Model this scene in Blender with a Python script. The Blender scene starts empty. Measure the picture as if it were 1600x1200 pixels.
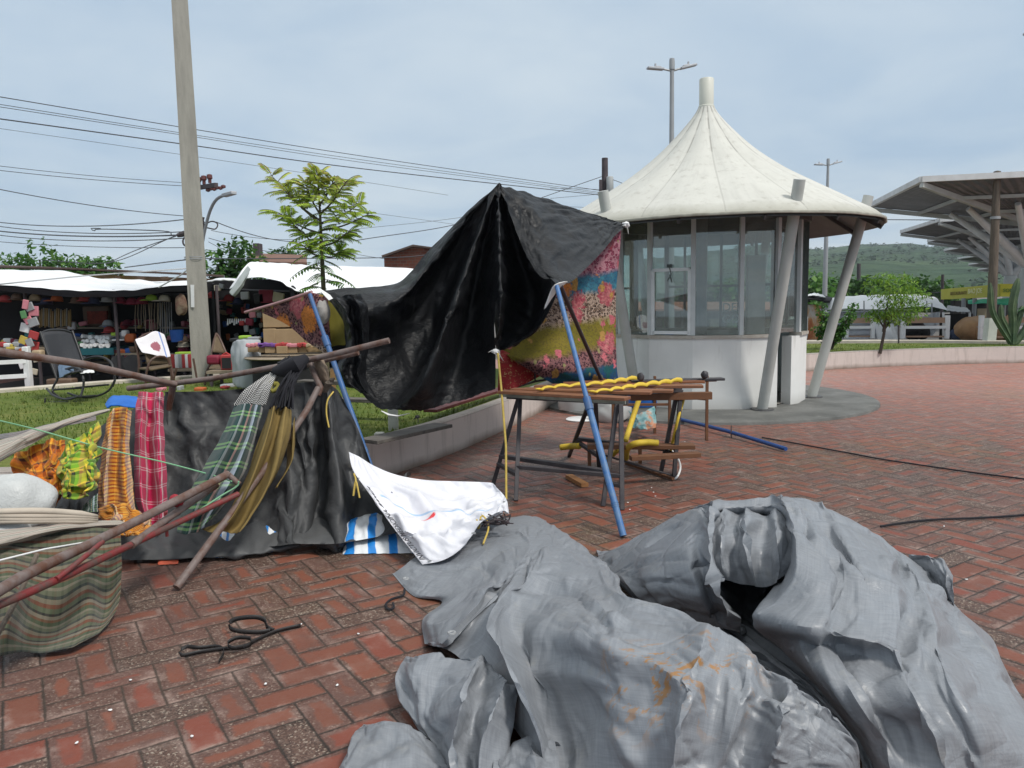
import bpy, bmesh, math, random, zlib, base64, array
from mathutils import Vector, Matrix, noise as mnoise
random.seed(11)
R = math.radians
sc = bpy.context.scene
COL = sc.collection
import math
F=1200.0; PITCH=math.radians(6.2); ROLL=math.radians(1.05); CH=1.45
def _v(a,b,s): return tuple(x+y*s for x,y in zip(a,b))
_f=(0,math.cos(PITCH),-math.sin(PITCH)); _u0=(0,math.sin(PITCH),math.cos(PITCH)); _r0=(1,0,0)
_c,_s=math.cos(ROLL),math.sin(ROLL)
CR=tuple(_c*a-_s*b for a,b in zip(_r0,_u0)); CU=tuple(_c*b+_s*a for a,b in zip(_r0,_u0))
def ray(u,v):
    a=(u-800)/F; b=(600-v)/F
    return tuple(CR[i]*a+CU[i]*b+_f[i] for i in range(3))
def G(u,v,z=0.0):
    d=ray(u,v); t=(z-CH)/d[2]; return (d[0]*t,d[1]*t,z)
def P(u,v,Y):
    d=ray(u,v); t=Y/d[1]; return (d[0]*t,Y,CH+d[2]*t)
def px(p):
    q=(p[0],p[1],p[2]-CH); x=sum(a*b for a,b in zip(q,CR)); y=sum(a*b for a,b in zip(q,CU)); z=sum(a*b for a,b in zip(q,_f))
    return (800+F*x/z,600-F*y/z)
def V(*a): return Vector(a[0] if len(a) == 1 else a)
def GV(u, v, z=0.0): return Vector(G(u, v, z))
def PV(u, v, Y): return Vector(P(u, v, Y))
# ------------------------------------------------------------------ node expressions
class S:
    def __init__(s, g, k): s.g = g; s.k = k
    def _o(op, rev=False):
        def f(a, b): return a.g.m(op, b, a) if rev else a.g.m(op, a, b)
        return f
    __add__ = _o('ADD'); __radd__ = _o('ADD', True); __sub__ = _o('SUBTRACT'); __rsub__ = _o('SUBTRACT', True)
    __mul__ = _o('MULTIPLY'); __rmul__ = _o('MULTIPLY', True); __truediv__ = _o('DIVIDE')
    def clamp(s): return s.g.m('ADD', s, 0, clamp=True)
class Gr:
    def __init__(s, nt): s.nt = nt
    def nd(s, t, **kw):
        n = s.nt.nodes.new(t)
        for k, v in kw.items(): setattr(n, k, v)
        return n
    def put(s, i, v):
        if isinstance(v, S): s.nt.links.new(v.k, i)
        elif v is not None:
            if i.type == 'RGBA' and len(v) == 3: v = (*v, 1)
            i.default_value = v
    def m(s, op, a, b=0.0, c=0.0, clamp=False):
        n = s.nd('ShaderNodeMath', operation=op, use_clamp=clamp)
        for i, x in zip(n.inputs, (a, b, c)): s.put(i, x)
        return S(s, n.outputs[0])
    def vm(s, op, a, b=(0, 0, 0)):
        n = s.nd('ShaderNodeVectorMath', operation=op); s.put(n.inputs[0], a); s.put(n.inputs[1], b)
        return S(s, n.outputs[0])
    def coord(s, k='Object'): return S(s, s.nd('ShaderNodeTexCoord').outputs[k])
    def pos(s): return S(s, s.nd('ShaderNodeNewGeometry').outputs['Position'])
    def normal(s): return S(s, s.nd('ShaderNodeNewGeometry').outputs['Normal'])
    def rnd(s): return S(s, s.nd('ShaderNodeObjectInfo').outputs['Random'])
    def attr(s, n): return S(s, s.nd('ShaderNodeAttribute', attribute_name=n).outputs['Color'])
    def sep(s, v):
        n = s.nd('ShaderNodeSeparateXYZ'); s.put(n.inputs[0], v); return [S(s, o) for o in n.outputs]
    def comb(s, x, y, z=0.0):
        n = s.nd('ShaderNodeCombineXYZ')
        for i, q in zip(n.inputs, (x, y, z)): s.put(i, q)
        return S(s, n.outputs[0])
    def noise(s, v, scale=5, detail=3, rough=.55, dist=0, col=False):
        n = s.nd('ShaderNodeTexNoise'); s.put(n.inputs['Vector'], v)
        for k, q in (('Scale', scale), ('Detail', detail), ('Roughness', rough), ('Distortion', dist)): s.put(n.inputs[k], q)
        return S(s, n.outputs['Color' if col else 'Fac'])
    def vor(s, v, scale=5, feature='F1', out='Distance', rand=1.0):
        n = s.nd('ShaderNodeTexVoronoi', feature=feature); s.put(n.inputs['Vector'], v); s.put(n.inputs['Scale'], scale); s.put(n.inputs['Randomness'], rand)
        return S(s, n.outputs[out])
    def wn(s, v, out='Value'):
        n = s.nd('ShaderNodeTexWhiteNoise'); s.put(n.inputs['Vector'], v); return S(s, n.outputs[out])
    def mix(s, f, a, b, mode='MIX'):
        n = s.nd('ShaderNodeMix', data_type='RGBA', blend_type=mode, clamp_factor=True)
        s.put(n.inputs[0], f); s.put(n.inputs[6], a); s.put(n.inputs[7], b); return S(s, n.outputs[2])
    def ramp(s, f, stops, interp='LINEAR'):
        n = s.nd('ShaderNodeValToRGB'); r = n.color_ramp; r.interpolation = interp
        while len(r.elements) < len(stops): r.elements.new(.5)
        for e, (p, c) in zip(r.elements, stops):
            e.position = p; e.color = (c, c, c, 1) if isinstance(c, (int, float)) else (*c, 1)
        s.put(n.inputs[0], f); return S(s, n.outputs[0])
    def mapr(s, f, a, b, c=0.0, d=1.0):
        n = s.nd('ShaderNodeMapRange'); s.put(n.inputs[0], f)
        for i, q in zip(n.inputs[1:5], (a, b, c, d)): s.put(i, q)
        return S(s, n.outputs[0])
    def bump(s, h, strength=.5, dist=.01, normal=None):
        n = s.nd('ShaderNodeBump'); s.put(n.inputs['Height'], h); s.put(n.inputs['Strength'], strength); s.put(n.inputs['Distance'], dist)
        if normal is not None: s.put(n.inputs['Normal'], normal)
        return S(s, n.outputs[0])
    def scl(s, v, x, y=None, z=None):
        y = x if y is None else y; z = x if z is None else z
        return s.vm('MULTIPLY', v, (x, y, z))
MATS = {}
def mat(name, fn, rough=.6, metal=0.0, spec=.5):
    """fn(g) -> dict(color, rough, normal, ...) or a plain colour"""
    if name in MATS: return MATS[name]
    m = bpy.data.materials.new(name); m.use_nodes = True
    g = Gr(m.node_tree); b = m.node_tree.nodes['Principled BSDF']
    d = fn(g) if callable(fn) else {'color': fn}
    if not isinstance(d, dict): d = {'color': d}
    d = {'rough': rough, 'metal': metal, 'spec': spec, **d}
    for k, i in (('color', 'Base Color'), ('rough', 'Roughness'), ('metal', 'Metallic'), ('spec', 'Specular IOR Level'), ('normal', 'Normal'),
                 ('trans', 'Transmission Weight'), ('ior', 'IOR'), ('alpha', 'Alpha'), ('sss', 'Subsurface Weight'), ('sheen', 'Sheen Weight'), ('coat', 'Coat Weight'), ('emit', 'Emission Color'), ('emits', 'Emission Strength')):
        if k in d: g.put(b.inputs[i], d[k])
    MATS[name] = m
    return m
def worn(name, c, c2=None, amt=.5, scale=6, rough=.6, bump=.25, bd=.004, metal=0.0, spec=.4, fine=60):
    """plain procedural finish: two mottled colours + fine grain"""
    c2 = c2 or tuple(x * .7 for x in c)
    def f(g):
        o = g.coord(); n = g.noise(o, scale, 5, .6); n2 = g.noise(o, fine, 2)
        k = g.mapr(n, .35, .68)
        return {'color': g.mix(k * amt, c, c2), 'rough': g.mapr(n, .3, .7, rough - .1, rough + .1), 'normal': g.bump(n * .6 + n2 * .4, bump, bd), 'metal': metal, 'spec': spec}
    return mat(name, f)
def leafmat(name, c, c2, c3=None): return leafy(name, [(.1, c), (.55, c2), (.95, c3 or c2)])
def leafy(name, stops, attr='leaf', hashed=True, thin=.38):
    """leaf skin that lets some light through"""
    if name in MATS: return MATS[name]
    m = bpy.data.materials.new(name); m.use_nodes = True; nt = m.node_tree; g = Gr(nt); b = nt.nodes['Principled BSDF']; out = [n for n in nt.nodes if n.type == 'OUTPUT_MATERIAL'][0]
    k = g.sep(g.attr(attr))[0]
    if hashed: k = g.wn(g.vm('FLOOR', g.scl(g.attr(attr), 97.))) * .5 + g.mapr(g.noise(g.pos(), 3, 2), .3, .7) * .5
    col = g.ramp(k, stops); g.put(b.inputs['Base Color'], col); b.inputs['Roughness'].default_value = .5; b.inputs['Specular IOR Level'].default_value = .3
    t = g.nd('ShaderNodeBsdfTranslucent'); g.put(t.inputs[0], col); mx = g.nd('ShaderNodeMixShader'); mx.inputs[0].default_value = thin
    nt.links.new(b.outputs[0], mx.inputs[1]); nt.links.new(t.outputs[0], mx.inputs[2]); nt.links.new(mx.outputs[0], out.inputs[0]); MATS[name] = m; return m
# ------------------------------------------------------------------ mesh building
class MB:
    def __init__(s): s.v = []; s.f = []; s.uv = {}; s.mi = []; s.at = {}
    def add(s, vs, fs, mi=0):
        o = len(s.v); s.v += [tuple(x) for x in vs]; s.f += [tuple(i + o for i in f) for f in fs]; s.mi += [mi] * len(fs); return o
    def box(s, c, size, rot=None, mi=0):
        c = V(c); h = V(size) / 2
        m = rot if rot is not None else Matrix.Identity(3)
        if isinstance(rot, (int, float)): m = Matrix.Rotation(rot, 3, 'Z')
        vs = [c + m @ V(x * h.x, y * h.y, z * h.z) for z in (-1, 1) for y in (-1, 1) for x in (-1, 1)]
        s.add(vs, [(0, 2, 3, 1), (4, 5, 7, 6), (0, 1, 5, 4), (2, 6, 7, 3), (0, 4, 6, 2), (1, 3, 7, 5)], mi); return s
    def beam(s, p, q, w, h, up=(0, 0, 1), mi=0):
        p = V(p); q = V(q); d = (q - p); L = d.length; d.normalize(); upv = V(up)
        x = d.cross(upv)
        if x.length < 1e-4: x = d.cross(V(1, 0, 0))
        x.normalize(); z = x.cross(d)
        return s.box((p + q) / 2, (w, L, h), Matrix((x, d, z)).transposed(), mi)
    def tube(s, pts, r, n=8, cap=True, mi=0, flat=1.0):
        pts = [V(p) for p in pts]; k = len(pts); rs = r if isinstance(r, (list, tuple)) else [r] * k
        t0 = (pts[1] - pts[0]).normalized(); x = t0.cross(V(0, 0, 1))
        if x.length < 1e-3: x = t0.cross(V(1, 0, 0))
        x.normalize(); vs = []
        for i, p in enumerate(pts):
            t = (pts[min(i + 1, k - 1)] - pts[max(i - 1, 0)]).normalized()
            x = (x - t * x.dot(t)).normalized(); y = t.cross(x)
            for j in range(n):
                a = 2 * math.pi * j / n
                vs.append(p + (x * math.cos(a) + y * math.sin(a) * flat) * rs[i])
        fs = [(i * n + j, i * n + (j + 1) % n, (i + 1) * n + (j + 1) % n, (i + 1) * n + j) for i in range(k - 1) for j in range(n)]
        if cap: fs += [tuple(range(n - 1, -1, -1)), tuple((k - 1) * n + j for j in range(n))]
        s.add(vs, fs, mi); return s
    def lathe(s, prof, n=24, c=(0, 0, 0), mi=0, a0=0, a1=2 * math.pi):
        c = V(c); full = abs(a1 - a0 - 2 * math.pi) < 1e-6; m = n if full else n + 1; vs = []
        for r, z in prof:
            for j in range(m):
                a = a0 + (a1 - a0) * j / n; vs.append(c + V(r * math.cos(a), r * math.sin(a), z))
        fs = [(i * m + j, i * m + (j + 1) % m, (i + 1) * m + (j + 1) % m, (i + 1) * m + j) for i in range(len(prof) - 1) for j in range(n)]
        s.add(vs, fs, mi); return s
    def prism(s, pts, z0, z1, mi=0):
        n = len(pts)
        s.add([(p[0], p[1], z0) for p in pts] + [(p[0], p[1], z1) for p in pts],
              [tuple(range(n - 1, -1, -1)), tuple(range(n, 2 * n))] + [(i, (i + 1) % n, n + (i + 1) % n, n + i) for i in range(n)], mi); return s
    def slab(s, pts, nrm, mi=0):
        """polygon of 3D points extruded along nrm"""
        n = len(pts); d = V(nrm)
        s.add([V(p) for p in pts] + [V(p) + d for p in pts], [tuple(range(n - 1, -1, -1)), tuple(range(n, 2 * n))] + [(i, (i + 1) % n, n + (i + 1) % n, n + i) for i in range(n)], mi); return s
    def grid(s, rows, mi=0, closed=False):
        nv = len(rows); nu = len(rows[0]); o = len(s.v); vs = [p for r in rows for p in r]
        k = nu if closed else nu - 1
        s.add(vs, [(j * nu + i, j * nu + (i + 1) % nu, (j + 1) * nu + (i + 1) % nu, (j + 1) * nu + i) for j in range(nv - 1) for i in range(k)], mi)
        for j in range(nv):
            for i in range(nu): s.uv[o + j * nu + i] = (i / max(1, nu - 1), j / max(1, nv - 1))
        return s
    def blob(s, c, size, n=10, seed=0, amp=.12, mi=0, sc_=2.0):
        c = V(c); rows = []
        for i in range(n + 1):
            th = math.pi * i / n
            rows.append([])
            for j in range(2 * n):
                a = math.pi * j / n; d = V(math.sin(th) * math.cos(a), math.sin(th) * math.sin(a), math.cos(th))
                k = 1 + amp * mnoise.noise(d * sc_ + V(seed * 7.1, seed * 3.3, 0))
                rows[-1].append(c + V(d.x * size[0], d.y * size[1], d.z * size[2]) * k)
        s.grid(rows, mi, closed=True); return s
    def xform(s, m): s.v = [tuple(m @ V(p)) for p in s.v]; return s
def origin_of(o):
    p = V(0, 0, 0)
    while o is not None: p = p + o.location; o = o.parent
    return p
def tag(o, label=None, cat=None, group=None, kind=None):
    for k, v in (('label', label), ('category', cat), ('group', group), ('kind', kind)):
        if v is not None: o[k] = v
    return o
def obj(name, mb, m, parent=None, label=None, cat=None, group=None, kind=None, smooth=True, ang=40, sub=0, solid=0.0, bevel=0.0, at=None):
    me = bpy.data.meshes.new(name)
    vs = mb.v
    if parent is not None: o0 = origin_of(parent)
    elif at is not None: o0 = V(at)
    else:
        xs, ys, zs = zip(*vs); o0 = V((min(xs) + max(xs)) / 2, (min(ys) + max(ys)) / 2, min(zs))
    me.from_pydata([(a - o0.x, b - o0.y, c - o0.z) for a, b, c in vs], [], mb.f)
    for q in (m if isinstance(m, (list, tuple)) else [m]): me.materials.append(q)
    me.polygons.foreach_set('material_index', mb.mi)
    if mb.uv:
        l = me.uv_layers.new(name='UVMap')
        for lp in me.loops: l.data[lp.index].uv = mb.uv.get(lp.vertex_index, (0, 0))
    for an, data in mb.at.items():
        a = me.attributes.new(an, 'FLOAT_COLOR', 'POINT')
        a.data.foreach_set('color', [x for d in data for x in (d, d, d, 1)])
    if smooth:
        me.polygons.foreach_set('use_smooth', [True] * len(me.polygons))
        if ang < 180: me.set_sharp_from_angle(angle=R(ang))
    me.update()
    o = bpy.data.objects.new(name, me); COL.objects.link(o)
    if parent is not None: o.parent = parent
    else: o.location = o0
    if bevel:
        b = o.modifiers.new('bevel', 'BEVEL'); b.width = bevel; b.segments = 2; b.limit_method = 'ANGLE'; b.angle_limit = R(50)
    if solid:
        b = o.modifiers.new('solid', 'SOLIDIFY'); b.thickness = solid; b.offset = 0
    if sub:
        b = o.modifiers.new('sub', 'SUBSURF'); b.levels = b.render_levels = sub
    return tag(o, label, cat, group, kind)
def thing(name, loc, label, cat, group=None, rz=0.0):
    o = bpy.data.objects.new(name, None); o.empty_display_size = .1; COL.objects.link(o); o.location = loc; o.rotation_euler.z = rz
    return tag(o, label, cat, group)
def dup(o, parent=None):
    c = o.copy(); COL.objects.link(c)
    if parent is not None: c.parent = parent
    for ch in list(o.children): dup(ch, c)
    return c
def dupl(o, loc, rz=0.0, label=None, scale=None):
    c = dup(o); c.location = loc; c.rotation_euler.z = rz
    if label: c['label'] = label
    if scale: c.scale = (scale,) * 3 if isinstance(scale, (int, float)) else scale
    return c
def cr(pts, n):
    """Catmull-Rom through points, n samples by chord length"""
    pts = [V(p) for p in pts]
    if len(pts) == 2: return [pts[0].lerp(pts[1], i / (n - 1)) for i in range(n)]
    d = [0.0]
    for a, b in zip(pts, pts[1:]): d.append(d[-1] + max(1e-6, (b - a).length))
    out = []; k = 0
    for i in range(n):
        t = d[-1] * i / (n - 1)
        while k < len(pts) - 2 and t > d[k + 1]: k += 1
        s_ = (t - d[k]) / (d[k + 1] - d[k]); p1, p2 = pts[k], pts[k + 1]
        p0 = pts[k - 1] if k else p1 * 2 - p2; p3 = pts[k + 2] if k + 2 < len(pts) else p2 * 2 - p1
        out.append(.5 * ((2 * p1) + (p2 - p0) * s_ + (2 * p0 - 5 * p1 + 4 * p2 - p3) * s_ ** 2 + (3 * p1 - p0 - 3 * p2 + p3) * s_ ** 3))
    return out
def loft(lines, n, m, sharp=(), wr=0.0, wsc=(6, 2), seed=0, ridged=True, edge0=0.15):
    """lines: list of point lists (world). n samples along each, m samples between neighbouring lines. Returns rows (across = u, along = v)"""
    L = [cr(l, n) for l in lines]; rows = []
    for j in range(n):
        cp = [l[j] for l in L]; row = []
        segs = []; cur = [0]
        for i in range(1, len(cp)):
            cur.append(i)
            if i in sharp or i == len(cp) - 1: segs.append(cur); cur = [i]
        for sg in segs:
            q = [cp[i] for i in sg]; k = len(q)
            for a in range(k - 1):
                p1, p2 = q[a], q[a + 1]; p0 = q[a - 1] if a else p1 * 2 - p2; p3 = q[a + 2] if a + 2 < k else p2 * 2 - p1
                for b in range(m):
                    s_ = b / m
                    row.append(.5 * ((2 * p1) + (p2 - p0) * s_ + (2 * p0 - 5 * p1 + 4 * p2 - p3) * s_ ** 2 + (3 * p1 - p0 - 3 * p2 + p3) * s_ ** 3))
        row.append(cp[-1].copy()); rows.append(row)
    if wr: wrinkle(rows, wr, wsc, seed, ridged)
    return rows
def wrinkle(rows, amp, wsc=(6, 2), seed=0, ridged=True, loop=False):
    nv = len(rows); nu = len(rows[0]); nr = []
    for j in range(nv):
        for i in range(nu):
            du = rows[j][min(i + 1, nu - 1)] - rows[j][max(i - 1, 0)]; dv = rows[min(j + 1, nv - 1)][i] - rows[max(j - 1, 0)][i]
            k = du.cross(dv); nr.append(k.normalized() if k.length > 1e-9 else V(0, 0, 1))
    for j in range(nv):
        for i in range(nu):
            u = i / (nu - 1); v = j / (nv - 1)
            a = mnoise.noise(V(u * wsc[0] + seed * 3.7, v * wsc[1], seed)); b = mnoise.noise(V(u * wsc[0] * 2.3, v * wsc[1] * 2.1 + seed, 5.5 + seed))
            h = ((1 - 2.2 * abs(a)) * .7 + (.5 - 1.2 * abs(b)) * .45) if ridged else a + .4 * b
            rows[j][i] = rows[j][i] + nr[j * nu + i] * (amp * h)
    return rows
def foliage(mb, blobs, n, size, seed=1, aspect=.5, droop=.3):
    """leaf quads spread through ellipsoid blobs (c, (rx,ry,rz), weight)"""
    rg = random.Random(seed); tot = sum(b[2] for b in blobs); att = mb.at.setdefault('leaf', [0.0] * len(mb.v))
    att += [0.0] * (len(mb.v) - len(att))
    for c, r, w in blobs:
        c = V(c)
        for _ in range(int(n * w / tot)):
            while True:
                d = V(rg.uniform(-1, 1), rg.uniform(-1, 1), rg.uniform(-1, 1))
                if d.length < 1: break
            l = d.length; d = d * ((.55 + .45 * rg.random()) / max(l, .3) * min(1, l + .45))
            p = c + V(d.x * r[0], d.y * r[1], d.z * r[2])
            a = rg.uniform(0, 2 * math.pi); el = rg.uniform(-.9, .5) - droop
            t = V(math.cos(a) * math.cos(el), math.sin(a) * math.cos(el), math.sin(el)); sd = t.cross(V(rg.uniform(-.5, .5), rg.uniform(-.5, .5), 1)).normalized()
            s_ = size * rg.uniform(.6, 1.35); k = rg.random()
            mb.add([p - sd * s_ * aspect * .15, p + t * s_ * .5 - sd * s_ * aspect * .5, p + t * s_, p + t * s_ * .5 + sd * s_ * aspect * .5], [(0, 1, 2, 3)])
            att += [k] * 4
    return mb
def text_mb(txt, size, depth=0.004, font_scale=(1, 1), bold=False):
    cu = bpy.data.curves.new('lettering', 'FONT'); cu.body = txt; cu.size = size; cu.extrude = depth; cu.align_x = 'LEFT'; cu.align_y = 'BOTTOM'
    if bold: cu.offset = size * .012
    o = bpy.data.objects.new('lettering', cu); COL.objects.link(o)
    me = bpy.data.meshes.new_from_object(o.evaluated_get(bpy.context.evaluated_depsgraph_get()))
    mb = MB(); mb.add([(v.co.x * font_scale[0], v.co.y * font_scale[1], v.co.z) for v in me.vertices], [tuple(p.vertices) for p in me.polygons])
    bpy.data.objects.remove(o); bpy.data.curves.remove(cu); bpy.data.meshes.remove(me)
    return mb
import numpy as np
def coons(T, B, L, Rr):
    NV, NU = len(L), len(T); s = np.linspace(0, 1, NU)[None, :, None]; t = np.linspace(0, 1, NV)[:, None, None]
    return (1 - t) * T[None] + t * B[None] + (1 - s) * L[:, None] + s * Rr[:, None] - ((1 - s) * (1 - t) * T[0] + s * (1 - t) * T[-1] + (1 - s) * t * B[0] + s * t * B[-1])
def resamp(pts, n):
    w = np.array([tuple(p) for p in pts], float); d = np.r_[0, np.cumsum(np.linalg.norm(np.diff(w, axis=0), axis=1))]; t = np.linspace(0, d[-1], n)
    return np.stack([np.interp(t, d, w[:, k]) for k in range(w.shape[1])], 1)
def smooth_noise(shape, n, seed):
    a = np.random.default_rng(seed).normal(0, 1, shape)
    for _ in range(n): a = (a + np.roll(a, 1, 0) + np.roll(a, -1, 0) + np.roll(a, 1, 1) + np.roll(a, -1, 1)) / 5
    return a / a.std()
def drape(X0, pins, grow=1.0, iters=200, grav=9.8, bend=.05, hfun=None, dt=.02, damp=.96, rest=None, sub=6, fric=.6, thick=.008, growv=None, targets=None, stiff=()):
    """cloth relaxation on a grid: X0 (NV,NU,3), pins bool mask, lengths of the flat sheet = lengths of rest (or X0) * grow"""
    X = X0.copy(); W = np.where(pins, 0.0, 1.0)[..., None]; Rs = X0 if rest is None else rest
    constraint_sets = []
    def add(a, b, k, st, gr):
        A, B = Rs[a], Rs[b]; gr = gr if np.isscalar(gr) else ((gr[a] + gr[b]) / 2)[..., None]; l = np.linalg.norm(B - A, axis=-1, keepdims=True) * gr; wa, wb = W[a], W[b]; ws = wa + wb
        constraint_sets.append((a, b, l, np.where(ws > 0, wa / np.maximum(ws, 1e-9), 0) * k, np.where(ws > 0, wb / np.maximum(ws, 1e-9), 0) * k, st))
    gu = grow; gv = grow if growv is None else growv; gd = np.sqrt(gu * gv)
    sl = slice; al = slice(None)
    NV, NU = X.shape[:2]
    for o in (0, 1):
        n = (NU - o) // 2; add((al, sl(o, o + 2 * n, 2)), (al, sl(o + 1, o + 2 * n, 2)), 1.0, 0, gu)
        n = (NV - o) // 2; add((sl(o, o + 2 * n, 2), al), (sl(o + 1, o + 2 * n, 2), al), 1.0, 0, gv)
        add((sl(o, o + 2 * n, 2), sl(0, NU - 1)), (sl(o + 1, o + 2 * n, 2), sl(1, NU)), .35, 0, gd)
        add((sl(o, o + 2 * n, 2), sl(1, NU)), (sl(o + 1, o + 2 * n, 2), sl(0, NU - 1)), .35, 0, gd)
    if bend:
        for o in range(4):
            m = (NU - 2 - o + 3) // 4
            if m > 0: i = np.arange(o, NU - 2, 4); add((al, i), (al, i + 2), bend, 1, gu)
            j = np.arange(o, NV - 2, 4); add((j, al), (j + 2, al), bend, 1, gv)
    for k, st_ in stiff:                                   # longer reach: keeps the folds broad
        for o in range(2 * k):
            i = np.arange(o, NU - k, 2 * k); j = np.arange(o, NV - k, 2 * k)
            if len(i): add((al, i), (al, i + k), st_, 1, gu)
            if len(j): add((j, al), (j + k, al), st_, 1, gv)
    Vl = np.zeros_like(X); tg = None if targets is None else (targets - X0)
    for it in range(iters):
        Vl = Vl * damp; Vl[..., 2] -= grav * dt; P_ = X + Vl * dt * W
        if tg is not None:
            k = min(1.0, (it + 1) / (iters * .6)); P_ = np.where(pins[..., None], X0 + tg * k, P_)
        for _ in range(sub):
            for a, b, l, ka, kb, st in constraint_sets:
                A = P_[a]; B = P_[b]; d = B - A; n = np.sqrt((d * d).sum(-1, keepdims=True)) + 1e-9
                c = (n - l) / n
                if st: c = np.where(n < l, c, 0)          # bending only resists folding
                P_[a] = A + d * (c * ka); P_[b] = B - d * (c * kb)
        if hfun is not None:
            h = hfun(P_[..., 0], P_[..., 1]) + thick; pen = P_[..., 2] < h
            P_[..., 2] = np.where(pen & (W[..., 0] > 0), h, P_[..., 2])
            mv = P_ - X; P_[..., :2] = np.where(pen[..., None] & (W > 0), X[..., :2] + mv[..., :2] * (1 - fric), P_[..., :2])
        Vl = (P_ - X) / dt; sp = np.linalg.norm(Vl, axis=-1, keepdims=True); Vl = Vl * np.minimum(1, 3.0 / np.maximum(sp, 1e-6)); X = P_
    return X
def rows_of(X): return [[V(*p) for p in r] for r in X.tolist()]
class HField:
    """height table with bilinear lookup"""
    def __init__(s, x0, x1, y0, y1, nx, ny, fn):
        s.a = (x0, x1, y0, y1, nx, ny); gx = np.linspace(x0, x1, nx); gy = np.linspace(y0, y1, ny); X, Y = np.meshgrid(gx, gy); s.Z = fn(X, Y)
    def __call__(s, x, y):
        x0, x1, y0, y1, nx, ny = s.a; i = np.clip((x - x0) / (x1 - x0) * (nx - 1), 0, nx - 1.001); j = np.clip((y - y0) / (y1 - y0) * (ny - 1), 0, ny - 1.001)
        a = i.astype(int); b = j.astype(int); fi = i - a; fj = j - b; Z = s.Z
        return (Z[b, a] * (1 - fi) + Z[b, a + 1] * fi) * (1 - fj) + (Z[b + 1, a] * (1 - fi) + Z[b + 1, a + 1] * fi) * fj
def stroke_height(strokes):
    def H(x, y):
        h = np.zeros_like(x)
        for pts, r, e in strokes:
            w = [np.array(G(*p)) for p in pts]
            for a, b in zip(w, w[1:]):
                ab = b[:2] - a[:2]; k = np.clip(((x - a[0]) * ab[0] + (y - a[1]) * ab[1]) / ab.dot(ab), 0, 1)
                d = np.hypot(x - a[0] - k * ab[0], y - a[1] - k * ab[1]) / r; z = a[2] + k * (b[2] - a[2])
                h = np.maximum(h, z * np.where(d < 1, (1 - np.clip(d, 0, 1) ** 1.5) ** e, 0))
        return h
    return H

def upsample(X):
    a = np.empty((X.shape[0] * 2 - 1,) + X.shape[1:]); a[::2] = X; a[1::2] = (X[:-1] + X[1:]) / 2
    b = np.empty((a.shape[0], a.shape[1] * 2 - 1, 3)); b[:, ::2] = a; b[:, 1::2] = (a[:, :-1] + a[:, 1:]) / 2
    b[1:-1, 1:-1] = (b[1:-1, 1:-1] * 2 + b[:-2, 1:-1] + b[2:, 1:-1] + b[1:-1, :-2] + b[1:-1, 2:]) / 6
    return b
def crease(X, n, size, amp, seed, width=(.03, .11), length=(.10, .38), edge=6, nobig=0):
    """straight sharp-crested folds pressed into a sheet along its normals; size = (width, height) of the flat sheet in metres"""
    rg_ = np.random.default_rng(seed); nv, nu = X.shape[:2]; v, u = np.mgrid[0:nv, 0:nu]; u = u / (nu - 1) * size[0]; v = v / (nv - 1) * size[1]
    h = np.zeros((nv, nu))
    for k in range(n):
        cx, cy = rg_.random() * size[0], rg_.random() * size[1]; a = rg_.random() * math.pi; w_ = rg_.uniform(*width); L = rg_.uniform(*length); am = rg_.uniform(.35, 1) * amp * (w_ / width[1]) * rg_.choice([1, 1, -1])
        i0, i1 = int(max(0, (cx - L - w_) / size[0] * (nu - 1))), int(min(nu, (cx + L + w_) / size[0] * (nu - 1) + 2)); j0, j1 = int(max(0, (cy - L - w_) / size[1] * (nv - 1))), int(min(nv, (cy + L + w_) / size[1] * (nv - 1) + 2))
        uu = u[j0:j1, i0:i1] - cx; vv = v[j0:j1, i0:i1] - cy; s_ = -uu * math.sin(a) + vv * math.cos(a); t_ = (uu * math.cos(a) + vv * math.sin(a)) / L
        h[j0:j1, i0:i1] += am * np.maximum(0, 1 - np.abs(s_) / (w_ * (1 - .6 * t_))) * np.maximum(0, 1 - t_ * t_) * (np.abs(t_) < 1)
    du = np.gradient(X, axis=1); dv = np.gradient(X, axis=0); nn = np.cross(du, dv); nn /= np.linalg.norm(nn, axis=-1, keepdims=True) + 1e-12
    jj, ii = np.mgrid[0:nv, 0:nu]; e = np.clip(np.minimum(np.minimum(jj, nv - 1 - jj), np.minimum(ii, nu - 1 - ii)) / edge, 0, 1)
    return X + nn * (h * e)[..., None]
# ================================================================== camera, light, sky
cam_d = bpy.data.cameras.new('camera'); cam_d.lens = 36 * F / 1600; cam_d.sensor_width = 36; cam_d.clip_end = 6000; cam_d.clip_start = .05
cam = bpy.data.objects.new('camera', cam_d); COL.objects.link(cam)
fw = ray(800, 600)
cam.matrix_world = Matrix(((CR[0], CU[0], -fw[0], 0), (CR[1], CU[1], -fw[1], 0), (CR[2], CU[2], -fw[2], CH), (0, 0, 0, 1)))
sc.camera = cam
SUN = V(.55, -.45, .95).normalized()
sl = bpy.data.lights.new('sun', 'SUN'); sl.energy = 2.9; sl.angle = R(10); sl.color = (1, .96, .90)
so = bpy.data.objects.new('sun', sl); COL.objects.link(so); so.location = (0, 0, 30); so.rotation_euler = (-SUN).to_track_quat('-Z', 'Y').to_euler()
w = bpy.data.worlds.new('World'); sc.world = w; w.use_nodes = True
g = Gr(w.node_tree); bg = w.node_tree.nodes['Background']
sk = g.nd('ShaderNodeTexSky', sky_type='NISHITA', sun_disc=False, sun_elevation=math.asin(SUN.z), sun_rotation=math.atan2(SUN.x, SUN.y), air_density=1.0, dust_density=1.5)
dirn = g.coord('Generated'); dx, dy, dz = g.sep(dirn)
zz = g.m('MAXIMUM', dz, 0.0) + .12
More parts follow.
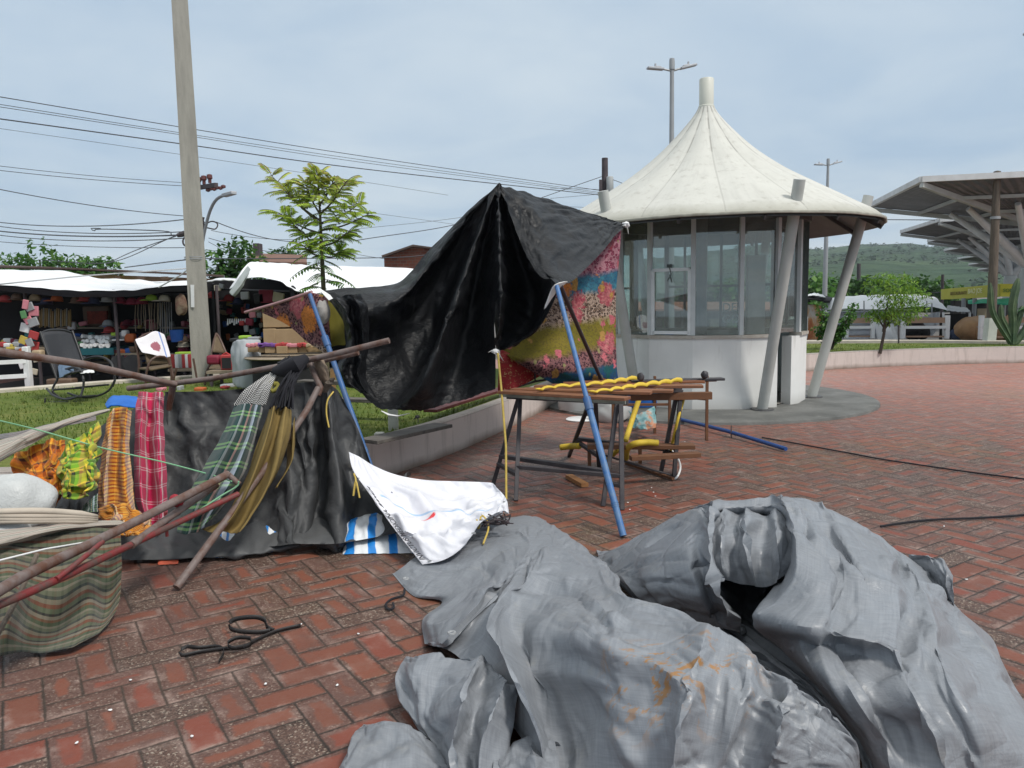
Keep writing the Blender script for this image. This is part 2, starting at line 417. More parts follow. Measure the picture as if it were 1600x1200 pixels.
cv = g.comb(dx / zz, dy / zz, 0.0)                      # cloud deck seen in perspective
n1 = g.noise(cv, .55, 5, .5, .6); n2 = g.noise(g.vm('ADD', cv, (7, 3, 0)), 1.9, 4, .55, .4)
cl = g.mapr(n1 * .75 + n2 * .25, .36, .64)
deck = g.mix(cl, (4.5, 5.95, 7.6), (7.0, 8.0, 8.8))
low = g.mapr(dz, .0, .16, 1.0, 0.0) * g.mapr(n2, .42, .62)
deck = g.mix(low * g.mapr(dx, -.2, .5) * .75, deck, (7.2, 7.8, 8.2))
deck = g.mix(.12, deck, S(g, sk.outputs[0]))
zen = g.mapr(dz, .36, .9, 1.0, 1.45)
deck = g.mix(g.mapr(dz, .36, .7), deck, (6.9, 7.2, 7.3))
deck = g.vm('SCALE', deck); deck.k.node.inputs['Scale'].default_value = 1
g.nt.links.new(zen.k, deck.k.node.inputs['Scale'])
g.put(bg.inputs[0], deck); bg.inputs[1].default_value = .1
vs_ = sc.view_settings; vs_.view_transform = 'Standard'; vs_.look = 'None'; vs_.exposure = 0.0; vs_.gamma = 1
sc.render.film_transparent = False
sc.cycles.max_bounces = 8; sc.cycles.transparent_max_bounces = 12

# ================================================================== materials of the ground
def paving_fn(g):
    W = .128
    x, y, z = g.sep(g.pos()); a = R(33)
    wob = g.noise(g.pos(), 1.3, 2) - .5
    xr = (x * math.cos(a) + y * math.sin(a)) / W + wob * .25; yr = (y * math.cos(a) - x * math.sin(a)) / W + wob * .2
    i = g.m('FLOOR', xr); j = g.m('FLOOR', yr); fx = xr - i; fy = yr - j
    k = g.m('FLOORED_MODULO', i - j, 4.0)
    hor = g.m('LESS_THAN', k, 1.5); k1 = g.m('COMPARE', k, 1.0, .1); k2 = g.m('COMPARE', k, 2.0, .1)
    L = hor * (fx + k1) + (1 - hor) * (fy + k2); Wd = hor * fy + (1 - hor) * fx
    bi = i - k1; bj = j - k2
    idv = g.comb(bi, bj, hor)
    rnd = g.wn(idv); rn2 = g.wn(g.vm('ADD', idv, (31.7, 4.2, 9.1))); rn3 = g.wn(g.vm('ADD', idv, (3.3, 44.2, 1.7)))
    e = g.m('MINIMUM', g.m('MINIMUM', L, 2.0 - L), g.m('MINIMUM', Wd, 1.0 - Wd))
    fine = g.noise(g.pos(), 55, 4, .65); mid = g.noise(g.pos(), 14, 4, .6); big = g.noise(g.pos(), .9, 4, .6); big2 = g.noise(g.vm('ADD', g.pos(), (9, 9, 0)), .35, 3, .6)
    ew = e + (fine - .5) * .10 + (mid - .5) * .08
    joint = g.mapr(ew, .016, .062, 1.0, 0.0)
    # red face left in the middle of each brick, worn to aggregate at the rim; some bricks worn right through
    wear = g.mapr(rnd, 0.05, 1.0, .0, .45) + g.mapr(big, .35, .7, -.12, .22)
    face = g.mapr(ew + (mid - .5) * .35 - wear, .0, .11)
    gone = g.m('GREATER_THAN', rn2, .90); face = face * (1 - gone * .93)
    red = g.mix(rn3, (.190, .058, .033), (.128, .045, .029)); red = g.mix(g.mapr(mid, .3, .7) * .5, red, (.165, .072, .048))
    red = g.mix(g.m('GREATER_THAN', rn3, .9) * .6, red, (.20, .048, .030))
    speck = g.vor(g.pos(), 150, out='Color'); sp = g.sep(speck)[0]
    agg = g.ramp(sp, [(0, (.04, .026, .021)), (.45, (.085, .05, .038)), (.85, (.125, .082, .064)), (1, (.30, .25, .20))])
    agg = g.mix(g.mapr(rn3, 0, 1, .25, .7) * (1 - gone), agg, (.135, .062, .048))
    col = g.mix(face, agg, red)
    pale = g.mapr(g.noise(g.pos(), 6, 5, .7), .50, .66) * g.mapr(ew, .1, .3, 1.0, .15)
    col = g.mix(pale * .62, col, (.33, .235, .20))
    col = g.mix(joint * .9, col, g.mix(g.mapr(big, .4, .6), (.016, .012, .009), (.05, .035, .026)))
    moss = g.mapr(big2, .56, .70) * g.mapr(mid, .4, .6)
    col = g.mix(moss * .4, col, (.16, .12, .05))
    dirt = g.mapr(g.noise(g.pos(), 2.1, 5, .65), .54, .70)
    col = g.mix(dirt * .55, col, (.085, .055, .046))
    # far plaza is paler
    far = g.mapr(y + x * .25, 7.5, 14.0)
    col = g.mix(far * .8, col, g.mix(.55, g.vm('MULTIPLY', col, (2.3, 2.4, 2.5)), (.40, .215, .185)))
    pud = g.mapr(g.noise(g.vm('ADD', g.pos(), (2, 5, 0)), .8, 3, .5), .64, .7)
    h = g.mapr(ew, .0, .16) * .75 + (fine - .5) * .22 + face * .12 + rn2 * .35
    rg = g.mapr(fine, .3, .7, .42, .68) - dirt * .18 - pud * .2
    return {'color': col, 'rough': rg, 'spec': .35, 'normal': g.bump(h, .9, .008)}
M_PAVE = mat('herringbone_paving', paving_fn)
def lawn_fn(g):
    p = g.pos(); n = g.noise(p, 1.1, 4, .6); f = g.noise(p, 38, 4, .7); st = g.noise(g.scl(p, 1, 3, 1), 5, 3)
    c = g.ramp(n * .55 + st * .45, [(.3, (.07, .125, .018)), (.5, (.13, .175, .03)), (.66, (.24, .235, .065))])
    return {'color': g.mix(g.mapr(f, .35, .65) * .5, c, (.05, .08, .012)), 'rough': .8, 'spec': .2, 'normal': g.bump(f, .9, .03)}
M_LAWN = mat('lawn_turf', lawn_fn)
M_CONC = worn('weathered_concrete', (.36, .34, .31), (.22, .21, .19), .8, 3, .8, .4, .006)
def wallfn(g):
    p = g.pos(); x, y, z = g.sep(p); n = g.noise(p, 2.5, 5, .65); f = g.noise(p, 45, 3)
    run = g.noise(g.scl(p, 4, 4, .5), 3, 4, .6)
    c = g.mix(g.mapr(n, .35, .7) * .5, (.60, .53, .49), (.50, .45, .42))
    c = g.mix(g.mapr(run, .52, .72) * .5, c, (.27, .24, .21))
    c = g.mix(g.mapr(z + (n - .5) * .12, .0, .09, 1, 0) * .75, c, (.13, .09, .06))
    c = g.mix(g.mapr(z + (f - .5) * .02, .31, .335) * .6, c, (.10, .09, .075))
    return {'color': c, 'rough': .85, 'spec': .2, 'normal': g.bump(n * .5 + f * .5, .4, .006)}
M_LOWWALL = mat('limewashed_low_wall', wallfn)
M_ASPH = worn('street_asphalt', (.11, .105, .10), (.17, .155, .14), .8, 1.2, .85, .3, .01)
M_WPL = worn('white_sheet_edge', (.72, .72, .72), (.55, .55, .54), .5, 8, .5)
# ================================================================== ground
mb = MB(); mb.add([(-3000, -20, -.012), (3000, -20, -.012), (3000, 3000, -.012), (-3000, 3000, -.012)], [(0, 1, 2, 3)])
obj('ground', mb, M_ASPH, kind='structure', smooth=False)
mb = MB(); mb.add([(-12, -2, 0), (30, -2, 0), (30, 19, 0), (-12, 19, 0)], [(0, 1, 2, 3)])
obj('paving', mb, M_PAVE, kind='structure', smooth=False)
LW = [GV(845, 640), GV(735, 692), GV(620, 735)]
LZ = .27
wl = [LW[0] + V(.35, 1.0, 0)] + LW + [LW[2] + V(-.55, -.75, 0), LW[2] + V(-1.6, -1.15, 0), LW[2] + V(-4, -1.2, 0), LW[2] + V(-9, -.8, 0)]
wl = cr(wl, 40)
def wall_strip(name, pts, th, z0, z1, m, **kw):
    mb = MB(); L_ = []; R_ = []
    for i, p in enumerate(pts):
        t = (pts[min(i + 1, len(pts) - 1)] - pts[max(i - 1, 0)]); t.z = 0; t.normalize(); nn = V(-t.y, t.x, 0)
        L_.append(p + nn * th / 2); R_.append(p - nn * th / 2)
    n = len(pts)
    ring = lambda i: [V(L_[i].x, L_[i].y, z0), V(L_[i].x, L_[i].y, z1 - .008), V(*(L_[i].lerp(R_[i], .08)).xy, z1), V(*(L_[i].lerp(R_[i], .92)).xy, z1), V(R_[i].x, R_[i].y, z1 - .008), V(R_[i].x, R_[i].y, z0)]
    mb.grid([ring(i) for i in range(n)], closed=True); mb.uv = {}
    mb.f += [(5, 4, 3, 2, 1, 0), tuple((n - 1) * 6 + i for i in range(6))]; mb.mi += [0, 0]
    return obj(name, mb, m, **kw)
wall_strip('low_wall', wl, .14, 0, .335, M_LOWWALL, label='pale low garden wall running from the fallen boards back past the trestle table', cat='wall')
# lawn on the left, raised behind the low wall
back = [GV(470, 583, LZ), GV(300, 592, LZ), GV(150, 602, LZ), GV(0, 614, LZ), GV(-260, 634, LZ)]
poly = [p + V(-.07, .03, 0) for p in wl] + [V(-14, 9, 0)] + back[::-1] + [GV(560, 578, LZ), GV(700, 575, LZ), LW[0] + V(.3, 3.0, 0)]
mb = MB(); mb.add([(p.x, p.y, LZ) for p in poly] + [(p.x, p.y, -.01) for p in poly], [tuple(range(len(poly)))] + [(i, (i + 1) % len(poly), len(poly) + (i + 1) % len(poly), len(poly) + i) for i in range(len(poly))])
bm = bmesh.new()
obj('lawn', mb, M_LAWN, kind='structure', smooth=False)
wall_strip('kerb', [p + V(0, .12, 0) for p in cr([GV(700, 575, LZ), GV(560, 578, LZ)] + back, 20)], .22, 0, LZ + .05, worn('pale_kerb', (.55, .50, .42), (.38, .34, .28), .8, 4, .85), kind='structure')
# right hand lawn behind its curved wall
rw = [GV(1190, 588), GV(1253, 580), GV(1330, 575), GV(1430, 570.5), GV(1520, 568), GV(1600, 566.5), GV(1750, 563), GV(1900, 562)]
rw[0] = rw[1] + V(-1.6, -.55, 0)
rw = cr(rw, 24)
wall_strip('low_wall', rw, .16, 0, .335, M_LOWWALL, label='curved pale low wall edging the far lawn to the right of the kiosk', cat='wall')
rp = [p + V(0, .05, 0) for p in rw] + [GV(1950, 537, LZ), GV(1600, 537.5, LZ), GV(1430, 536, LZ), GV(1250, 537, LZ), rw[0] + V(-1, 7, 0)]
mb = MB(); mb.add([(p.x, p.y, LZ) for p in rp] + [(p.x, p.y, -.01) for p in rp], [tuple(range(len(rp)))] + [(i, (i + 1) % len(rp), len(rp) + (i + 1) % len(rp), len(rp) + i) for i in range(len(rp))])
obj('lawn', mb, M_LAWN, kind='structure', smooth=False)
wall_strip('kerb', cr([GV(1240, 536, LZ), GV(1430, 535, LZ), GV(1600, 536.5, LZ), GV(1950, 536, LZ)], 14), .3, 0, LZ + .06, MATS['pale_kerb'], kind='structure')
# short grass standing on both lawns
def inside(p, poly):
    c = False; n = len(poly)
    for i in range(n):
        a, b = poly[i], poly[i - 1]
        if (a.y > p[1]) != (b.y > p[1]) and p[0] < (b.x - a.x) * (p[1] - a.y) / (b.y - a.y) + a.x: c = not c
    return c
rg = random.Random(3); mb = MB(); lf = mb.at.setdefault('leaf', [])
n_ = 0
while n_ < 9000:
    left = rg.random() < .8
    if left: u, v = rg.uniform(-20, 760), rg.uniform(585, 715)
    else: u, v = rg.uniform(1240, 1620), rg.uniform(538, 556)
    p = GV(u, v, LZ); n_ += 1
    if not inside(p, poly if left else rp): continue
    for _ in range(2):
        a = rg.uniform(0, 6.28); h = rg.uniform(.02, .05); d = V(math.cos(a), math.sin(a), 0); q = p + d * rg.uniform(0, .06); k = rg.random()
        s_ = V(-d.y, d.x, 0) * .006
        mb.add([q - s_, q + s_, q + d * h * .6 + V(0, 0, h)], [(0, 1, 2)]); lf += [k] * 3
obj('grass', mb, leafmat('grass_blade', (.06, .11, .015), (.13, .19, .03), (.26, .26, .08)), kind='stuff', smooth=False)
# hills
def hillfn(g):
    p = g.pos(); n = g.noise(p, .006, 5, .6); f = g.noise(p, .06, 4, .7); v = g.vor(p, .05)
    c = g.ramp(n * .7 + f * .3, [(.36, (.014, .038, .020)), (.5, (.027, .060, .028)), (.64, (.065, .105, .042))])
    return {'color': g.mix(g.mapr(v, .2, .7) * .4, c, (.015, .035, .015)), 'rough': .9, 'spec': .1, 'normal': g.bump(g.m('ADD', f, v), 1.0, 6)}
rows = []
for j in range(36):
    t = j / 35; row = []
    for i in range(160):
        u = -700 + 3300 * i / 159
        vt = 452 + (384 - 452) * max(0, min(1, (u - 700) / 520)) ** .8 if u < 1220 else 384 + 5 * math.sin(u * .011) + 4 * math.sin(u * .031) + max(0, (u - 1500)) * .02
        if u < 700: vt = 452 if u < 380 or u > 560 else 452
        Y = 330 + 620 * t; base = PV(u, 472, Y); top = PV(u, vt, 950).z
        h = -2 + (top + 2) * (t ** .75)
        q = V(base.x, Y, h); q.z += t * (mnoise.noise(V(q.x * .012, q.y * .012, 0)) * 16 * (1 - t * .6) + mnoise.noise(V(q.x * .05, q.y * .05, 3)) * 4.5 + abs(mnoise.noise(V(q.x * .14, q.y * .14, 3))) * 2.5)
        row.append(q)
    rows.append(row)
mb = MB().grid(rows); mb.uv = {}
obj('hills', mb, mat('wooded_hillside', hillfn), kind='structure', ang=180)

# woodland on the visible hillside, one mass
rg = random.Random(17); bl = []
HR = rows
for _ in range(4200):
    j = int(rg.random() ** .6 * 34); i = rg.randrange(88, 158); q = HR[j][i].lerp(HR[j][i + 1], rg.random()).lerp(HR[j + 1][i], rg.random() * .9); s_ = rg.uniform(1.6, 3.6)
    if mnoise.noise(V(q.x * .01, q.y * .006, 2)) < -.12: continue
    bl.append((q + V(0, 0, s_ * .4), (s_, s_, s_ * .9), 1))
obj('hill_trees', foliage(MB(), bl, len(bl) * 7, 2.6, 5, .9, 0), leafmat('hill_tree_leaf', (.018, .045, .022), (.026, .058, .027), (.042, .082, .036)), kind='stuff', smooth=False)

# moist air between here and the hills: one even volume, sky outside it
mb = MB().box((100, 480, 60), (3400, 1000, 126))
hm_ = bpy.data.materials.new('moist_air'); hm_.use_nodes = True; nt = hm_.node_tree; nt.nodes.clear(); o_ = nt.nodes.new('ShaderNodeOutputMaterial'); v_ = nt.nodes.new('ShaderNodeVolumePrincipled')
v_.inputs['Color'].default_value = (.80, .88, .95, 1); v_.inputs['Density'].default_value = .0003; nt.links.new(v_.outputs[0], o_.inputs['Volume'])
obj('haze', mb, hm_, kind='stuff', smooth=False)
# ================================================================== round kiosk with membrane roof
KY = 9.6 * CH / 1.45 + 1.36 * .98
kc = PV(1101, 470, KY); KC = V(kc.x, kc.y, 0)
def kmb(fn):
    mb = MB(); fn(mb); mb.xform(Matrix.Translation(KC)); return mb
apron = MB().lathe([(0, .035), (2.28, .035), (2.32, .028), (2.33, -.02)], 72)
apron.xform(Matrix.Translation(KC + V(-.05, -.02, 0)))
def apron_fn(g):
    p = g.pos(); n = g.noise(p, 1.4, 5, .65); f = g.noise(p, 60, 3); st = g.noise(p, 5, 5, .7)
    c = g.mix(g.mapr(n, .35, .68), (.155, .155, .145), (.085, .087, .082)); c = g.mix(g.mapr(st, .55, .72) * .5, c, (.24, .23, .21))
    return {'color': c, 'rough': g.mapr(n, .3, .7, .55, .8), 'normal': g.bump(f * .5 + st * .5, .35, .008)}
obj('kiosk_apron', apron, mat('cement_apron', apron_fn), kind='structure')
kiosk = thing('kiosk', KC, 'round glazed white kiosk under a pointed cream membrane roof on leaning posts', 'kiosk')
RB = 1.36
def uang(u):                        # angle on the body circle where image column u meets its front
    d = PV(u, 560, 1.0); d = V(d.x, 1.0); c = V(KC.x, KC.y); a = d.dot(d); b = -2 * d.dot(c); q = c.dot(c) - RB * RB
    t = (-b - math.sqrt(max(0, b * b - 4 * a * q))) / (2 * a); p = d * t - c
    return math.atan2(p.y, p.x)
ua = [uang(u) for u in (968, 1014, 1082, 1158, 1215, 1249)]
angs = ua + [ua[-1] + R(20) + i * (2 * math.pi - (ua[-1] + R(20) - ua[0])) / 9 for i in range(9)]
def kp(a, r=RB): return V(math.cos(a) * r, math.sin(a) * r, 0)
SILL = .93; TOPG = 2.42
def kwall_fn(g):
    p = g.coord(); x, y, z = g.sep(p); n = g.noise(p, 2.2, 5, .65); f = g.noise(p, 30, 3)
    c = g.mix(g.mapr(n, .4, .7) * .35, (.74, .74, .72), (.55, .55, .52))
    c = g.mix(g.mapr(z + (n - .5) * .22, .04, .2, 1, 0) * .45, c, (.30, .28, .25))
    run = g.noise(g.scl(p, 7, 7, .8), 2, 4, .6); c = g.mix(g.mapr(run, .58, .75) * g.mapr(z, .4, .95) * .6, c, (.36, .34, .30))
    return {'color': c, 'rough': .75, 'spec': .25, 'normal': g.bump(f * .5 + n * .5, .25, .005)}
M_KW = mat('white_plaster', kwall_fn)
M_ALU = worn('white_window_frame', (.58, .61, .61), (.42, .45, .45), .4, 8, .45)
M_DARKFR = worn('dark_window_frame', (.06, .075, .07), (.10, .11, .10), .5, 8, .5)
M_POST = worn('grey_painted_post', (.44, .45, .43), (.33, .34, .31), .6, 3, .5, .2)
def glass_fn(name, tint, dif, refl):
    if name in MATS: return MATS[name]
    m = bpy.data.materials.new(name); m.use_nodes = True; nt = m.node_tree; nt.nodes.clear(); g = Gr(nt)
    out = g.nd('ShaderNodeOutputMaterial'); tr = g.nd('ShaderNodeBsdfTransparent'); tr.inputs[0].default_value = (*tint, 1)
    gl = g.nd('ShaderNodeBsdfGlossy'); gl.inputs['Roughness'].default_value = .02; gl.inputs[0].default_value = (.9, .95, .93, 1)
    df = g.nd('ShaderNodeBsdfDiffuse'); df.inputs[0].default_value = (.42, .47, .45, 1)
    a = g.nd('ShaderNodeMixShader'); b = g.nd('ShaderNodeMixShader'); lw = g.nd('ShaderNodeFresnel'); lw.inputs[0].default_value = 1.5
    n = g.noise(g.coord(), 3, 5, .65); dirt = g.mapr(n, .35, .7, dif * .5, dif * 1.6)
    nt.links.new(dirt.k, a.inputs[0]); nt.links.new(tr.outputs[0], a.inputs[1]); nt.links.new(df.outputs[0], a.inputs[2])
    fr = S(g, lw.outputs[0]) * 1.6 + refl; nt.links.new(fr.k, b.inputs[0]); nt.links.new(a.outputs[0], b.inputs[1]); nt.links.new(gl.outputs[0], b.inputs[2])
    nt.links.new(b.outputs[0], out.inputs[0]); MATS[name] = m; return m
M_GLASS = glass_fn('dusty_glass', (.70, .80, .78), .24, .06)
# low wall under the glazing, its doorway and the floor inside
n_a = len(angs)
mb = MB()
for i in range(n_a):
    a0, a1 = angs[i], angs[(i + 1) % n_a]
    if i == 4: continue                                   # doorway
    p, q = kp(a0), kp(a1); pi_, qi = kp(a0, RB - .12), kp(a1, RB - .12)
    mb.prism([(pi_.x, pi_.y), (p.x, p.y), (q.x, q.y), (qi.x, qi.y)][::-1], .02, SILL)
mb.xform(Matrix.Translation(KC)); wall_o = obj('wall', mb, M_KW, kiosk, smooth=False)
p, q = kp(angs[4]), kp(angs[5]); e = (q - p)
mb = MB(); a_ = p + e * .62; nn = V(e.y, -e.x, 0).normalized()
mb.prism([(a_ - nn * .14).xy, a_.xy, q.xy, (q - nn * .14).xy], .02, SILL - .003); mb.xform(Matrix.Translation(KC)); obj('door_jamb', mb, M_KW, kiosk, smooth=False)
mb = MB(); b0 = p - nn * .45; b1 = a_ - nn * .40; mb.slab([(b0.x, b0.y, .04), (b1.x, b1.y, .04), (b1.x, b1.y, 1.98), (b0.x, b0.y, 1.98)], -nn * .04); mb.xform(Matrix.Translation(KC))
obj('door', mb, worn('recess_shade_grey', (.36, .38, .37), (.26, .27, .26), .6, 4, .6), kiosk, smooth=False)  # panel greyed for the shaded wall inside the doorway, not a door leaf
mb = MB().lathe([(0, .05), (RB - .12, .05)], 40); mb.xform(Matrix.Translation(KC)); obj('floor', mb, M_CONC, kiosk)
# sill, header, mullions
mb = MB(); rs = []
for i in range(n_a):
    if i == 4: continue
    a0, a1 = angs[i], angs[(i + 1) % n_a]; P0, P1, Q0, Q1 = kp(a0, RB + .025), kp(a1, RB + .025), kp(a0, RB - .14), kp(a1, RB - .14)
    mb.prism([P0.xy, P1.xy, Q1.xy, Q0.xy], SILL + .001, SILL + .04)
mb.xform(Matrix.Translation(KC)); obj('sill', mb, worn('weathered_sill', (.50, .47, .42), (.30, .25, .2), .7, 6, .7), kiosk, smooth=False)
for i, a in enumerate(angs):
    p = kp(a, RB - .02); front = i in (1, 2, 3, 4)
    mb = MB(); mb.box(p + V(0, 0, (SILL + .041 + TOPG) / 2), (.05, .055 if front else .06, TOPG - SILL - .041), a)
    mb.xform(Matrix.Translation(KC)); obj('mullion', mb, M_ALU if front or i in (0, 5) else M_DARKFR, kiosk, bevel=.004)
for i in range(n_a):
    a0, a1 = angs[i], angs[(i + 1) % n_a]; p, q = kp(a0, RB - .035), kp(a1, RB - .035); t = (q - p).normalized(); p = p + t * .028; q = q - t * .028
    z0 = SILL + .045 if i != 4 else SILL + .05
    mb = MB(); mb.add([(p.x, p.y, z0), (q.x, q.y, z0), (q.x, q.y, TOPG), (p.x, p.y, TOPG)], [(0, 1, 2, 3)]); mb.xform(Matrix.Translation(KC))
    obj('window_pane', mb, M_GLASS, kiosk, smooth=False)
    if i == 1:                                            # service hatch frame
        s_ = MB(); o = V(math.cos((a0 + a1) / 2), math.sin((a0 + a1) / 2), 0) * .02
        zt = 1.80
        for u0, u1, za, zb in ((0, 0, z0, zt), (1, 1, z0, zt)): k = p.lerp(q, .025 + .95 * u0) + o; s_.box(k + V(0, 0, (za + zb) / 2), (.04, .03, zb - za), math.atan2(t.y, t.x))
        for z_ in (zt, z0 + .03): s_.beam(p.lerp(q, .025) + o + V(0, 0, z_), q.lerp(p, .025) + o + V(0, 0, z_), .03, .04)
        s_.xform(Matrix.Translation(KC)); fr = obj('hatch_frame', s_, worn('white_hatch_frame', (.78, .80, .80), (.6, .62, .62), .4, 8, .4), kiosk, smooth=False)
        l = MB(); k = p.lerp(q, .47) + o * 1.8; l.box(k + V(0, 0, zt + .05), (.06, .03, .04), math.atan2(t.y, t.x)); l.tube([k + V(0, 0, zt + .03), k + V(.02, -.01, zt - .06), k + V(-.03, -.01, zt - .14)], .008, 6); l.tube([k + V(.0, -.01, zt - .06), k + V(.03, -.02, zt - .16)], .008, 6); l.xform(Matrix.Translation(KC)); obj('latch', l, M_DARKFR, fr)
    if i in (8, 9, 10):
        s_ = MB(); zt = 1.62
        s_.beam(p + V(0, 0, zt), q + V(0, 0, zt), .03, .035); m_ = p.lerp(q, .5); s_.box(m_ + V(0, 0, (SILL + TOPG) / 2), (.035, .035, TOPG - SILL - .05)); s_.xform(Matrix.Translation(KC)); obj('glazing_bar', s_, M_DARKFR, kiosk, smooth=False)
# roof
CT = PV(1101, 123, KY).z
prof = []
for u_, v_ in ((1111, 165), (1122, 184), (1147, 214), (1177, 244), (1217, 274), (1262, 299), (1316, 326), (1345, 340)):
    r_ = (u_ - 1101) / 1200 * KY; Y_ = KY - r_ * r_ / KY; r_ = (u_ - 1101) / 1200 * Y_ * 1.01; prof.append((r_, PV(u_, v_, Y_).z))
RE = 2.27; prof.append((RE, PV(1101, 338, KY - RE).z + .03))
NS = 15
prc = cr([V(r, 0, z) for r, z in prof], 44)
def rr(t, a, dz=0):
    k = t * 43; i = min(42, int(k)); p = prc[i].lerp(prc[i + 1], k - i); bul = abs(math.sin(a * NS / 2 + .35))
    r = p.x * (1 + .012 * bul); z = p.z + .022 * bul * math.sin(math.pi * min(1, t * 1.1)) + .03 * math.sin(a + 2.2) * t - dz
    return V(r * math.cos(a), r * math.sin(a), z)
na = NS * 8
rows = [[rr(j / 43, 2 * math.pi * i / na) for i in range(na)] for j in range(44)]
rows2 = [[rr(j / 43, 2 * math.pi * i / na, .028) * 1 for i in range(na)] for j in range(43, 3, -1)]
mb = MB().grid(rows + rows2, closed=True); mb.uv = {}; mb.xform(Matrix.Translation(KC))
def memb_fn(g):
    o = g.coord(); x, y, z = g.sep(o); a = g.m('ARCTAN2', y, x); s_ = a * (NS / (2 * math.pi)) + .35 / math.pi; fr = s_ - g.m('ROUND', s_)
    r = g.m('SQRT', x * x + y * y)
    d = g.m('ABSOLUTE', fr) * (2 * math.pi / NS) * r
    seam = g.mapr(d, .004, .014, 1, 0); st = g.m('GREATER_THAN', g.m('FRACT', (z * 1.0 + r * .6) * 7.5), .35)
    n = g.noise(o, 2.0, 5, .65); sp = g.noise(o, 9, 5, .75); run = g.noise(g.comb(a * 9, r * .8, 0.0), 2.2, 4, .6)
    c = g.mix(g.mapr(n, .35, .7) * .5, (.56, .555, .51), (.45, .445, .405)); c = g.mix(g.mapr(run, .5, .75) * .35, c, (.36, .355, .33)); c = g.mix(g.mapr(sp, .55, .72) * .6, c, (.30, .28, .24))
    c = g.mix(seam * (st * .35 + .25), c, (.18, .17, .15))
    c = g.mix(g.mapr(r + (n - .5) * .2, RE - .16, RE) * .55, c, (.27, .26, .20))
    back = g.nd('ShaderNodeNewGeometry')
    return {'color': c, 'rough': .6, 'spec': .3, 'normal': g.bump(seam * -.5 + n * .8, .4, .012)}
M_MEM = mat('cream_membrane', memb_fn)
roof = obj('roof', mb, M_MEM, kiosk, ang=75)
mb = MB(); ring = [rr(1.0, 2 * math.pi * i / na, .02) * 1.003 + KC for i in range(na)]
nrw = [[p + V((p - KC).x / RE * .012 * math.cos(b), (p - KC).y / RE * .012 * math.cos(b), .018 * math.sin(b)) for b in [2 * math.pi * k / 8 for k in range(8)]] for p in ring + ring[:1]]
mb.grid(nrw, closed=True); mb.uv = {}
obj('roof_rim', mb, worn('stained_rim', (.40, .39, .33), (.20, .19, .15), .7, 7, .6), roof)
mb = MB().lathe([(0, CT), (.09, CT), (.098, CT - .01), (.098, prof[0][1]), (.11, prof[0][1] - .01), (.11, prof[0][1] - .04)], 28); mb.xform(Matrix.Translation(KC)); obj('chimney_cap', mb, worn('cream_cap', (.60, .60, .53), (.5, .5, .44), .4, 5, .5), roof)
# underside: dark lining and radial ribs
rows = [[rr(.62 + .37 * j / 8, 2 * math.pi * i / 60, .075) for i in range(60)] for j in range(9)]
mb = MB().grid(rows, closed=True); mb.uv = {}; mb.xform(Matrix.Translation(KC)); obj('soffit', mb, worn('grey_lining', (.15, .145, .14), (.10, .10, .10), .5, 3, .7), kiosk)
for i in range(15):
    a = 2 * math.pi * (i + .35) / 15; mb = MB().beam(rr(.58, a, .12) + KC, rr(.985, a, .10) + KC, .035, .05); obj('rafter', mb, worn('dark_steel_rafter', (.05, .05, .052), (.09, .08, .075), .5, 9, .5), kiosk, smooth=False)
mb = MB().lathe([(RB - .10, TOPG + .005), (RB + .03, TOPG + .005), (RB + .03, TOPG + .16), (RB - .10, TOPG + .16)], 48); mb.xform(Matrix.Translation(KC)); obj('ring_beam', mb, MATS['dark_steel_rafter'], kiosk)
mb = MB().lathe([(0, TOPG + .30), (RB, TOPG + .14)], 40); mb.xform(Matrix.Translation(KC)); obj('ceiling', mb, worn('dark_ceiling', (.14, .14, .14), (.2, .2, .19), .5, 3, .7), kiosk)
mb = MB().lathe([(.115, .05), (.115, 3.2)], 24); mb.xform(Matrix.Translation(KC + V(-.06, .1, 0))); obj('column', mb, worn('cement_column', (.27, .26, .25), (.18, .175, .17), .8, 3, .7), kiosk)
# leaning posts that pierce the roof
for a in (-12, -75, -139, 48, 108, 168):
    a = R(a); b = kp(a, 1.46); t = kp(a, 2.12); b.z = .03; t.z = PV(1262, 304, KY - 1.95).z + .16
    mb = MB().tube([b + KC, (b.lerp(t, .5)) + KC, t + KC], .066, 20); post = obj('post', mb, M_POST, kiosk)
    mb = MB().lathe([(.0, .05), (.14, .05), (.145, .036)], 16); mb.xform(Matrix.Translation(KC + V(b.x, b.y, 0))); obj('base_plate', mb, MATS['dark_steel_rafter'], post)
# counter inside, lettering seen through the glass
tx = text_mb('DE\nGO', .16, .003, (1, 1.0), True)
a = R(85); o = kp(uang(1168), .9)
tx.xform(Matrix.Translation(KC + V(o.x + .02, o.y + .55, 1.06)) @ Matrix.Rotation(R(90), 4, 'X')); obj('lettering', tx, mat('white_lettering', (.75, .75, .74)), kiosk, smooth=False)
# ================================================================== steel canopies to the right
A1 = PV(1360, 322, 23.0); zE = A1.z; B1 = PV(1440, 288, (zE - CH) * 1200 / 171.5); B1.z = zE
ax = (A1 - B1); dep = ax.length; ay = ax.normalized(); axx = V(ay.y, -ay.x, 0)
CW = 6.6; CC = B1 + ay * dep / 2 + axx * CW / 2
M_CAN = mat('ribbed_canopy_sheet', lambda g: (lambda o: {'color': g.mix(g.mapr(g.noise(o, 2, 4), .35, .7), (.17, .17, .173), (.11, .11, .115)), 'rough': .5, 'metal': .3, 'normal': g.bump(g.m('SINE', g.sep(g.coord('UV'))[0] * 160.0), .6, .03)})(g.coord()))
M_FASC = worn('white_fascia', (.62, .63, .63), (.42, .42, .41), .5, 4, .5)
canopy = thing('canopy', (CC.x, CC.y, 0), 'nearest grey inverted pyramid steel canopy over the plaza at the right edge', 'canopy', 'steel canopies')
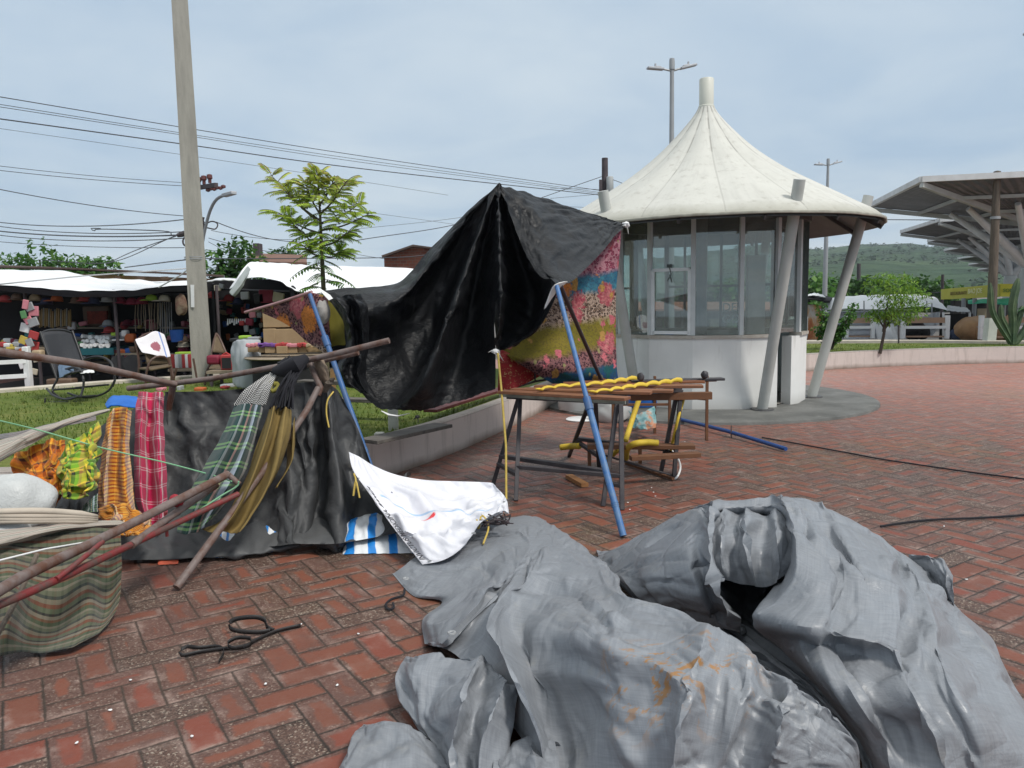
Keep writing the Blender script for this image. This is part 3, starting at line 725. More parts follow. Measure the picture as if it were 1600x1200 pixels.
cs = [B1, A1, A1 + axx * CW, B1 + axx * CW]; cen = V(CC.x, CC.y, zE - .82)
mb = MB()
for i in range(4):
    p, q = cs[i], cs[(i + 1) % 4]
    mb.grid([[p.lerp(cen, t / 4).lerp(q.lerp(cen, t / 4), s_ / 8) for s_ in range(9)] for t in range(5)])
obj('roof_sheet', mb, M_CAN, canopy, solid=.06, smooth=False)
for i in range(4):
    p, q = cs[i], cs[(i + 1) % 4]; mb = MB().beam(p + V(0, 0, .02), q + V(0, 0, .02), .10, .13); obj('fascia', mb, M_FASC, canopy, smooth=False)
nd_ = V(CC.x, CC.y, 2.05)
mb = MB().lathe([(.24, 0), (.24, 1.86), (.20, 2.05)], 20); mb.xform(Matrix.Translation((CC.x, CC.y, 0))); obj('column', mb, M_POST, canopy)
for i in range(4):
    for f in (.25, .75):
        p = cs[i].lerp(cs[(i + 1) % 4], f).lerp(cen, .48); p.z -= .10
        mb = MB().tube([nd_, nd_.lerp(p, .5), p], [.13, .10, .07], 10); obj('branch', mb, M_FASC, canopy)
    p = cs[i]; mb = MB().beam(cen - V(0, 0, .09), p - V(0, 0, .10), .10, .12); obj('hip_rafter', mb, MATS['grey_painted_post'], canopy, smooth=False)
    for f in (.33, .66):
        a, b = cs[i].lerp(cen, f), cs[(i + 1) % 4].lerp(cen, f); mb = MB().beam(a - V(0, 0, .08), b - V(0, 0, .08), .05, .08); obj('purlin', mb, MATS['grey_painted_post'], canopy, smooth=False)
mb = MB().lathe([(.07, 2.05), (.07, 2.9), (.22, 3.1), (.22, 3.16)], 16); mb.xform(Matrix.Translation((CC.x, CC.y, 0))); obj('rain_funnel', mb, M_FASC, canopy)
ords = ['second', 'third', 'fourth', 'fifth', 'sixth', 'seventh']
for k in range(6):
    u_, v_ = ((1408, 363), (1450, 377), (1476, 391), (1497, 404), (1514, 413), (1528, 421))[k]
    t_ = GV(u_, v_, zE); c = dupl(canopy, V(CC.x + t_.x - A1.x, CC.y + t_.y - A1.y, 0), 0, ords[k] + ' grey steel canopy from the front in the receding row on the right')
# ================================================================== posts and lamps
M_GALV = worn('galvanised_pole', (.33, .34, .35), (.25, .255, .26), .5, 2, .5, .15, metal=.2)
M_LAMP = worn('lamp_housing', (.42, .43, .45), (.3, .31, .33), .4, 6, .4)
def lamp_post(u, vt, Y, rz, label, base=0.0, H=None):
    t = PV(u, vt, Y); b = V(t.x, t.y, base)
    r = thing('street_lamp', b, label, 'street lamp', 'twin arm street lamps'); k = Y / 24.6
    mb = MB().tube([b, b.lerp(t, .5), t], [.11 * k ** .5, .085 * k ** .5, .06], 14); obj('pole', mb, M_GALV, r)
    mb = MB().lathe([(.0, .12), (.075, .10), (.085, 0), (.085, -.22)], 12); mb.xform(Matrix.Translation(t)); obj('pole_cap', mb, M_GALV, r)
    for s_ in (-1, 1):
        d = V(math.cos(rz) * s_, math.sin(rz) * s_, 0); zz_ = -.26
        a = t + V(0, 0, zz_); e_ = a + d * .28 + V(0, 0, .04 + (.05 if s_ > 0 else -.0))
        arm = obj('lamp_arm', MB().tube([a, e_], .03, 8), M_GALV, r)
        L = .52
        mb = MB(); f = e_ + d * L + V(0, 0, .14 if s_ > 0 else .01); n = V(-d.y, d.x, 0)
        mb.beam(e_, f, .17, .07); mb.beam(e_.lerp(f, .15) + V(0, 0, .05), e_.lerp(f, .55) + V(0, 0, .05), .11, .05)
        head = obj('lamp_head', mb, M_LAMP, arm, bevel=.02)
        obj('photocell', MB().lathe([(0, .08), (.03, .07), (.03, 0)], 10).xform(Matrix.Translation(e_.lerp(f, .5) + V(0, 0, .07))), M_LAMP, arm)
    return r
lamp_post(1050, 97, 24.0, R(14), 'tall twin lamp post rising just left of the kiosk roof peak')
lamp_post(1294, 251, 42.0, R(12), 'twin lamp post standing behind the right side of the kiosk roof')
lamp_post(1641, 52, 22.0, R(-170), 'twin lamp post whose lamp tips reach in at the top right corner')
def simple_pole(name, pts, rs, m, label, cat, n=12, **k):
    return obj(name, MB().tube(pts, rs, n), m, label=label, cat=cat, **k)
M_WOODP = mat('weathered_timber_pole', lambda g: (lambda o: {'color': g.mix(g.mapr(g.noise(g.scl(o, 9, 9, 1), 3, 5, .7), .35, .65), (.15, .12, .09), (.07, .055, .045)), 'rough': .85, 'normal': g.bump(g.noise(g.scl(o, 9, 9, .7), 5, 4), .8, .01)})(g.coord()))
# electricity pole behind the kiosk
t = PV(945, 247, 38.0); b = V(t.x, t.y, 0)
up = thing('utility_pole', b, 'dark electricity pole with a pale drum above the left of the kiosk roof', 'utility pole')
obj('pole', MB().tube([b, t], [.20, .15], 10), worn('tarred_pole', (.055, .045, .05), (.11, .085, .09), .6, 4, .8), up)
c = PV(953, 288, 37.7); obj('transformer', MB().lathe([(0, .38), (.15, .36), (.17, .3), (.17, -.3), (.14, -.35), (0, -.38)], 16).xform(Matrix.Translation(c)), worn('pale_drum', (.45, .47, .46), (.3, .3, .3), .5, 4, .5), up)
c = PV(938.5, 290, 37.8); obj('junction_box', MB().box(c, (.14, .14, .55)), MATS['tarred_pole'], up)
obj('bracket', MB().beam(PV(936, 303, 37.8), PV(964, 301, 37.8), .12, .1), MATS['tarred_pole'], up)
obj('cable_bundle', MB().tube([PV(951, 300, 37.5), PV(957, 312, 37.4), PV(953, 322, 37.5), PV(960, 318, 37.4), PV(962, 308, 37.5)], .05, 6), MATS['tarred_pole'], up)
# two-tone pole in front of the canopies
b = GV(1545, 536, LZ); Y = b.y; m_ = PV(1549, 497, Y); t = PV(1558, 272, Y)
up = thing('utility_pole', b, 'brown timber pole with a whitewashed foot beside the cactus', 'utility pole')
obj('whitewashed_foot', MB().beam(b, m_, .20, .20, (0, 1, 0)), worn('whitewash', (.55, .57, .52), (.40, .42, .38), .7, 5, .8), up, smooth=False)
obj('pole', MB().tube([m_, m_.lerp(t, .5), t], [.105, .095, .075], 10), M_WOODP, up)
obj('pole_cap', MB().lathe([(0, .08), (.07, .06), (.09, 0), (.085, -.05)], 10).xform(Matrix.Translation(t)), M_WOODP, up)
obj('steel_band', MB().lathe([(.105, -.03), (.105, .03)], 12).xform(Matrix.Translation(m_.lerp(t, .70))), M_GALV, up)
simple_pole('post', [V(*PV(1342, 452, 60).xy, 0), PV(1342, 412, 60)], .14, MATS['tarred_pole'], 'thin dark distant post before the hill behind the kiosk post', 'post')
simple_pole('post', [V(*PV(1473, 452, 40).xy, 0), PV(1473, 429, 40)], .07, MATS['tarred_pole'], 'short dark post rising above the left end of the yellow awning', 'post')
# ================================================================== market stalls, plants and benches beyond the right lawn
def rust_fn(g):
    p = g.coord(); n = g.noise(g.scl(p, 1, 1, .6), 2.2, 5, .65, .8); c = g.ramp(n, [(.38, (.50, .46, .42)), (.48, (.46, .24, .10)), (.56, (.38, .10, .035)), (.66, (.50, .30, .14))]); return {'color': c, 'rough': .8}
M_WTARP = worn('white_awning_sheet', (.78, .79, .80), (.66, .68, .70), .4, 2, .5, .4, .02)
M_GTARP = worn('grey_awning_sheet', (.34, .36, .38), (.24, .25, .27), .6, 2, .5, .5, .03)
M_DARK = worn('black_cloth_and_shade', (.012, .012, .014), (.022, .02, .022), .5, 2, .9)  # black cloth; on stall backdrops it paints the interior shade
YM = 21.5
def q4(u0, v0, u1, v1, Y): return [PV(u0, v0, Y), PV(u1, v0, Y), PV(u1, v1, Y), PV(u0, v1, Y)]
def box_px(mb, u0, v0, u1, v1, Y, depth, mi=0):
    a = PV(u0, v1, Y); b = PV(u1, v0, Y); return mb.box(((a.x + b.x) / 2, Y + depth / 2, (a.z + b.z) / 2), (abs(b.x - a.x), depth, abs(b.z - a.z)), None, mi)
sh = thing('rusty_shed', PV(1270, 532, YM), 'rust streaked orange metal shed just right of the kiosk', 'shed')
obj('wall', box_px(MB(), 1253, 476, 1284, 531, YM - .3, 1.6), mat('rusted_sheet_metal', rust_fn), sh, smooth=False)
mb = MB().grid(loft([[PV(1246, 472, YM - .6), PV(1246, 466, YM + 2)], [PV(1268, 470, YM - .6), PV(1268, 462, YM + 2)], [PV(1296, 474, YM - .6), PV(1300, 468, YM + 2)]], 8, 8, wr=.06, wsc=(5, 3), seed=3)); obj('roof', mb, M_DARK, sh, solid=.05)
mb = MB().grid(loft([[PV(1260, 468, YM - .4), PV(1262, 465, YM + 1)], [PV(1275, 466.5, YM - .4), PV(1275, 463, YM + 1)], [PV(1290, 470, YM - .4), PV(1288, 467, YM + 1)]], 6, 6, wr=.04, wsc=(4, 3), seed=5)); mb.v = [(x, y, z + .07) for x, y, z in mb.v]; obj('roof_scrap', mb, M_WTARP, sh, solid=.01)
ws = thing('market_stall', PV(1370, 532, YM), 'long closed stall wrapped in white sheeting across the right lawn', 'market stall')
corr = mat('white_corrugated', lambda g: (lambda o: {'color': g.mix(g.mapr(g.noise(o, 1.2, 4), .4, .65), (.66, .69, .74), (.46, .49, .54)), 'rough': .5, 'normal': g.bump(g.m('SINE', g.sep(o)[2] * 42.0), .6, .03)})(g.coord()))
obj('wall', box_px(MB(), 1285, 487, 1425, 531, YM, 2.2), corr, ws, smooth=False)
rows = loft([[PV(1280, 487, YM - .5), PV(1284, 474, YM + .6), PV(1290, 468, YM + 2.4)], [PV(1330, 484, YM - .5), PV(1330, 472, YM + .6), PV(1330, 464, YM + 2.4)], [PV(1380, 486, YM - .5), PV(1380, 470, YM + .6), PV(1382, 462, YM + 2.4)], [PV(1440, 480, YM - .5), PV(1436, 469, YM + .6), PV(1436, 462, YM + 2.4)], [PV(1482, 487, YM - .5), PV(1470, 474, YM + .6), PV(1462, 466, YM + 2.4)]], 10, 8, wr=.05, wsc=(8, 3), seed=9)
obj('awning', MB().grid(rows), M_WTARP, ws, sub=1)
rows = loft([[PV(1366, 497, YM - .55), PV(1370, 530, YM - .6)], [PV(1384, 500, YM - .7), PV(1400, 530, YM - .9)], [PV(1400, 508, YM - .6), PV(1412, 530, YM - .8)], [PV(1416, 516, YM - .55), PV(1424, 530, YM - .6)]], 12, 7, wr=.06, wsc=(6, 1), seed=4); obj('hanging_sheet', MB().grid(rows), M_WTARP, ws, sub=1)
for a, b in (((1285, 484), (1425, 484)), ((1300, 498), (1425, 498)), ((1350, 470), (1350, 500)), ((1392, 490), (1392, 530)), ((1448, 470), (1448, 505)), ((1456, 474), (1456, 505)), ((1372, 506), (1440, 507))): obj('rail', MB().tube([PV(*a, YM - .58), PV(*b, YM - .58)], .018, 6), M_GALV, ws)
gs = thing('market_stall', PV(1480, 532, YM - .6), 'grey roofed stall with dark mesh drooping on its left side', 'market stall')
rows = loft([[PV(1478, 486, YM - 1), PV(1480, 478, YM + 1)], [PV(1500, 488, YM - 1), PV(1498, 480, YM + 1)], [PV(1517, 488, YM - 1), PV(1512, 482, YM + 1)]], 6, 8, wr=.03, wsc=(5, 2), seed=2); obj('awning', MB().grid(rows), M_GTARP, gs, sub=1)
rows = loft([[PV(1418, 512, YM - .8), PV(1420, 526, YM - .9)], [PV(1436, 498, YM - .8), PV(1440, 524, YM - .9)], [PV(1456, 490, YM - .8), PV(1458, 524, YM - .9)], [PV(1470, 486, YM - .8), PV(1464, 505, YM - .9)]], 10, 7, wr=.08, wsc=(6, 3), seed=6); obj('mesh_sheet', MB().grid(rows), M_GTARP, gs, sub=1)
obj('back_wall', box_px(MB(), 1470, 490, 1520, 531, YM + .8, .1), MATS['black_cloth_and_shade'], gs, smooth=False)
for u in (1474, 1515): obj('post', MB().tube([PV(u, 488, YM - .9), PV(u, 531, YM - .9)], .03, 8), M_WPL, gs)
heap_i = 0
for (u, v, sx, sy, m, nm, lab) in ((1429, 517, .22, .2, 'black_cloth_and_shade', 'black_sack', 'black sack piled before the white sheeted stall, left one'), (1440, 519, .2, .17, 'black_cloth_and_shade', 'black_sack', 'black sack beside the drooping grey mesh, right one of the pair'), (1430, 508, .2, .14, 'black_cloth_and_shade', 'black_sack', 'black sack on top of the dark pile before the white stall'), (1505, 523, .3, .2, 'faded_dark_blue', 'blue_bundle', 'dark blue bundle under the grey roofed stall')):
    mm = MATS.get(m) or worn('faded_dark_blue', (.04, .06, .12), (.09, .10, .14), .6, 5, .8); obj(nm, MB().blob(PV(u, v, YM - 1.0), (sx * 1.2, sx, sy * 1.2), 8, u, .3), mm, label=lab, cat='sack', sub=1)
M_BROWNT = worn('brown_tarp', (.36, .21, .10), (.24, .14, .07), .6, 4, .7, .6, .03)
rows = loft([[PV(1499, 516, 20.4), PV(1502, 526, 20.2), PV(1510, 530, 20.3)], [PV(1508, 505, 20.4), PV(1512, 515, 19.9), PV(1515, 530, 20.2)], [PV(1530, 502, 20.5), PV(1530, 514, 19.9), PV(1532, 530, 20.2)], [PV(1560, 502, 20.6), PV(1562, 515, 20.0), PV(1562, 530, 20.2)], [PV(1600, 500, 20.8), PV(1602, 514, 20.2), PV(1604, 530, 20.3)]], 12, 7, wr=.06, wsc=(7, 4), seed=5)
obj('covered_cart', MB().grid(rows), M_BROWNT, label='long bundle covered with a brown tarp behind the whitewashed pole', cat='covered cart', ang=180, sub=1, solid=.4)
rows = loft([[PV(1562, 500, 21), PV(1566, 528, 20.7)], [PV(1585, 494, 21), PV(1587, 528, 20.6)], [PV(1615, 492, 21.2), PV(1617, 528, 20.8)]], 10, 8, wr=.08, wsc=(6, 4), seed=8); obj('covered_cart', MB().grid(rows), worn('orange_tarp', (.44, .22, .09), (.30, .15, .07), .6, 4, .7, .6, .03), label='orange tarp covered heap behind the cactus', cat='covered cart', ang=180, sub=1, solid=.4)
# restaurant awning with lettering
rs_ = thing('restaurant_awning', PV(1540, 530, 23), 'yellow green restaurant awning sign running behind the whitewashed pole', 'awning')
M_YSIGN = worn('yellow_green_sign', (.45, .43, .055), (.36, .35, .05), .4, 2, .6); M_YSIGN2 = worn('bright_yellow_sign', (.66, .62, .06), (.56, .52, .05), .4, 2, .6)
a, b, c, d = PV(1471, 452, 25.5), PV(1562, 444, 22), PV(1562, 464, 22), PV(1471, 468, 25.5)
obj('side_panel', MB().slab([a, b, c, d], V(.05, .12, 0)), M_YSIGN, rs_, smooth=False)
a2, b2, c2, d2 = PV(1563, 443.5, 22), PV(1640, 443.5, 22), PV(1640, 463, 22), PV(1563, 463.5, 22)
obj('front_panel', MB().slab([a2, b2, c2, d2], V(0, .12, 0)), M_YSIGN2, rs_, smooth=False)
obj('canvas_roof', MB().slab([a + V(.2, .2, -.12), b2 + V(0, .2, -.12), b2 + V(0, 4, -.16), a + V(1, 4, -.16)], V(0, 0, .03)), M_DARK, rs_, smooth=False)
def sign_text(t, size, p, q, down, m, bold=True, par=rs_):
    mb = text_mb(t, size, .004, (1, 1), bold); xs = [v[0] for v in mb.v]; L = max(xs) - min(xs); e = (q - p); k = e.length / L; e.normalize(); n = e.cross(V(0, 0, 1))
    mb.v = [tuple(p + e * ((x - min(xs)) * k) + V(0, 0, y * k * .95) + n * (z + .012)) for x, y, z in mb.v]; return obj('lettering', mb, m, par, smooth=False)
def on_panel(u, f):                                        # point of the side panel seen in image column u
    lo, hi = 0.0, 1.0
    for _ in range(40):
        t = (lo + hi) / 2; q = a.lerp(b, t)
        if px(q)[0] < u: lo = t
        else: hi = t
    return a.lerp(b, t).lerp(d.lerp(c, t), f)
sign_text('RESTAURANTE', .2, on_panel(1485.5, .72), on_panel(1511, .72), 0, worn('olive_letters', (.16, .12, .03), (.2, .16, .04), .3, 5, .7))
sign_text('BAO JOE', .2, on_panel(1513, .70), on_panel(1535, .70), 0, worn('pale_yellow_letters', (.66, .66, .38), (.6, .6, .3), .3, 5, .7))
sign_text('SON', .2, PV(1567, 458, 21.97), PV(1583, 458, 21.97), 0, worn('green_letters', (.10, .22, .05), (.14, .26, .06), .3, 5, .7))
rows = loft([[PV(1512, 468, 23.2), PV(1512, 474, 23)], [PV(1545, 466, 22.6), PV(1545, 473, 22.4)], [PV(1570, 465, 22.3), PV(1570, 476, 22.1)], [PV(1600, 464, 22.3), PV(1600, 472, 22.1)], [PV(1640, 464, 22.3), PV(1640, 475, 22.1)]], 6, 7, wr=.04, wsc=(8, 2), seed=3); obj('green_valance', MB().grid(rows), worn('green_valance', (.02, .28, .16), (.015, .2, .12), .4, 4, .7), rs_, sub=1)
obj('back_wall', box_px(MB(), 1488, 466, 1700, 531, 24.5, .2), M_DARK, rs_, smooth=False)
for u in (1506, 1523, 1569): obj('post', MB().tube([PV(u, 466, 22.9), V(*PV(u, 466, 22.9).xy, 0)], .06, 8), M_GALV, rs_)
obj('door', box_px(MB(), 1527, 482, 1545, 520, 24.2, .06), worn('tan_door', (.30, .25, .17), (.22, .18, .12), .5, 4, .7), rs_, smooth=False)
obj('fridge', box_px(MB(), 1503, 492, 1514, 526, 22.8, .5), worn('dark_red_paint', (.22, .02, .03), (.15, .015, .02), .5, 4, .5), label='dark red cabinet under the yellow restaurant awning', cat='cabinet', bevel=.02)
# white park benches on the far kerb
def far_bench(u0, u1, v, Y, label):
    a, b = GV(u0, v, LZ), GV(u1, v, LZ); r = thing('park_bench', a.lerp(b, .5), label, 'bench', 'white posted park benches'); e = (b - a)
    hgt = .60
    for p in (a, b): obj('post', MB().box(p + V(0, 0, hgt / 2), (.10, .10, hgt)), M_WPL, r, bevel=.01)
    obj('back_plank', MB().beam(a + V(0, .02, hgt - .12), b + V(0, .02, hgt - .12), .04, .14), worn('tan_plank', (.34, .22, .15), (.24, .15, .10), .5, 6, .7), r)
    obj('seat_rail', MB().beam(a + V(0, -.03, .30), b + V(0, -.03, .30), .05, .07), M_WPL, r); obj('seat_plank', MB().beam(a + V(0, .14, .31), b + V(0, .14, .31), .30, .04), MATS['tan_plank'], r)
    obj('foot_rail', MB().beam(a + V(0, .02, .06), b + V(0, .02, .06), .04, .04), MATS['tan_plank'], r)
    return r
far_bench(1322, 1363, 529, 0, 'white posted bench in front of the white sheeted stall'); far_bench(1410.5, 1479, 529.5, 0, 'white posted bench in front of the black sacks and drooping mesh'); far_bench(1532, 1606, 530.5, 0, 'white posted bench behind the cactus at the right edge'); far_bench(1222, 1258, 529, 0, 'white posted bench in front of the rusty shed, half hidden by the kiosk')
# plants
M_LEAFA = leafmat('feathery_leaf', (.09, .20, .02), (.16, .30, .035), (.26, .36, .06)); M_LEAFB = leafmat('shrub_leaf', (.035, .11, .02), (.08, .20, .035), (.18, .30, .07)); M_LEAFD = leafmat('dark_tree_leaf', (.02, .06, .015), (.045, .11, .022), (.09, .17, .035))
M_BARK = worn('dark_bark', (.05, .04, .032), (.09, .075, .06), .6, 12, .9, .6, .01)
def tree(name, base, H, blobs, n, leaf, m, label, cat='tree', group=None, tr=.05, seed=1, limbs=True, aspect=.5):
    r = thing(name, base, label, cat, group); mb = MB(); top = V(*blobs[0][0])
    mb.tube([base, base.lerp(top, .5) + V(.03, 0, 0), top], [tr, tr * .8, tr * .35], 8)
    if limbs:
        for c, rad, w_ in blobs[1:]: s_ = base.lerp(top, .45 + .3 * random.Random(seed + len(mb.v)).random()); mb.tube([s_, s_.lerp(V(*c), .55) + V(0, 0, .03), V(*c)], [tr * .5, tr * .35, tr * .15], 6)
    obj('trunk', mb, M_BARK, r); obj('crown', foliage(MB(), blobs, n, leaf, seed, aspect), m, r, smooth=False); return r
b = GV(1375, 552.5, LZ); Yt = b.y
tree('young_tree', b, 2, [(PV(1384, 482, Yt), (.28, .3, .25), .7), (PV(1392, 447, Yt), (.55, .5, .33), 2), (PV(1415, 482, Yt), (.45, .4, .22), 1.4), (PV(1366, 492, Yt), (.22, .25, .12), .5), (PV(1420, 460, Yt + .3), (.45, .4, .2), .9), (PV(1400, 497, Yt), (.4, .3, .14), .8)], 2600, .085, M_LEAFA, 'feathery young tree on a thin trunk on the right lawn', tr=.035, seed=4, aspect=.35)
b = GV(1298, 546, LZ); Yt = b.y
sr = thing('shrub', b, 'leafy shrub with arching stems on the right lawn beside the kiosk post', 'shrub'); mb = MB(); bl = []
for (u, v) in ((1283, 478), (1290, 500), (1278, 515), (1300, 496), (1318, 505), (1334, 478), (1326, 494), (1310, 520)):
    p = PV(u, v, Yt + random.uniform(-.2, .2)); mb.tube(cr([b, b.lerp(p, .5) + V((p.x - b.x) * .1, 0, .08), p], 8), [.035, .03, .028, .025, .02, .016, .012, .008], 6)
    for t in (.45, .62, .8, .97): bl.append((b.lerp(p, t) + V((p.x - b.x) * .05, 0, .04), (.14, .14, .10), 1))
obj('stem', mb, M_BARK, sr); obj('crown', foliage(MB(), bl, 1500, .085, 9, .6), M_LEAFB, sr, smooth=False)
b = GV(1580, 539.5, LZ); Yt = b.y
cx_ = thing('cactus', b, 'tall dark green columnar cactus with upright arms near the whitewashed pole', 'cactus'); M_CACT = mat('cactus_skin', lambda g: (lambda o: {'color': g.mix(g.mapr(g.noise(o, 6, 4), .35, .65), (.03, .065, .028), (.075, .115, .05)), 'rough': .6})(g.coord()))
for pts, r_ in (([(1581, 538), (1560, 505), (1550, 482), (1547, 442)], .062), ([(1582, 538), (1583, 500), (1582, 478), (1591, 435)], .085), ([(1584, 538), (1597, 522), (1608, 500), (1606, 470)], .075), ([(1581, 530), (1572, 510), (1565, 495), (1564, 476)], .06), ([(1583, 525), (1590, 505), (1596, 484), (1598, 478)], .06)):
    q = cr([PV(u, v, Yt) for u, v in pts], 14); mb = MB(); mb.tube(q, [r_ * (1.0 if i < 12 else (.8 if i == 12 else .35)) for i in range(14)], 14)
    for k in range(0, len(mb.v)):
        j = k % 14; i = k // 14
        if j % 2 and i < 14: mb.v[k] = tuple(V(mb.v[k]).lerp(q[i], .22))
    obj('arm', mb, M_CACT, cx_, ang=25)
mb = MB(); 
for k in range(9): a = k * .7; p = PV(1606, 492, Yt); mb.tube(cr([p, p + V(math.cos(a) * .16, math.sin(a) * .16, .14), p + V(math.cos(a) * .36, math.sin(a) * .36, .06)], 8), [.02, .03, .035, .035, .03, .022, .012, .004], 4, flat=.25)
obj('agave', mb, leafmat('agave_leaf', (.05, .14, .05), (.10, .22, .09)), label='spiky agave at the right edge beside the cactus', cat='plant')
st_ = GV(1404, 536.5, LZ); obj('stake', MB().tube([st_, PV(1404, 500, st_.y)], .02, 6), MATS['tarred_pole'], label='thin dark stake on the right lawn behind the young tree', cat='stake')
# tree belt under the hill
for i, (u, v, Y, rx, rz_) in enumerate([(1262, 452, 55, 2.4, 1.5), (1290, 450, 60, 2.2, 1.4), (1318, 456, 58, 2.2, 1.2), (1345, 457, 62, 2.0, 1.3), (1368, 455, 57, 2.4, 1.2), (1440, 455, 60, 2.2, 1.5), (1462, 459, 63, 1.9, 1.2), (1240, 455, 56, 2.0, 1.4), (1204, 456, 58, 2.2, 1.4), (1150, 458, 60, 2.4, 1.4), (1095, 458, 61, 2.4, 1.3), (1480, 461, 66, 2.2, 1.2), (1405, 456, 64, 2.3, 1.4)]):
    c = PV(u, v, Y); b = V(c.x, c.y, 0)
    tree('bushy_tree', b, 4, [(c, (rx, rx, rz_ * 1.05), 1), (c + V(-rx * .6, 0, -.5), (rx * .7, rx * .7, rz_ * .8), .6), (c + V(rx * .6, .5, -.7), (rx * .7, rx * .7, rz_ * .8), .6), (c + V(0, -.5, -1.5), (rx * .9, rx * .8, rz_), .6)], 900, .55, M_LEAFD if i % 3 else M_LEAFB, 'dark green bushy tree in the belt below the hill on the right', group='trees below the hill', tr=.2, seed=20 + i, aspect=.7)
# stalls behind the kiosk glazing, also standing in for reflections in its panes
M_TILE = worn('red_roof_tiles', (.34, .12, .07), (.22, .09, .055), .6, 6, .9, .6, .02)
for i, (u0, u1, Y, m, lab) in enumerate(((960, 1070, 27, M_TILE, 'red roofed market stall seen through the left kiosk panes'), (1075, 1160, 26, worn('faded_red_tiles', (.26, .12, .08), (.18, .09, .065), .6, 6, .9), 'faded roofed market stall seen through the middle kiosk panes'), (1165, 1245, 27, M_TILE, 'red roofed market stall seen through the right kiosk panes'))):
    r = thing('market_stall', PV((u0 + u1) / 2, 520, Y), lab, 'market stall')
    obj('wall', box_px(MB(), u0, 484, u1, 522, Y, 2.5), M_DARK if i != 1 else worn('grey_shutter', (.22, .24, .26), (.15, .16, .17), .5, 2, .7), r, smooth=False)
    obj('roof', MB().slab([PV(u0 - 6, 486, Y - .8), PV(u1 + 6, 486, Y - .8), PV(u1 + 3, 474, Y + 2.5), PV(u0 - 3, 474, Y + 2.5)], V(0, 0, .06)), m, r, smooth=False)
    for k in range(3): obj('goods_panel', box_px(MB(), u0 + 8 + k * (u1 - u0) / 3.2, 498, u0 + 8 + k * (u1 - u0) / 3.2 + 16, 516, Y - .25, .2), worn(('red_goods', 'cream_goods', 'green_goods')[k], ((.4, .05, .05), (.5, .45, .35), (.1, .25, .1))[k], None, .5, 6, .8), r, smooth=False)
# ================================================================== market stalls beyond the left lawn
Y0 = 13.4
M_CARD = worn('cardboard', (.36, .25, .14), (.27, .18, .10), .5, 6, .85, .3, .004)
M_WOODT = worn('worn_table_top', (.30, .24, .17), (.16, .13, .10), .6, 8, .7)
M_TEAL = worn('teal_table_cloth', (.01, .10, .12), (.008, .06, .075), .5, 5, .8)
COLS = {'red': (.32, .02, .025), 'brown': (.14, .09, .06), 'tan': (.42, .32, .20), 'navy': (.03, .04, .09), 'orange': (.45, .11, .03), 'grey': (.32, .33, .34), 'wine': (.20, .012, .035), 'lime': (.30, .48, .05), 'cream': (.55, .48, .33), 'black': (.015, .015, .017), 'white': (.72, .72, .72), 'yellow': (.55, .42, .08), 'blue': (.02, .10, .38), 'green': (.05, .18, .06), 'pink': (.60, .22, .26), 'purple': (.16, .06, .26), 'teal': (.02, .16, .17)}
def cm(c): return worn(c + '_goods', COLS[c], None, .5, 14, .65)
# building behind: ochre wall under a dark tiled edge
bl_ = thing('market_building', PV(150, 520, 19.5), 'low ochre walled building with a dark tiled roof edge behind the white awning', 'building')
a, b = PV(-60, 424, 19.5), PV(345, 436, 20.5)
obj('wall', MB().slab([V(a.x, a.y, 0), V(b.x, b.y, 0), b, V(a.x, a.y, PV(-60, 421, 19.5).z)], V(0, .3, 0)), mat('ochre_render', lambda g: (lambda o: {'color': g.mix(g.mapr(g.noise(o, .7, 4), .45, .55), (.50, .38, .26), (.52, .40, .14)), 'rough': .85})(g.coord())), bl_, smooth=False)
obj('roof', MB().slab([PV(-60, 417, 19.0), PV(120, 421, 19.2), PV(350, 433, 19.8), PV(350, 431, 24), PV(-60, 414, 24)], V(0, 0, .04)), worn('dark_roof_tiles', (.07, .05, .045), (.14, .09, .07), .6, 6, .9, .8, .03), bl_, smooth=False)
for u in (178, 215, 252): obj('vent', box_px(MB(), u, 432, u + 9, 436, 19.4, .08), cm('brown'), bl_, smooth=False)
# stall with the long white awning
sa = thing('market_stall', PV(150, 588, Y0), 'open market stall with a long sagging white awning at the far left', 'market stall')
rows = loft([[PV(-60, 444, Y0), PV(-60, 432, Y0 + 1.5), PV(-60, 421, Y0 + 4)], [PV(0, 447, Y0), PV(0, 434, Y0 + 1.5), PV(0, 422, Y0 + 4)], [PV(55, 451, Y0 - .05), PV(55, 437, Y0 + 1.5), PV(52, 423, Y0 + 4)], [PV(110, 455, Y0), PV(108, 440, Y0 + 1.5), PV(100, 424, Y0 + 4)], [PV(165, 456, Y0), PV(160, 446, Y0 + 1.5), PV(150, 435, Y0 + 4)], [PV(215, 454, Y0), PV(212, 446, Y0 + 1.5), PV(205, 437, Y0 + 4)], [PV(260, 449, Y0), PV(258, 445, Y0 + 1.5), PV(250, 441, Y0 + 4)], [PV(310, 447, Y0 + .3), PV(308, 443, Y0 + 1.5), PV(302, 440, Y0 + 4)]], 10, 7, wr=.03, wsc=(9, 2), seed=6)
obj('awning', MB().grid(rows), M_WTARP, sa, sub=1, solid=.01)
rows = loft([[PV(u, v, Y0 + .02), PV(u, v + 7 + (u % 7) * .3, Y0 + .12)] for u, v in ((-60, 445), (0, 448), (55, 452), (110, 456), (165, 457), (215, 455), (260, 450), (310, 448))], 4, 7, wr=.02, wsc=(12, 1), seed=2); obj('valance', MB().grid(rows), worn('dark_valance', (.03, .035, .05), (.05, .05, .06), .5, 4, .8), sa, sub=1)
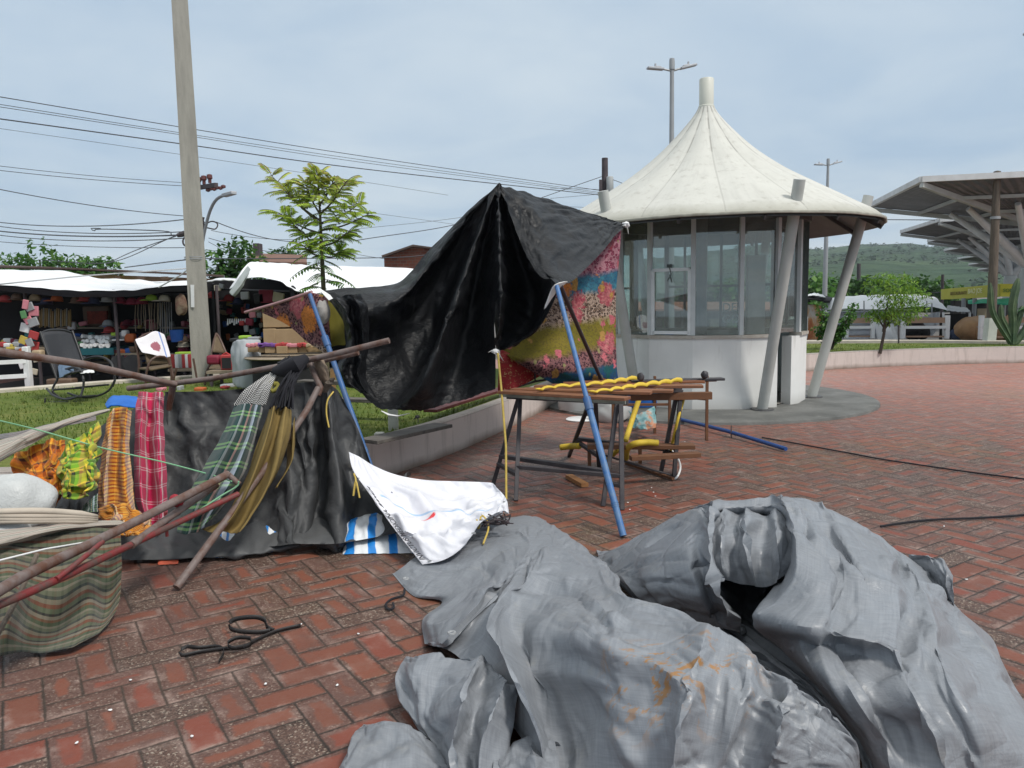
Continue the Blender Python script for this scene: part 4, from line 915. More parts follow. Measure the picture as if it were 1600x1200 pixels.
obj('shade_backdrop', box_px(MB(), -80, 440, 330, 596, Y0 + 3.0, .08), M_DARK, sa, smooth=False); obj('shade_side', MB().slab([PV(330, 446, Y0 + .4), V(*PV(330, 446, Y0 + .4).xy, 0), V(*PV(332, 446, Y0 + 3).xy, 0), PV(332, 442, Y0 + 3)], V(.04, 0, 0)), M_DARK, sa, smooth=False)  # near-black back and side sheets put the stall's inner shade into colour
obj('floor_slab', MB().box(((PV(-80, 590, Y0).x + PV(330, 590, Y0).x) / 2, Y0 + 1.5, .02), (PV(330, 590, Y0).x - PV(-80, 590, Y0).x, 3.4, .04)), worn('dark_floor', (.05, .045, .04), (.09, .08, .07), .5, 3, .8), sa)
obj('shade_ceiling', MB().slab([PV(-80, 456, Y0 + .4), PV(325, 460, Y0 + .4), PV(325, 458, Y0 + 3), PV(-80, 455, Y0 + 3)], V(0, 0, -.02)), M_DARK, sa, smooth=False)  # near-black slab, part of the painted shade inside the stall
for u in (38, 178, 302): obj('post', MB().tube([PV(u, 452, Y0 + .3), V(*PV(u, 452, Y0 + .3).xy, 0)], .03, 8), MATS['tarred_pole'], sa)
obj('cord', MB().tube([PV(-20, 446, Y0 - .4), PV(130, 431, Y0 + 1.0), PV(300, 419, 16)], .014, 6), M_GALV, label='thin rope stretched over the long white awning', cat='rope')
obj('cord', MB().tube([PV(248, 449, Y0 - .3), PV(282, 430, 12.8), PV(300, 416, 12.5)], .012, 6), M_WPL, label='pale guy rope from the white awning up to the concrete pole', cat='rope')
# caps
def cap_mesh():
    d = MB().lathe([(0, .115), (.035, .112), (.07, .092), (.095, .05), (.102, 0), (.096, -.004)], 16)
    rows = [[V(math.cos(a) * r * .86, -.02 - math.sin(a) * r * 1.5, -.004 - .035 * (r - .095) / .06 * math.sin(a)) for a in [math.pi * k / 10 for k in range(11)]] for r in (.094, .125, .150)]
    b = MB().grid(rows); b.uv = {}
    return d, b
dm, bm_ = cap_mesh(); cap_src = {}
def cap(c, p, rz, lab):
    if c not in cap_src:
        r = thing('cap', (0, 0, 0), lab, 'cap', 'caps hung in the market stalls')
        obj('crown', dm, cm(c), r, at=(0, 0, 0)); obj('brim', bm_, cm(c), r, solid=.005); cap_src[c] = r
    else: r = dup(cap_src[c]); r['label'] = lab
    r.location = p; r.rotation_euler = (R(-8), 0, rz); return r
row = [(8, 467, 'red', 'in front of the far left edge of the awning'), (27, 464, 'brown', 'second from the left under the awning'), (55, 465, 'tan', 'hung above the column of packets'), (73, 471, 'navy', 'between the tan and the orange ones'), (89, 466, 'orange', 'hung above the black rocking chair'), (120, 469, 'brown', 'half in shade right of the rocking chair back'), (133, 466, 'red', 'hung above the white rolls'), (147, 470, 'navy', 'just right of a red one above the white rolls'), (168, 467, 'grey', 'with pale trim in the middle of the awning'), (188, 469, 'wine', 'left one of the wine coloured run'), (206, 471, 'wine', 'above the hanging straps, middle of the run'), (222, 470, 'wine', 'last of the wine coloured run'), (237, 465, 'lime', 'bright among the wine coloured ones'), (257, 466, 'cream', 'hung left of the concrete pole'), (333, 461, 'red', 'hung right of the concrete pole'), (358, 466, 'red', 'below the torn white flap'), (372, 471, 'navy', 'right of the red one below the torn flap')]
for i, (u, v, c, lab) in enumerate(row): cap(c, PV(u, v + 4, Y0 + (.45 if u < 320 else .7)), random.uniform(-.5, .5), c + ' cap ' + lab)
cap('red', PV(171, 519, Y0 + 1.0), .2, 'red cap on the top of the display stand by the white rolls'); cap('grey', PV(169, 509, Y0 + 1.0), .1, 'grey cap stacked over the red one by the white rolls'); cap('wine', PV(200, 508, Y0 + 2), 0, 'wine cap on the rear shelf left of the hanging straps'); cap('wine', PV(214, 507, Y0 + 2), .3, 'wine cap on the rear shelf beside its twin')
for k, (u, v, c) in enumerate(((286, 533, 'brown'), (287, 541, 'cream'), (287, 549, 'wine'), (287, 557, 'cream'), (287, 565, 'red'))): cap(c, PV(u, v, Y0 + .8), .4, c + ' cap in the stack left of the concrete pole, place %s' % ('topmost', 'second', 'middle', 'fourth', 'lowest')[k])
# column of hanging packets
def blobgood(name, u, v, Y, sx, sy, sz, c, lab, cat, grp, rot=0, seed=1):
    mb = MB().box((0, 0, 0), (sx, sy, sz)); mb.xform(Matrix.Translation(PV(u, v, Y)) @ Matrix.Rotation(rot, 4, 'Y')); return obj(name, mb, cm(c), label=lab, cat=cat, group=grp, bevel=min(sx, sy, sz) * .25)
rg = random.Random(2)
pk_c = ['pink', 'grey', 'pink', 'green', 'pink', 'grey', 'white', 'teal', 'red', 'yellow', 'grey', 'red', 'orange', 'green', 'cream', 'white', 'black', 'cream']
for k, c in enumerate(pk_c):
    u = 37 + (k % 3) * 8 + rg.uniform(-3, 3); v = 474 + k * 6.2 + rg.uniform(-2, 2)
    blobgood('hanging_packet', u, v, Y0 - .15 + rg.uniform(-.08, .08), rg.uniform(.09, .17), .03, rg.uniform(.10, .17), c, c + ' packet in the colourful column hanging left of the rocking chair', 'packet', 'packets hanging in a column', rg.uniform(-.5, .5))
# hanging straps, tool handles
for k in range(13):
    u = 213 + k * 3.6 + rg.uniform(-1, 1); a = PV(u, 473, Y0 + .6); b = PV(u + rg.uniform(-1, 3), rg.uniform(508, 520), Y0 + .6)
    obj('leather_strap', MB().tube([a, a.lerp(b, .5) + V(rg.uniform(-.02, .02), 0, 0), b], .011, 6, flat=.5), worn('pale_leather', (.34, .28, .21), (.2, .16, .12), .5, 9, .8), label='pale strap in the bunch hanging left of the concrete pole', cat='strap', group='straps hanging in the stall')
for k in range(6):
    u = 250 + k * 3.5; a = PV(u, 472, Y0 + .8); b = PV(u + 1, 522 + 3 * (k % 3), Y0 + .8); obj('chain', MB().tube([a, b], .008, 5), M_GALV, label='thin grey chain hanging beside the pale straps', cat='chain', group='chains hanging in the stall')
for k in range(18):
    u = 59 + k * 3.0 + rg.uniform(-.6, .6); a = PV(u, 484 + rg.uniform(-3, 3), Y0 + 2.4); b = PV(u, 511 + rg.uniform(-2, 2), Y0 + 2.4)
    obj('tool_handle', MB().tube([a, a.lerp(b, .6), b], [.012, .022, .017], 7), worn('brass_handle', (.40, .27, .10), (.22, .14, .06), .6, 6, .5) if k % 3 else worn('steel_blade', (.34, .32, .27), (.2, .19, .16), .5, 6, .35), label='thin tool in the row on the dark back wall of the white awning stall', cat='tool', group='tools on the back wall')
blobgood('red_cloth_stack', 152, 494, Y0 + 2.6, .55, .1, .42, 'brown', 'rust coloured cloth display hung on the dark back wall', 'cloth display', None); obj('red_packet_panel', box_px(MB(), 137, 486, 166, 506, Y0 + 2.45, .06), worn('rust_pattern', (.26, .04, .02), (.10, .02, .015), .9, 22, .8), label='rust red panel of goods on the dark back wall', cat='display panel')
obj('patterned_bag', MB().blob(PV(283, 476, Y0 + .3), (.11, .06, .20), 8, 3, .35), worn('camouflage_cloth', (.30, .24, .16), (.12, .03, .03), .9, 9, .9), label='patterned bag hanging left of the concrete pole', cat='bag', sub=1)
# counters
def counter(u0, u1, v, Y, d, m, lab, legv=592, drape=0.0):
    a, b = PV(u0, v, Y), PV(u1, v, Y); r = thing('display_table', V((a.x + b.x) / 2, Y, .05), lab, 'table'); obj('table_top', MB().box(((a.x + b.x) / 2, Y + d / 2, a.z - .02), (b.x - a.x, d, .04)), m, r)
    for x in (a.x + .05, b.x - .05):
        for y in (Y + .05, Y + d - .05): obj('leg', MB().box((x, y, (a.z - .04 + .04) / 2), (.04, .04, a.z - .08)), MATS['tarred_pole'], r)
    if drape: obj('table_cloth', MB().box(((a.x + b.x) / 2, Y - .008, a.z - drape / 2), (b.x - a.x, .012, drape)), m, r)
    return a.z
z1 = counter(-70, 62, 546, Y0 + .2, .9, M_WOODT, 'goods table at the far left behind the white bench posts'); z2 = counter(98, 178, 545, Y0 + .4, .8, M_TEAL, 'teal covered table carrying the white rolls', drape=.12); z3 = counter(178, 215, 552, Y0 + .5, .8, M_WOODT, 'small table with sandals right of the white rolls'); z4 = counter(262, 302, 577, Y0 - .6, .6, M_WOODT, 'low table of red cans left of the concrete pole')
cs_ = ['black', 'red', 'white', 'yellow', 'grey', 'navy', 'red', 'cream', 'black', 'yellow', 'white', 'wine', 'grey', 'black', 'red', 'teal']
for k, c in enumerate(cs_):
    u = -2 + (k % 8) * 7.6 + rg.uniform(-2, 2); blobgood('small_box', u, 541 - (k // 8) * 7 - rg.uniform(0, 3), Y0 + .35 + (k // 8) * .35, rg.uniform(.08, .16), .1, rg.uniform(.05, .11), c, c + ' little box on the far left goods table', 'box', 'boxes on the far left table')
blobgood('yellow_carton', 18, 544, Y0 + .22, .16, .08, .05, 'yellow', 'yellow carton at the front of the far left goods table', 'carton', None); blobgood('white_carton', 30, 544.5, Y0 + .22, .12, .08, .05, 'white', 'white carton at the front of the far left goods table', 'carton', None)
roll = MB().tube([V(0, -.10, 0), V(0, .10, 0)], .036, 12); r0 = None
for k in range(24):
    u = 131 + (k % 8) * 5.4 + (k // 8) * 3 + rg.uniform(-1.5, 1.5); v = 541 - (k // 8) * 6.5 - rg.uniform(0, 2)
    if r0 is None: r0 = obj('white_roll', roll, cm('white'), label='white roll in the pile on the teal covered table', cat='roll', group='white rolls on the teal table', at=(0, 0, 0)); o = r0
    else: o = r0.copy(); COL.objects.link(o)
    o.location = PV(u, v, Y0 + .5 + (k // 8) * .15); o.rotation_euler = (rg.uniform(-.15, .15), 0, rg.uniform(-.5, .5))
for k, (u, v, c, sx, sz) in enumerate(((184, 548, 'pink', .16, .07), (193, 549, 'orange', .14, .07), (202, 548, 'blue', .12, .10), (208, 546, 'brown', .12, .12), (187, 531, 'white', .22, .03), (204, 528, 'orange', .18, .16), (196, 521, 'white', .10, .12), (180, 522, 'lime', .1, .06), (122, 541, 'cream', .10, .07), (116, 538, 'red', .14, .08), (128, 536, 'green', .10, .06))): blobgood('goods_pack', u, v, Y0 + .6, sx, .14, sz, c, c + ' pack of goods on the tables between the rocking chair and the straps', 'pack', 'packs on the middle tables')
can = MB().lathe([(0, .12), (.036, .12), (.04, .112), (.04, .006), (.036, 0), (0, 0)], 14); c0 = {}
for k, (u, c) in enumerate(((268, 'red'), (273, 'red'), (278, 'white'), (284, 'grey'), (289, 'red'), (294, 'white'), (298, 'red'))):
    p = PV(u, 576, Y0 - .45); p.z = z4 + .01
    if c not in c0: c0[c] = o = obj('can', can, cm(c), label=c + ' can in the row on the low table left of the concrete pole', cat='can', group='cans on the low table', at=(0, 0, 0))
    else: o = c0[c].copy(); COL.objects.link(o)
    o.location = p; o.scale = (1.25, 1.25, 1.9)
blobgood('green_tray', 290, 552, Y0, .30, .2, .05, 'lime', 'bright green tray left of the concrete pole', 'tray', None); obj('blue_bucket', MB().lathe([(0, .0), (.10, 0), (.125, .22), (.12, .22), (.10, .02)], 16).xform(Matrix.Translation(PV(277, 534, Y0 + .7))), cm('blue'), label='blue bucket hanging left of the cap stack', cat='bucket')
blobgood('cardboard_box', 60, 552, Y0 - .1, .17, .15, .12, 'tan', 'small cardboard box beneath the column of packets', 'box', None); blobgood('brown_crate', 97, 596, Y0 - .9, .42, .2, .10, 'brown', 'flat brown crate on the kerb below the rocking chair', 'crate', None)
for k, (u, v, s_) in enumerate(((185, 566, .13), (207, 568, .16), (190, 572, .06))): obj('motor_fan', MB().tube([PV(u, v, Y0 + .3), PV(u, v, Y0 + .5)], s_, 16), worn('black_metal', (.02, .02, .022), (.05, .05, .05), .5, 9, .4), label='dark round appliance under the small table right of the white rolls', cat='appliance', group='round appliances under the table')
# white benches on the kerb at the left edge
wbp = thing('park_bench', GV(20, 606, LZ), 'white posted bench at the left edge in front of the goods table', 'bench')
pA = GV(46, 605, LZ); pB = GV(-90, 614, LZ); H_ = .62
for p in (pA, pB): obj('post', MB().box(p + V(0, 0, H_ / 2), (.09, .09, H_)), M_WPL, wbp, bevel=.01)
for z_, m in ((.40, M_WPL), (.18, M_WPL), (.53, worn('weathered_table_plank', (.26, .22, .18), (.15, .12, .10), .6, 6, .8))): obj('rail', MB().beam(pB + V(0, -.02, z_), pA + V(0, -.02, z_), .05, .06), m, wbp)
# second stall with torn white tarp
sb = thing('market_stall', PV(460, 560, 12.5), 'market stall under a big torn white tarp behind the young tree', 'market stall')
YB = 12.2
rows = loft([[PV(358, 455, YB + .1), PV(372, 432, YB + .6), PV(388, 413, YB + 1.4), PV(402, 411, YB + 3.5)], [PV(384, 436, YB - .1), PV(394, 424, YB + .5), PV(404, 415, YB + 1.4), PV(416, 412, YB + 3.5)], [PV(430, 440, YB - .2), PV(432, 428, YB + .5), PV(436, 418, YB + 1.4), PV(440, 413, YB + 3.5)], [PV(452, 452, YB - .2), PV(456, 436, YB + .4), PV(462, 422, YB + 1.4), PV(470, 415, YB + 3.5)], [PV(478, 460, YB - .2), PV(486, 442, YB + .4), PV(496, 428, YB + 1.4), PV(505, 416, YB + 3.5)], [PV(540, 462, YB - .2), PV(548, 446, YB + .4), PV(556, 432, YB + 1.4), PV(562, 418, YB + 3.5)], [PV(620, 462, YB - .2), PV(622, 446, YB + .4), PV(624, 432, YB + 1.4), PV(626, 420, YB + 3.5)], [PV(700, 464, YB - .2), PV(700, 448, YB + .4), PV(700, 434, YB + 1.4), PV(700, 422, YB + 3.5)]], 16, 8, wr=.035, wsc=(9, 4), seed=3)
obj('awning', MB().grid(rows), M_WTARP, sb, sub=1, solid=.01)
rows = loft([[PV(386, 414, YB + .05), PV(372, 434, YB - .05), PV(357, 456, YB - .1)], [PV(391, 421, YB - .1), PV(378, 442, YB - .15), PV(362, 462, YB - .15)], [PV(389, 428, YB - .02), PV(380, 448, YB - .1), PV(368, 464, YB - .1)]], 12, 6, wr=.02, wsc=(3, 3), seed=7); obj('torn_flap', MB().grid(rows), worn('translucent_grey_sheet', (.40, .43, .42), (.30, .33, .32), .5, 5, .5), sb, sub=1, solid=.008)
rows = loft([[PV(318, 442, YB + 1), PV(322, 441, YB + 3)], [PV(345, 438, YB + .8), PV(345, 436, YB + 3)], [PV(370, 440, YB + .8), PV(370, 437, YB + 3)]], 5, 6, wr=.02, wsc=(4, 2), seed=8); obj('small_awning', MB().grid(rows), M_WTARP, sb, solid=.02)
obj('shade_backdrop', box_px(MB(), 322, 432, 640, 592, YB + 3.4, .08), M_DARK, sb, smooth=False); obj('shade_ceiling', MB().slab([PV(345, 452, YB + 1.2), PV(640, 464, YB + .9), PV(640, 460, YB + 3.3), PV(345, 450, YB + 3.3)], V(0, 0, -.02)), M_DARK, sb, smooth=False); obj('dark_side', MB().slab([PV(600, 462, YB), V(*PV(600, 462, YB).xy, 0), V(*PV(600, 462, YB + 3).xy, 0), PV(600, 440, YB + 3)], V(.03, 0, 0)), M_DARK, sb, smooth=False)  # near-black sheets paint the shade inside this stall
for u in (338, 456): obj('post', MB().tube([PV(u, 446, YB + .2), V(*PV(u, 446, YB + .2).xy, 0)], .025, 8), MATS['tarred_pole'], sb)
obj('dark_drape', MB().grid(loft([[PV(452, 448, YB - .1), PV(455, 470, YB - .1)], [PV(458, 446, YB - .15), PV(460, 478, YB - .15)], [PV(464, 452, YB - .1), PV(464, 470, YB - .1)]], 8, 5, wr=.02, wsc=(3, 3), seed=2)), M_DARK, sb, solid=.02)
for k in range(9): u = 356 + k * 3.4; obj('hanging_spoon', MB().tube([PV(u, 498, YB + 1), PV(u, 508 - (k % 3) * 2, YB + 1)], [.008, .018], 6), worn('bright_steel', (.6, .6, .6), (.4, .4, .4), .4, 6, .25), label='shiny utensil in the row hanging inside the dark stall right of the concrete pole', cat='utensil', group='utensils hanging in the dark stall')
for k, (u, v, c, s_) in enumerate(((416, 463, 'wine', .22), (405, 466, 'black', .16), (383, 462, 'grey', .13), (435, 465, 'cream', .17), (395, 492, 'pink', .10), (390, 503, 'wine', .12), (378, 505, 'red', .08), (340, 450, 'cream', .10), (346, 447, 'grey', .08))): blobgood('hanging_bag', u, v, YB + .9, s_ * 1.1, .06, s_, c, c + ' bag hanging in the dark mouth of the torn tarp stall', 'bag', 'bags hanging in the dark stall', rg.uniform(-.3, .3))
# cardboard boxes and the round table of trays
YC = 10.6
def carton(u0, v0, u1, v1, Y, d, lab): return obj('cardboard_box', box_px(MB(), u0, v0, u1, v1, Y, d), M_CARD, label=lab, cat='box', group='cardboard boxes on the round table', bevel=.006)
rt = thing('round_table', PV(448, 556, YC), 'round wooden table carrying cardboard boxes behind the hammocks', 'table')
ct = PV(448, 556, YC)
obj('table_top', MB().lathe([(0, .03), (.58, .03), (.60, .015), (.58, 0), (0, 0)], 36).xform(Matrix.Translation(ct + V(0, .1, -.03))), M_WOODT, rt)
for k in range(4): a = k * 1.57 + .6; obj('leg', MB().tube([ct + V(math.cos(a) * .4, .1 + math.sin(a) * .4, -.03), V(ct.x + math.cos(a) * .45, ct.y + .1 + math.sin(a) * .45, LZ)], .025, 8), worn('brown_frame_wood', (.17, .075, .035), (.09, .042, .022), .6, 9, .6, .4), rt)
obj('shade_skirt', MB().lathe([(.5, -.04), (.5, LZ - ct.z + .1)], 20, a0=math.pi * .95, a1=math.pi * 2.05).xform(Matrix.Translation(ct + V(0, .12, 0))), M_DARK, rt)  # near-black skirt paints the shade under the table top
carton(411, 486, 462, 512, YC + .25, .35, 'upper cardboard box on the round table'); carton(464, 489, 506, 513, YC + .28, .3, 'upper right cardboard box behind the purple print cloth'); carton(412, 513.5, 429, 540, YC + .2, .3, 'narrow cardboard box with a grey label on the round table'); carton(430, 513.5, 474, 540, YC + .2, .35, 'middle cardboard box on the round table'); carton(476, 514, 506, 540, YC + .22, .3, 'right cardboard box on the round table')
for k, (u0, u1) in enumerate(((387, 404), (404.6, 413), (414, 430), (432, 448), (449, 464), (466, 478), (480, 506))):
    tr_ = obj('open_tray', box_px(MB(), u0, 541 + (k == 0), u1, 552.5 - abs(k - 3) * .7, YC - .32 + abs(k - 3) * .05, .20), M_CARD, label='open cardboard tray in the front row on the round table, %s from the left' % ['first', 'second', 'third', 'fourth', 'fifth', 'sixth', 'seventh'][k], cat='tray', group='trays on the round table', bevel=.004)
    for q in range(3): blobgood('sweet_packet', u0 + 2 + q * (u1 - u0 - 4) / 2, 540 - rg.uniform(0, 2), YC - .25, .07, .08, .05, ['pink', 'purple', 'purple', 'red', 'pink', 'red', 'tan'][k], ['pink', 'purple', 'purple', 'red', 'pink', 'red', 'tan'][k] + ' packet poking out of a cardboard tray on the round table', 'packet', 'packets in the cardboard trays', rg.uniform(-.5, .5))
rows = loft([[PV(362, 535, YC + .3), PV(361, 560, YC + .2), PV(363, 600, YC + .2)], [PV(372, 530, YC + .1), PV(372, 560, YC), PV(373, 606, YC)], [PV(390, 529, YC + .1), PV(390, 560, YC - .05), PV(390, 608, YC - .05)], [PV(408, 530, YC + .2), PV(409, 560, YC + .1), PV(410, 608, YC + .1)]], 14, 7, wr=.03, wsc=(5, 3), seed=3)
obj('covered_goods', MB().grid(rows), worn('pale_grey_cover', (.36, .38, .40), (.28, .30, .31), .5, 4, .6), label='stack of goods under a pale grey sheet left of the round table', cat='covered goods', ang=180, sub=1, solid=.03)
for k, (u, v, c, s_) in enumerate(((372, 531, 'black', .14), (383, 527, 'lime', .10), (394, 529, 'grey', .16))): blobgood('folded_cloth', u, v, YC + .3, s_ * 1.4, .16, .05, c, c + ' folded cloth on the pale grey covered goods', 'cloth', None)
# radios on a low table, clutter by the lawn edge
z5 = counter(322, 388, 580, 11.2, .5, M_WOODT, 'low table with red radios right of the concrete pole')
for k, (u0, u1, c, lab) in enumerate(((345, 362, 'red', 'red and black radio, left one on the low table'), (363, 372, 'red', 'red radio, narrow middle one on the low table'), (373, 383, 'red', 'red and black radio, right one on the low table'))):
    r = thing('radio', PV((u0 + u1) / 2, 578, 11.3), lab, 'radio', 'radios on the low table'); obj('body', box_px(MB(), u0, 555, u1, 578, 11.3, .2), cm('red'), r, bevel=.012)
    obj('speaker_grille', box_px(MB(), u0 + 2, 559, u1 - 2, 576, 11.285, .02), cm('black'), r); obj('handle', MB().tube([PV(u0 + 2, 555, 11.4), PV((u0 + u1) / 2, 551, 11.4), PV(u1 - 2, 555, 11.4)], .012, 6), cm('red'), r)
blobgood('red_pack', 335, 562, 11.4, .2, .15, .14, 'wine', 'wine red pack beside the radios', 'pack', None)
for k, (u, v, c, sx, sz) in enumerate(((358, 600, 'white', .22, .05), (375, 597, 'red', .12, .05), (388, 592, 'white', .2, .08), (352, 603, 'red', .1, .03), (313, 606, 'orange', .13, .05), (282, 605, 'grey', .05, .08), (252, 606, 'pink', .1, .06), (474, 592, 'blue', .12, .08), (490, 590, 'white', .3, .06))): blobgood('packet', u, v + 2, GV(u, v + 4, LZ).y, sx, .15, sz, c, c + ' packet lying on the lawn behind the charcoal tarpaulin', 'packet', 'packets scattered behind the tarpaulin', rg.uniform(-.2, .2))
# ---- chairs
M_CHB = worn('black_woven_cane', (.030, .032, .038), (.055, .055, .06), .5, 40, .6, .6, .006); M_CHF = worn('black_chair_tube', (.02, .02, .022), (.045, .045, .048), .5, 9, .4)
YR = GV(120, 625, LZ).y
rc = thing('rocking_chair', GV(125, 625, LZ), 'black woven rocking chair on the grass in front of the white awning stall', 'chair')
def TB(par, pts, r, m, name='frame', n=16): return obj(name, MB().tube(cr([PV(*p) for p in pts], n), r, 8), m, par)
d_ = .5
TB(rc, [(63, 518, YR), (76, 556, YR - .05), (89, 592, YR - .1)], .014, M_CHF); TB(rc, [(113, 517, YR + d_), (124, 548, YR + d_ - .05), (134, 577, YR + d_ - .1)], .014, M_CHF); TB(rc, [(63, 521, YR), (76, 516, YR + .15), (98, 515.5, YR + .35), (113, 520, YR + d_)], .014, M_CHF, 'top_rail')
rows = loft([[PV(65, 520, YR), PV(77, 556, YR - .04), PV(90, 590, YR - .08)], [PV(82, 517, YR + .2), PV(93, 552, YR + .18), PV(104, 585, YR + .15)], [PV(98, 517, YR + .35), PV(108, 549, YR + .32), PV(119, 580, YR + .28)], [PV(112, 520, YR + d_), PV(123, 549, YR + d_ - .05), PV(133, 576, YR + d_ - .08)]], 12, 5); obj('backrest', MB().grid(rows), M_CHB, rc, solid=.012)
rows = loft([[PV(90, 591, YR - .1), PV(112, 582, YR - .5)], [PV(110, 584, YR + .15), PV(140, 576, YR - .2)], [PV(133, 577, YR + d_ - .1), PV(170, 571, YR + .05)]], 6, 6); obj('seat', MB().grid(rows), M_CHB, rc, solid=.02)
TB(rc, [(128, 563, YR + d_), (145, 558, YR + .35), (162, 559, YR + .25), (174, 568, YR + .15), (178, 582, YR + .1)], .017, M_CHF, 'armrest'); TB(rc, [(100, 578, YR - .1), (118, 574, YR - .25), (128, 582, YR - .35), (131, 596, YR - .4)], .017, M_CHF, 'armrest')
TB(rc, [(90, 592, YR - .1), (82, 610, YR - .12), (92, 621, YR - .2)], .014, M_CHF, 'leg'); TB(rc, [(131, 592, YR - .4), (130, 606, YR - .4), (126, 620, YR - .45)], .014, M_CHF, 'leg'); TB(rc, [(178, 582, YR + .1), (180, 592, YR + .1), (176, 604, YR + .1)], .014, M_CHF, 'leg')
TB(rc, [(73, 607, YR - .1), (84, 618, YR - .25), (104, 624, YR - .4), (124, 619, YR - .5)], .014, M_CHF, 'rocker'); TB(rc, [(106, 614, YR + .3), (125, 620, YR + .2), (150, 619, YR + .1), (170, 610, YR + .05), (180, 593, YR + .05)], .014, M_CHF, 'rocker')
for a, b in (((83, 609), (130, 606)), ((70, 629), (122, 628)), ((118, 606), (170, 601)), ((104, 622), (150, 618))): TB(rc, [(*a, YR - .15), (*b, YR - .2)], .012, M_CHF, 'stretcher', 3)
TB(rc, [(70, 629, YR - .3), (71, 622, YR - .3)], .011, M_CHF, 'foot', 3)
def cloth_px(name, lines, m, lab, cat, seed=3, wr=.015): return obj(name, MB().grid(loft([[PV(*p) for p in l] for l in lines], 12, 6, wr=wr, wsc=(4, 3), seed=seed)), m, label=lab, cat=cat, ang=180, sub=1, solid=.006)
cloth_px('jeans', [[(90, 572, YR - .05), (92, 590, YR - .3)], [(100, 562, YR + .1), (104, 586, YR - .3)], [(112, 566, YR + .15), (116, 580, YR - .2)]], worn('denim', (.10, .15, .22), (.06, .09, .14), .5, 12, .9), 'piece of faded denim lying on the rocking chair seat', 'denim')
cloth_px('white_cloth', [[(122, 580, YR - .3), (126, 583, YR - .4)], [(134, 576, YR - .2), (138, 582, YR - .4)], [(146, 576, YR - .1), (148, 581, YR - .3)]], M_WPL, 'small white cloth on the front of the rocking chair seat', 'cloth')
M_CHBR = worn('brown_chair_tube', (.10, .055, .04), (.05, .03, .025), .6, 9, .45); YW = GV(240, 600, LZ).y
wc = thing('chair', GV(245, 602, LZ), 'brown metal chair with a white printed cloth over its back', 'chair', 'brown metal chairs')
TB(wc, [(211, 532, YW), (216, 556, YW), (217, 580, YW), (214, 592, YW)], .02, M_CHBR); TB(wc, [(256, 528, YW + .45), (263, 550, YW + .4), (268, 575, YW + .35), (272, 596, YW + .3)], .018, M_CHBR); TB(wc, [(212, 532, YW), (228, 522, YW + .2), (244, 520, YW + .35), (256, 528, YW + .45)], .016, M_CHBR, 'top_rail')
TB(wc, [(227, 603, YW - .35), (230, 577, YW - .35), (238, 561, YW - .3), (250, 557, YW - .2), (262, 561, YW - .1), (267, 580, YW - .1), (268, 596, YW - .1)], .017, M_CHBR, 'armrest'); TB(wc, [(271, 594, YW - .2), (276, 575, YW - .2)], .016, M_CHBR, 'leg', 4); TB(wc, [(308, 594, YW - .2), (302, 560, YW - .2)], .016, M_CHBR, 'leg', 4)
rows = loft([[PV(216, 576, YW), PV(236, 578, YW - .4)], [PV(262, 570, YW + .3), PV(268, 572, YW - .1)]], 5, 8); obj('seat', MB().grid(rows), worn('brown_cane', (.14, .10, .06), (.08, .06, .04), .5, 30, .8), wc, solid=.03)
rows = loft([[PV(222, 532, YW + .05), PV(226, 550, YW + .02), PV(230, 570, YW)], [PV(256, 530, YW + .43), PV(262, 548, YW + .4), PV(266, 568, YW + .35)]], 8, 8); obj('backrest', MB().grid(rows), MATS['brown_cane'], wc, solid=.02)
def prt(g):
    u, v, _ = g.sep(g.coord('UV')); a = (u - .55) * 5; b = (v - .55) * 3.2; n = g.noise(g.coord(), 14, 3); d = a * a + b * b + (n - .5) * .9; c = g.mix(g.mapr(d, .32, .42, 1, 0), (.78, .76, .80), (.36, .12, .16)); c = g.mix(g.mapr(g.m('ABSOLUTE', u - .80), .02, .035, 1, 0), c, (.20, .30, .62)); return {'color': c, 'rough': .75}
cloth_px('white_cloth', [[(211, 530, YW - .03), (216, 541, YW - .05), (222, 551, YW - .05)], [(226, 525, YW + .1), (231, 543, YW + .05), (240, 554, YW + .03)], [(242, 517, YW + .28), (250, 540, YW + .24), (256, 559, YW + .2)], [(257, 522, YW + .38), (263, 542, YW + .34), (267, 557, YW + .28)]], mat('white_printed_cloth', prt), 'white cloth with a dark pink print draped over the brown chair back', 'cloth', 5, .01)
wc2 = thing('chair', GV(335, 600, LZ), 'brown metal armchair just right of the concrete pole', 'chair', 'brown metal chairs')
TB(wc2, [(320, 601, YW - .3), (323, 580, YW - .3), (330, 568, YW - .25), (340, 566, YW - .2), (347, 574, YW - .15), (350, 592, YW - .15)], .017, M_CHBR, 'armrest'); TB(wc2, [(354, 553, YW + .2), (344, 530, YW + .3), (338, 521, YW + .35)], .018, M_CHBR); TB(wc2, [(330, 556, YW), (334, 535, YW + .2), (338, 521, YW + .35)], .018, M_CHBR); TB(wc2, [(362, 589, YW - .1), (367, 577, YW - .1)], .015, M_CHBR, 'leg', 3)
rows = loft([[PV(332, 550, YW), PV(337, 524, YW + .32)], [PV(352, 552, YW + .2), PV(342, 526, YW + .34)]], 8, 6); obj('backrest', MB().grid(rows), MATS['brown_cane'], wc2, solid=.02); rows = loft([[PV(322, 578, YW - .2), PV(345, 577, YW - .2)], [PV(335, 570, YW + .2), PV(362, 572, YW + .2)]], 5, 6); obj('seat', MB().grid(rows), MATS['brown_cane'], wc2, solid=.03)
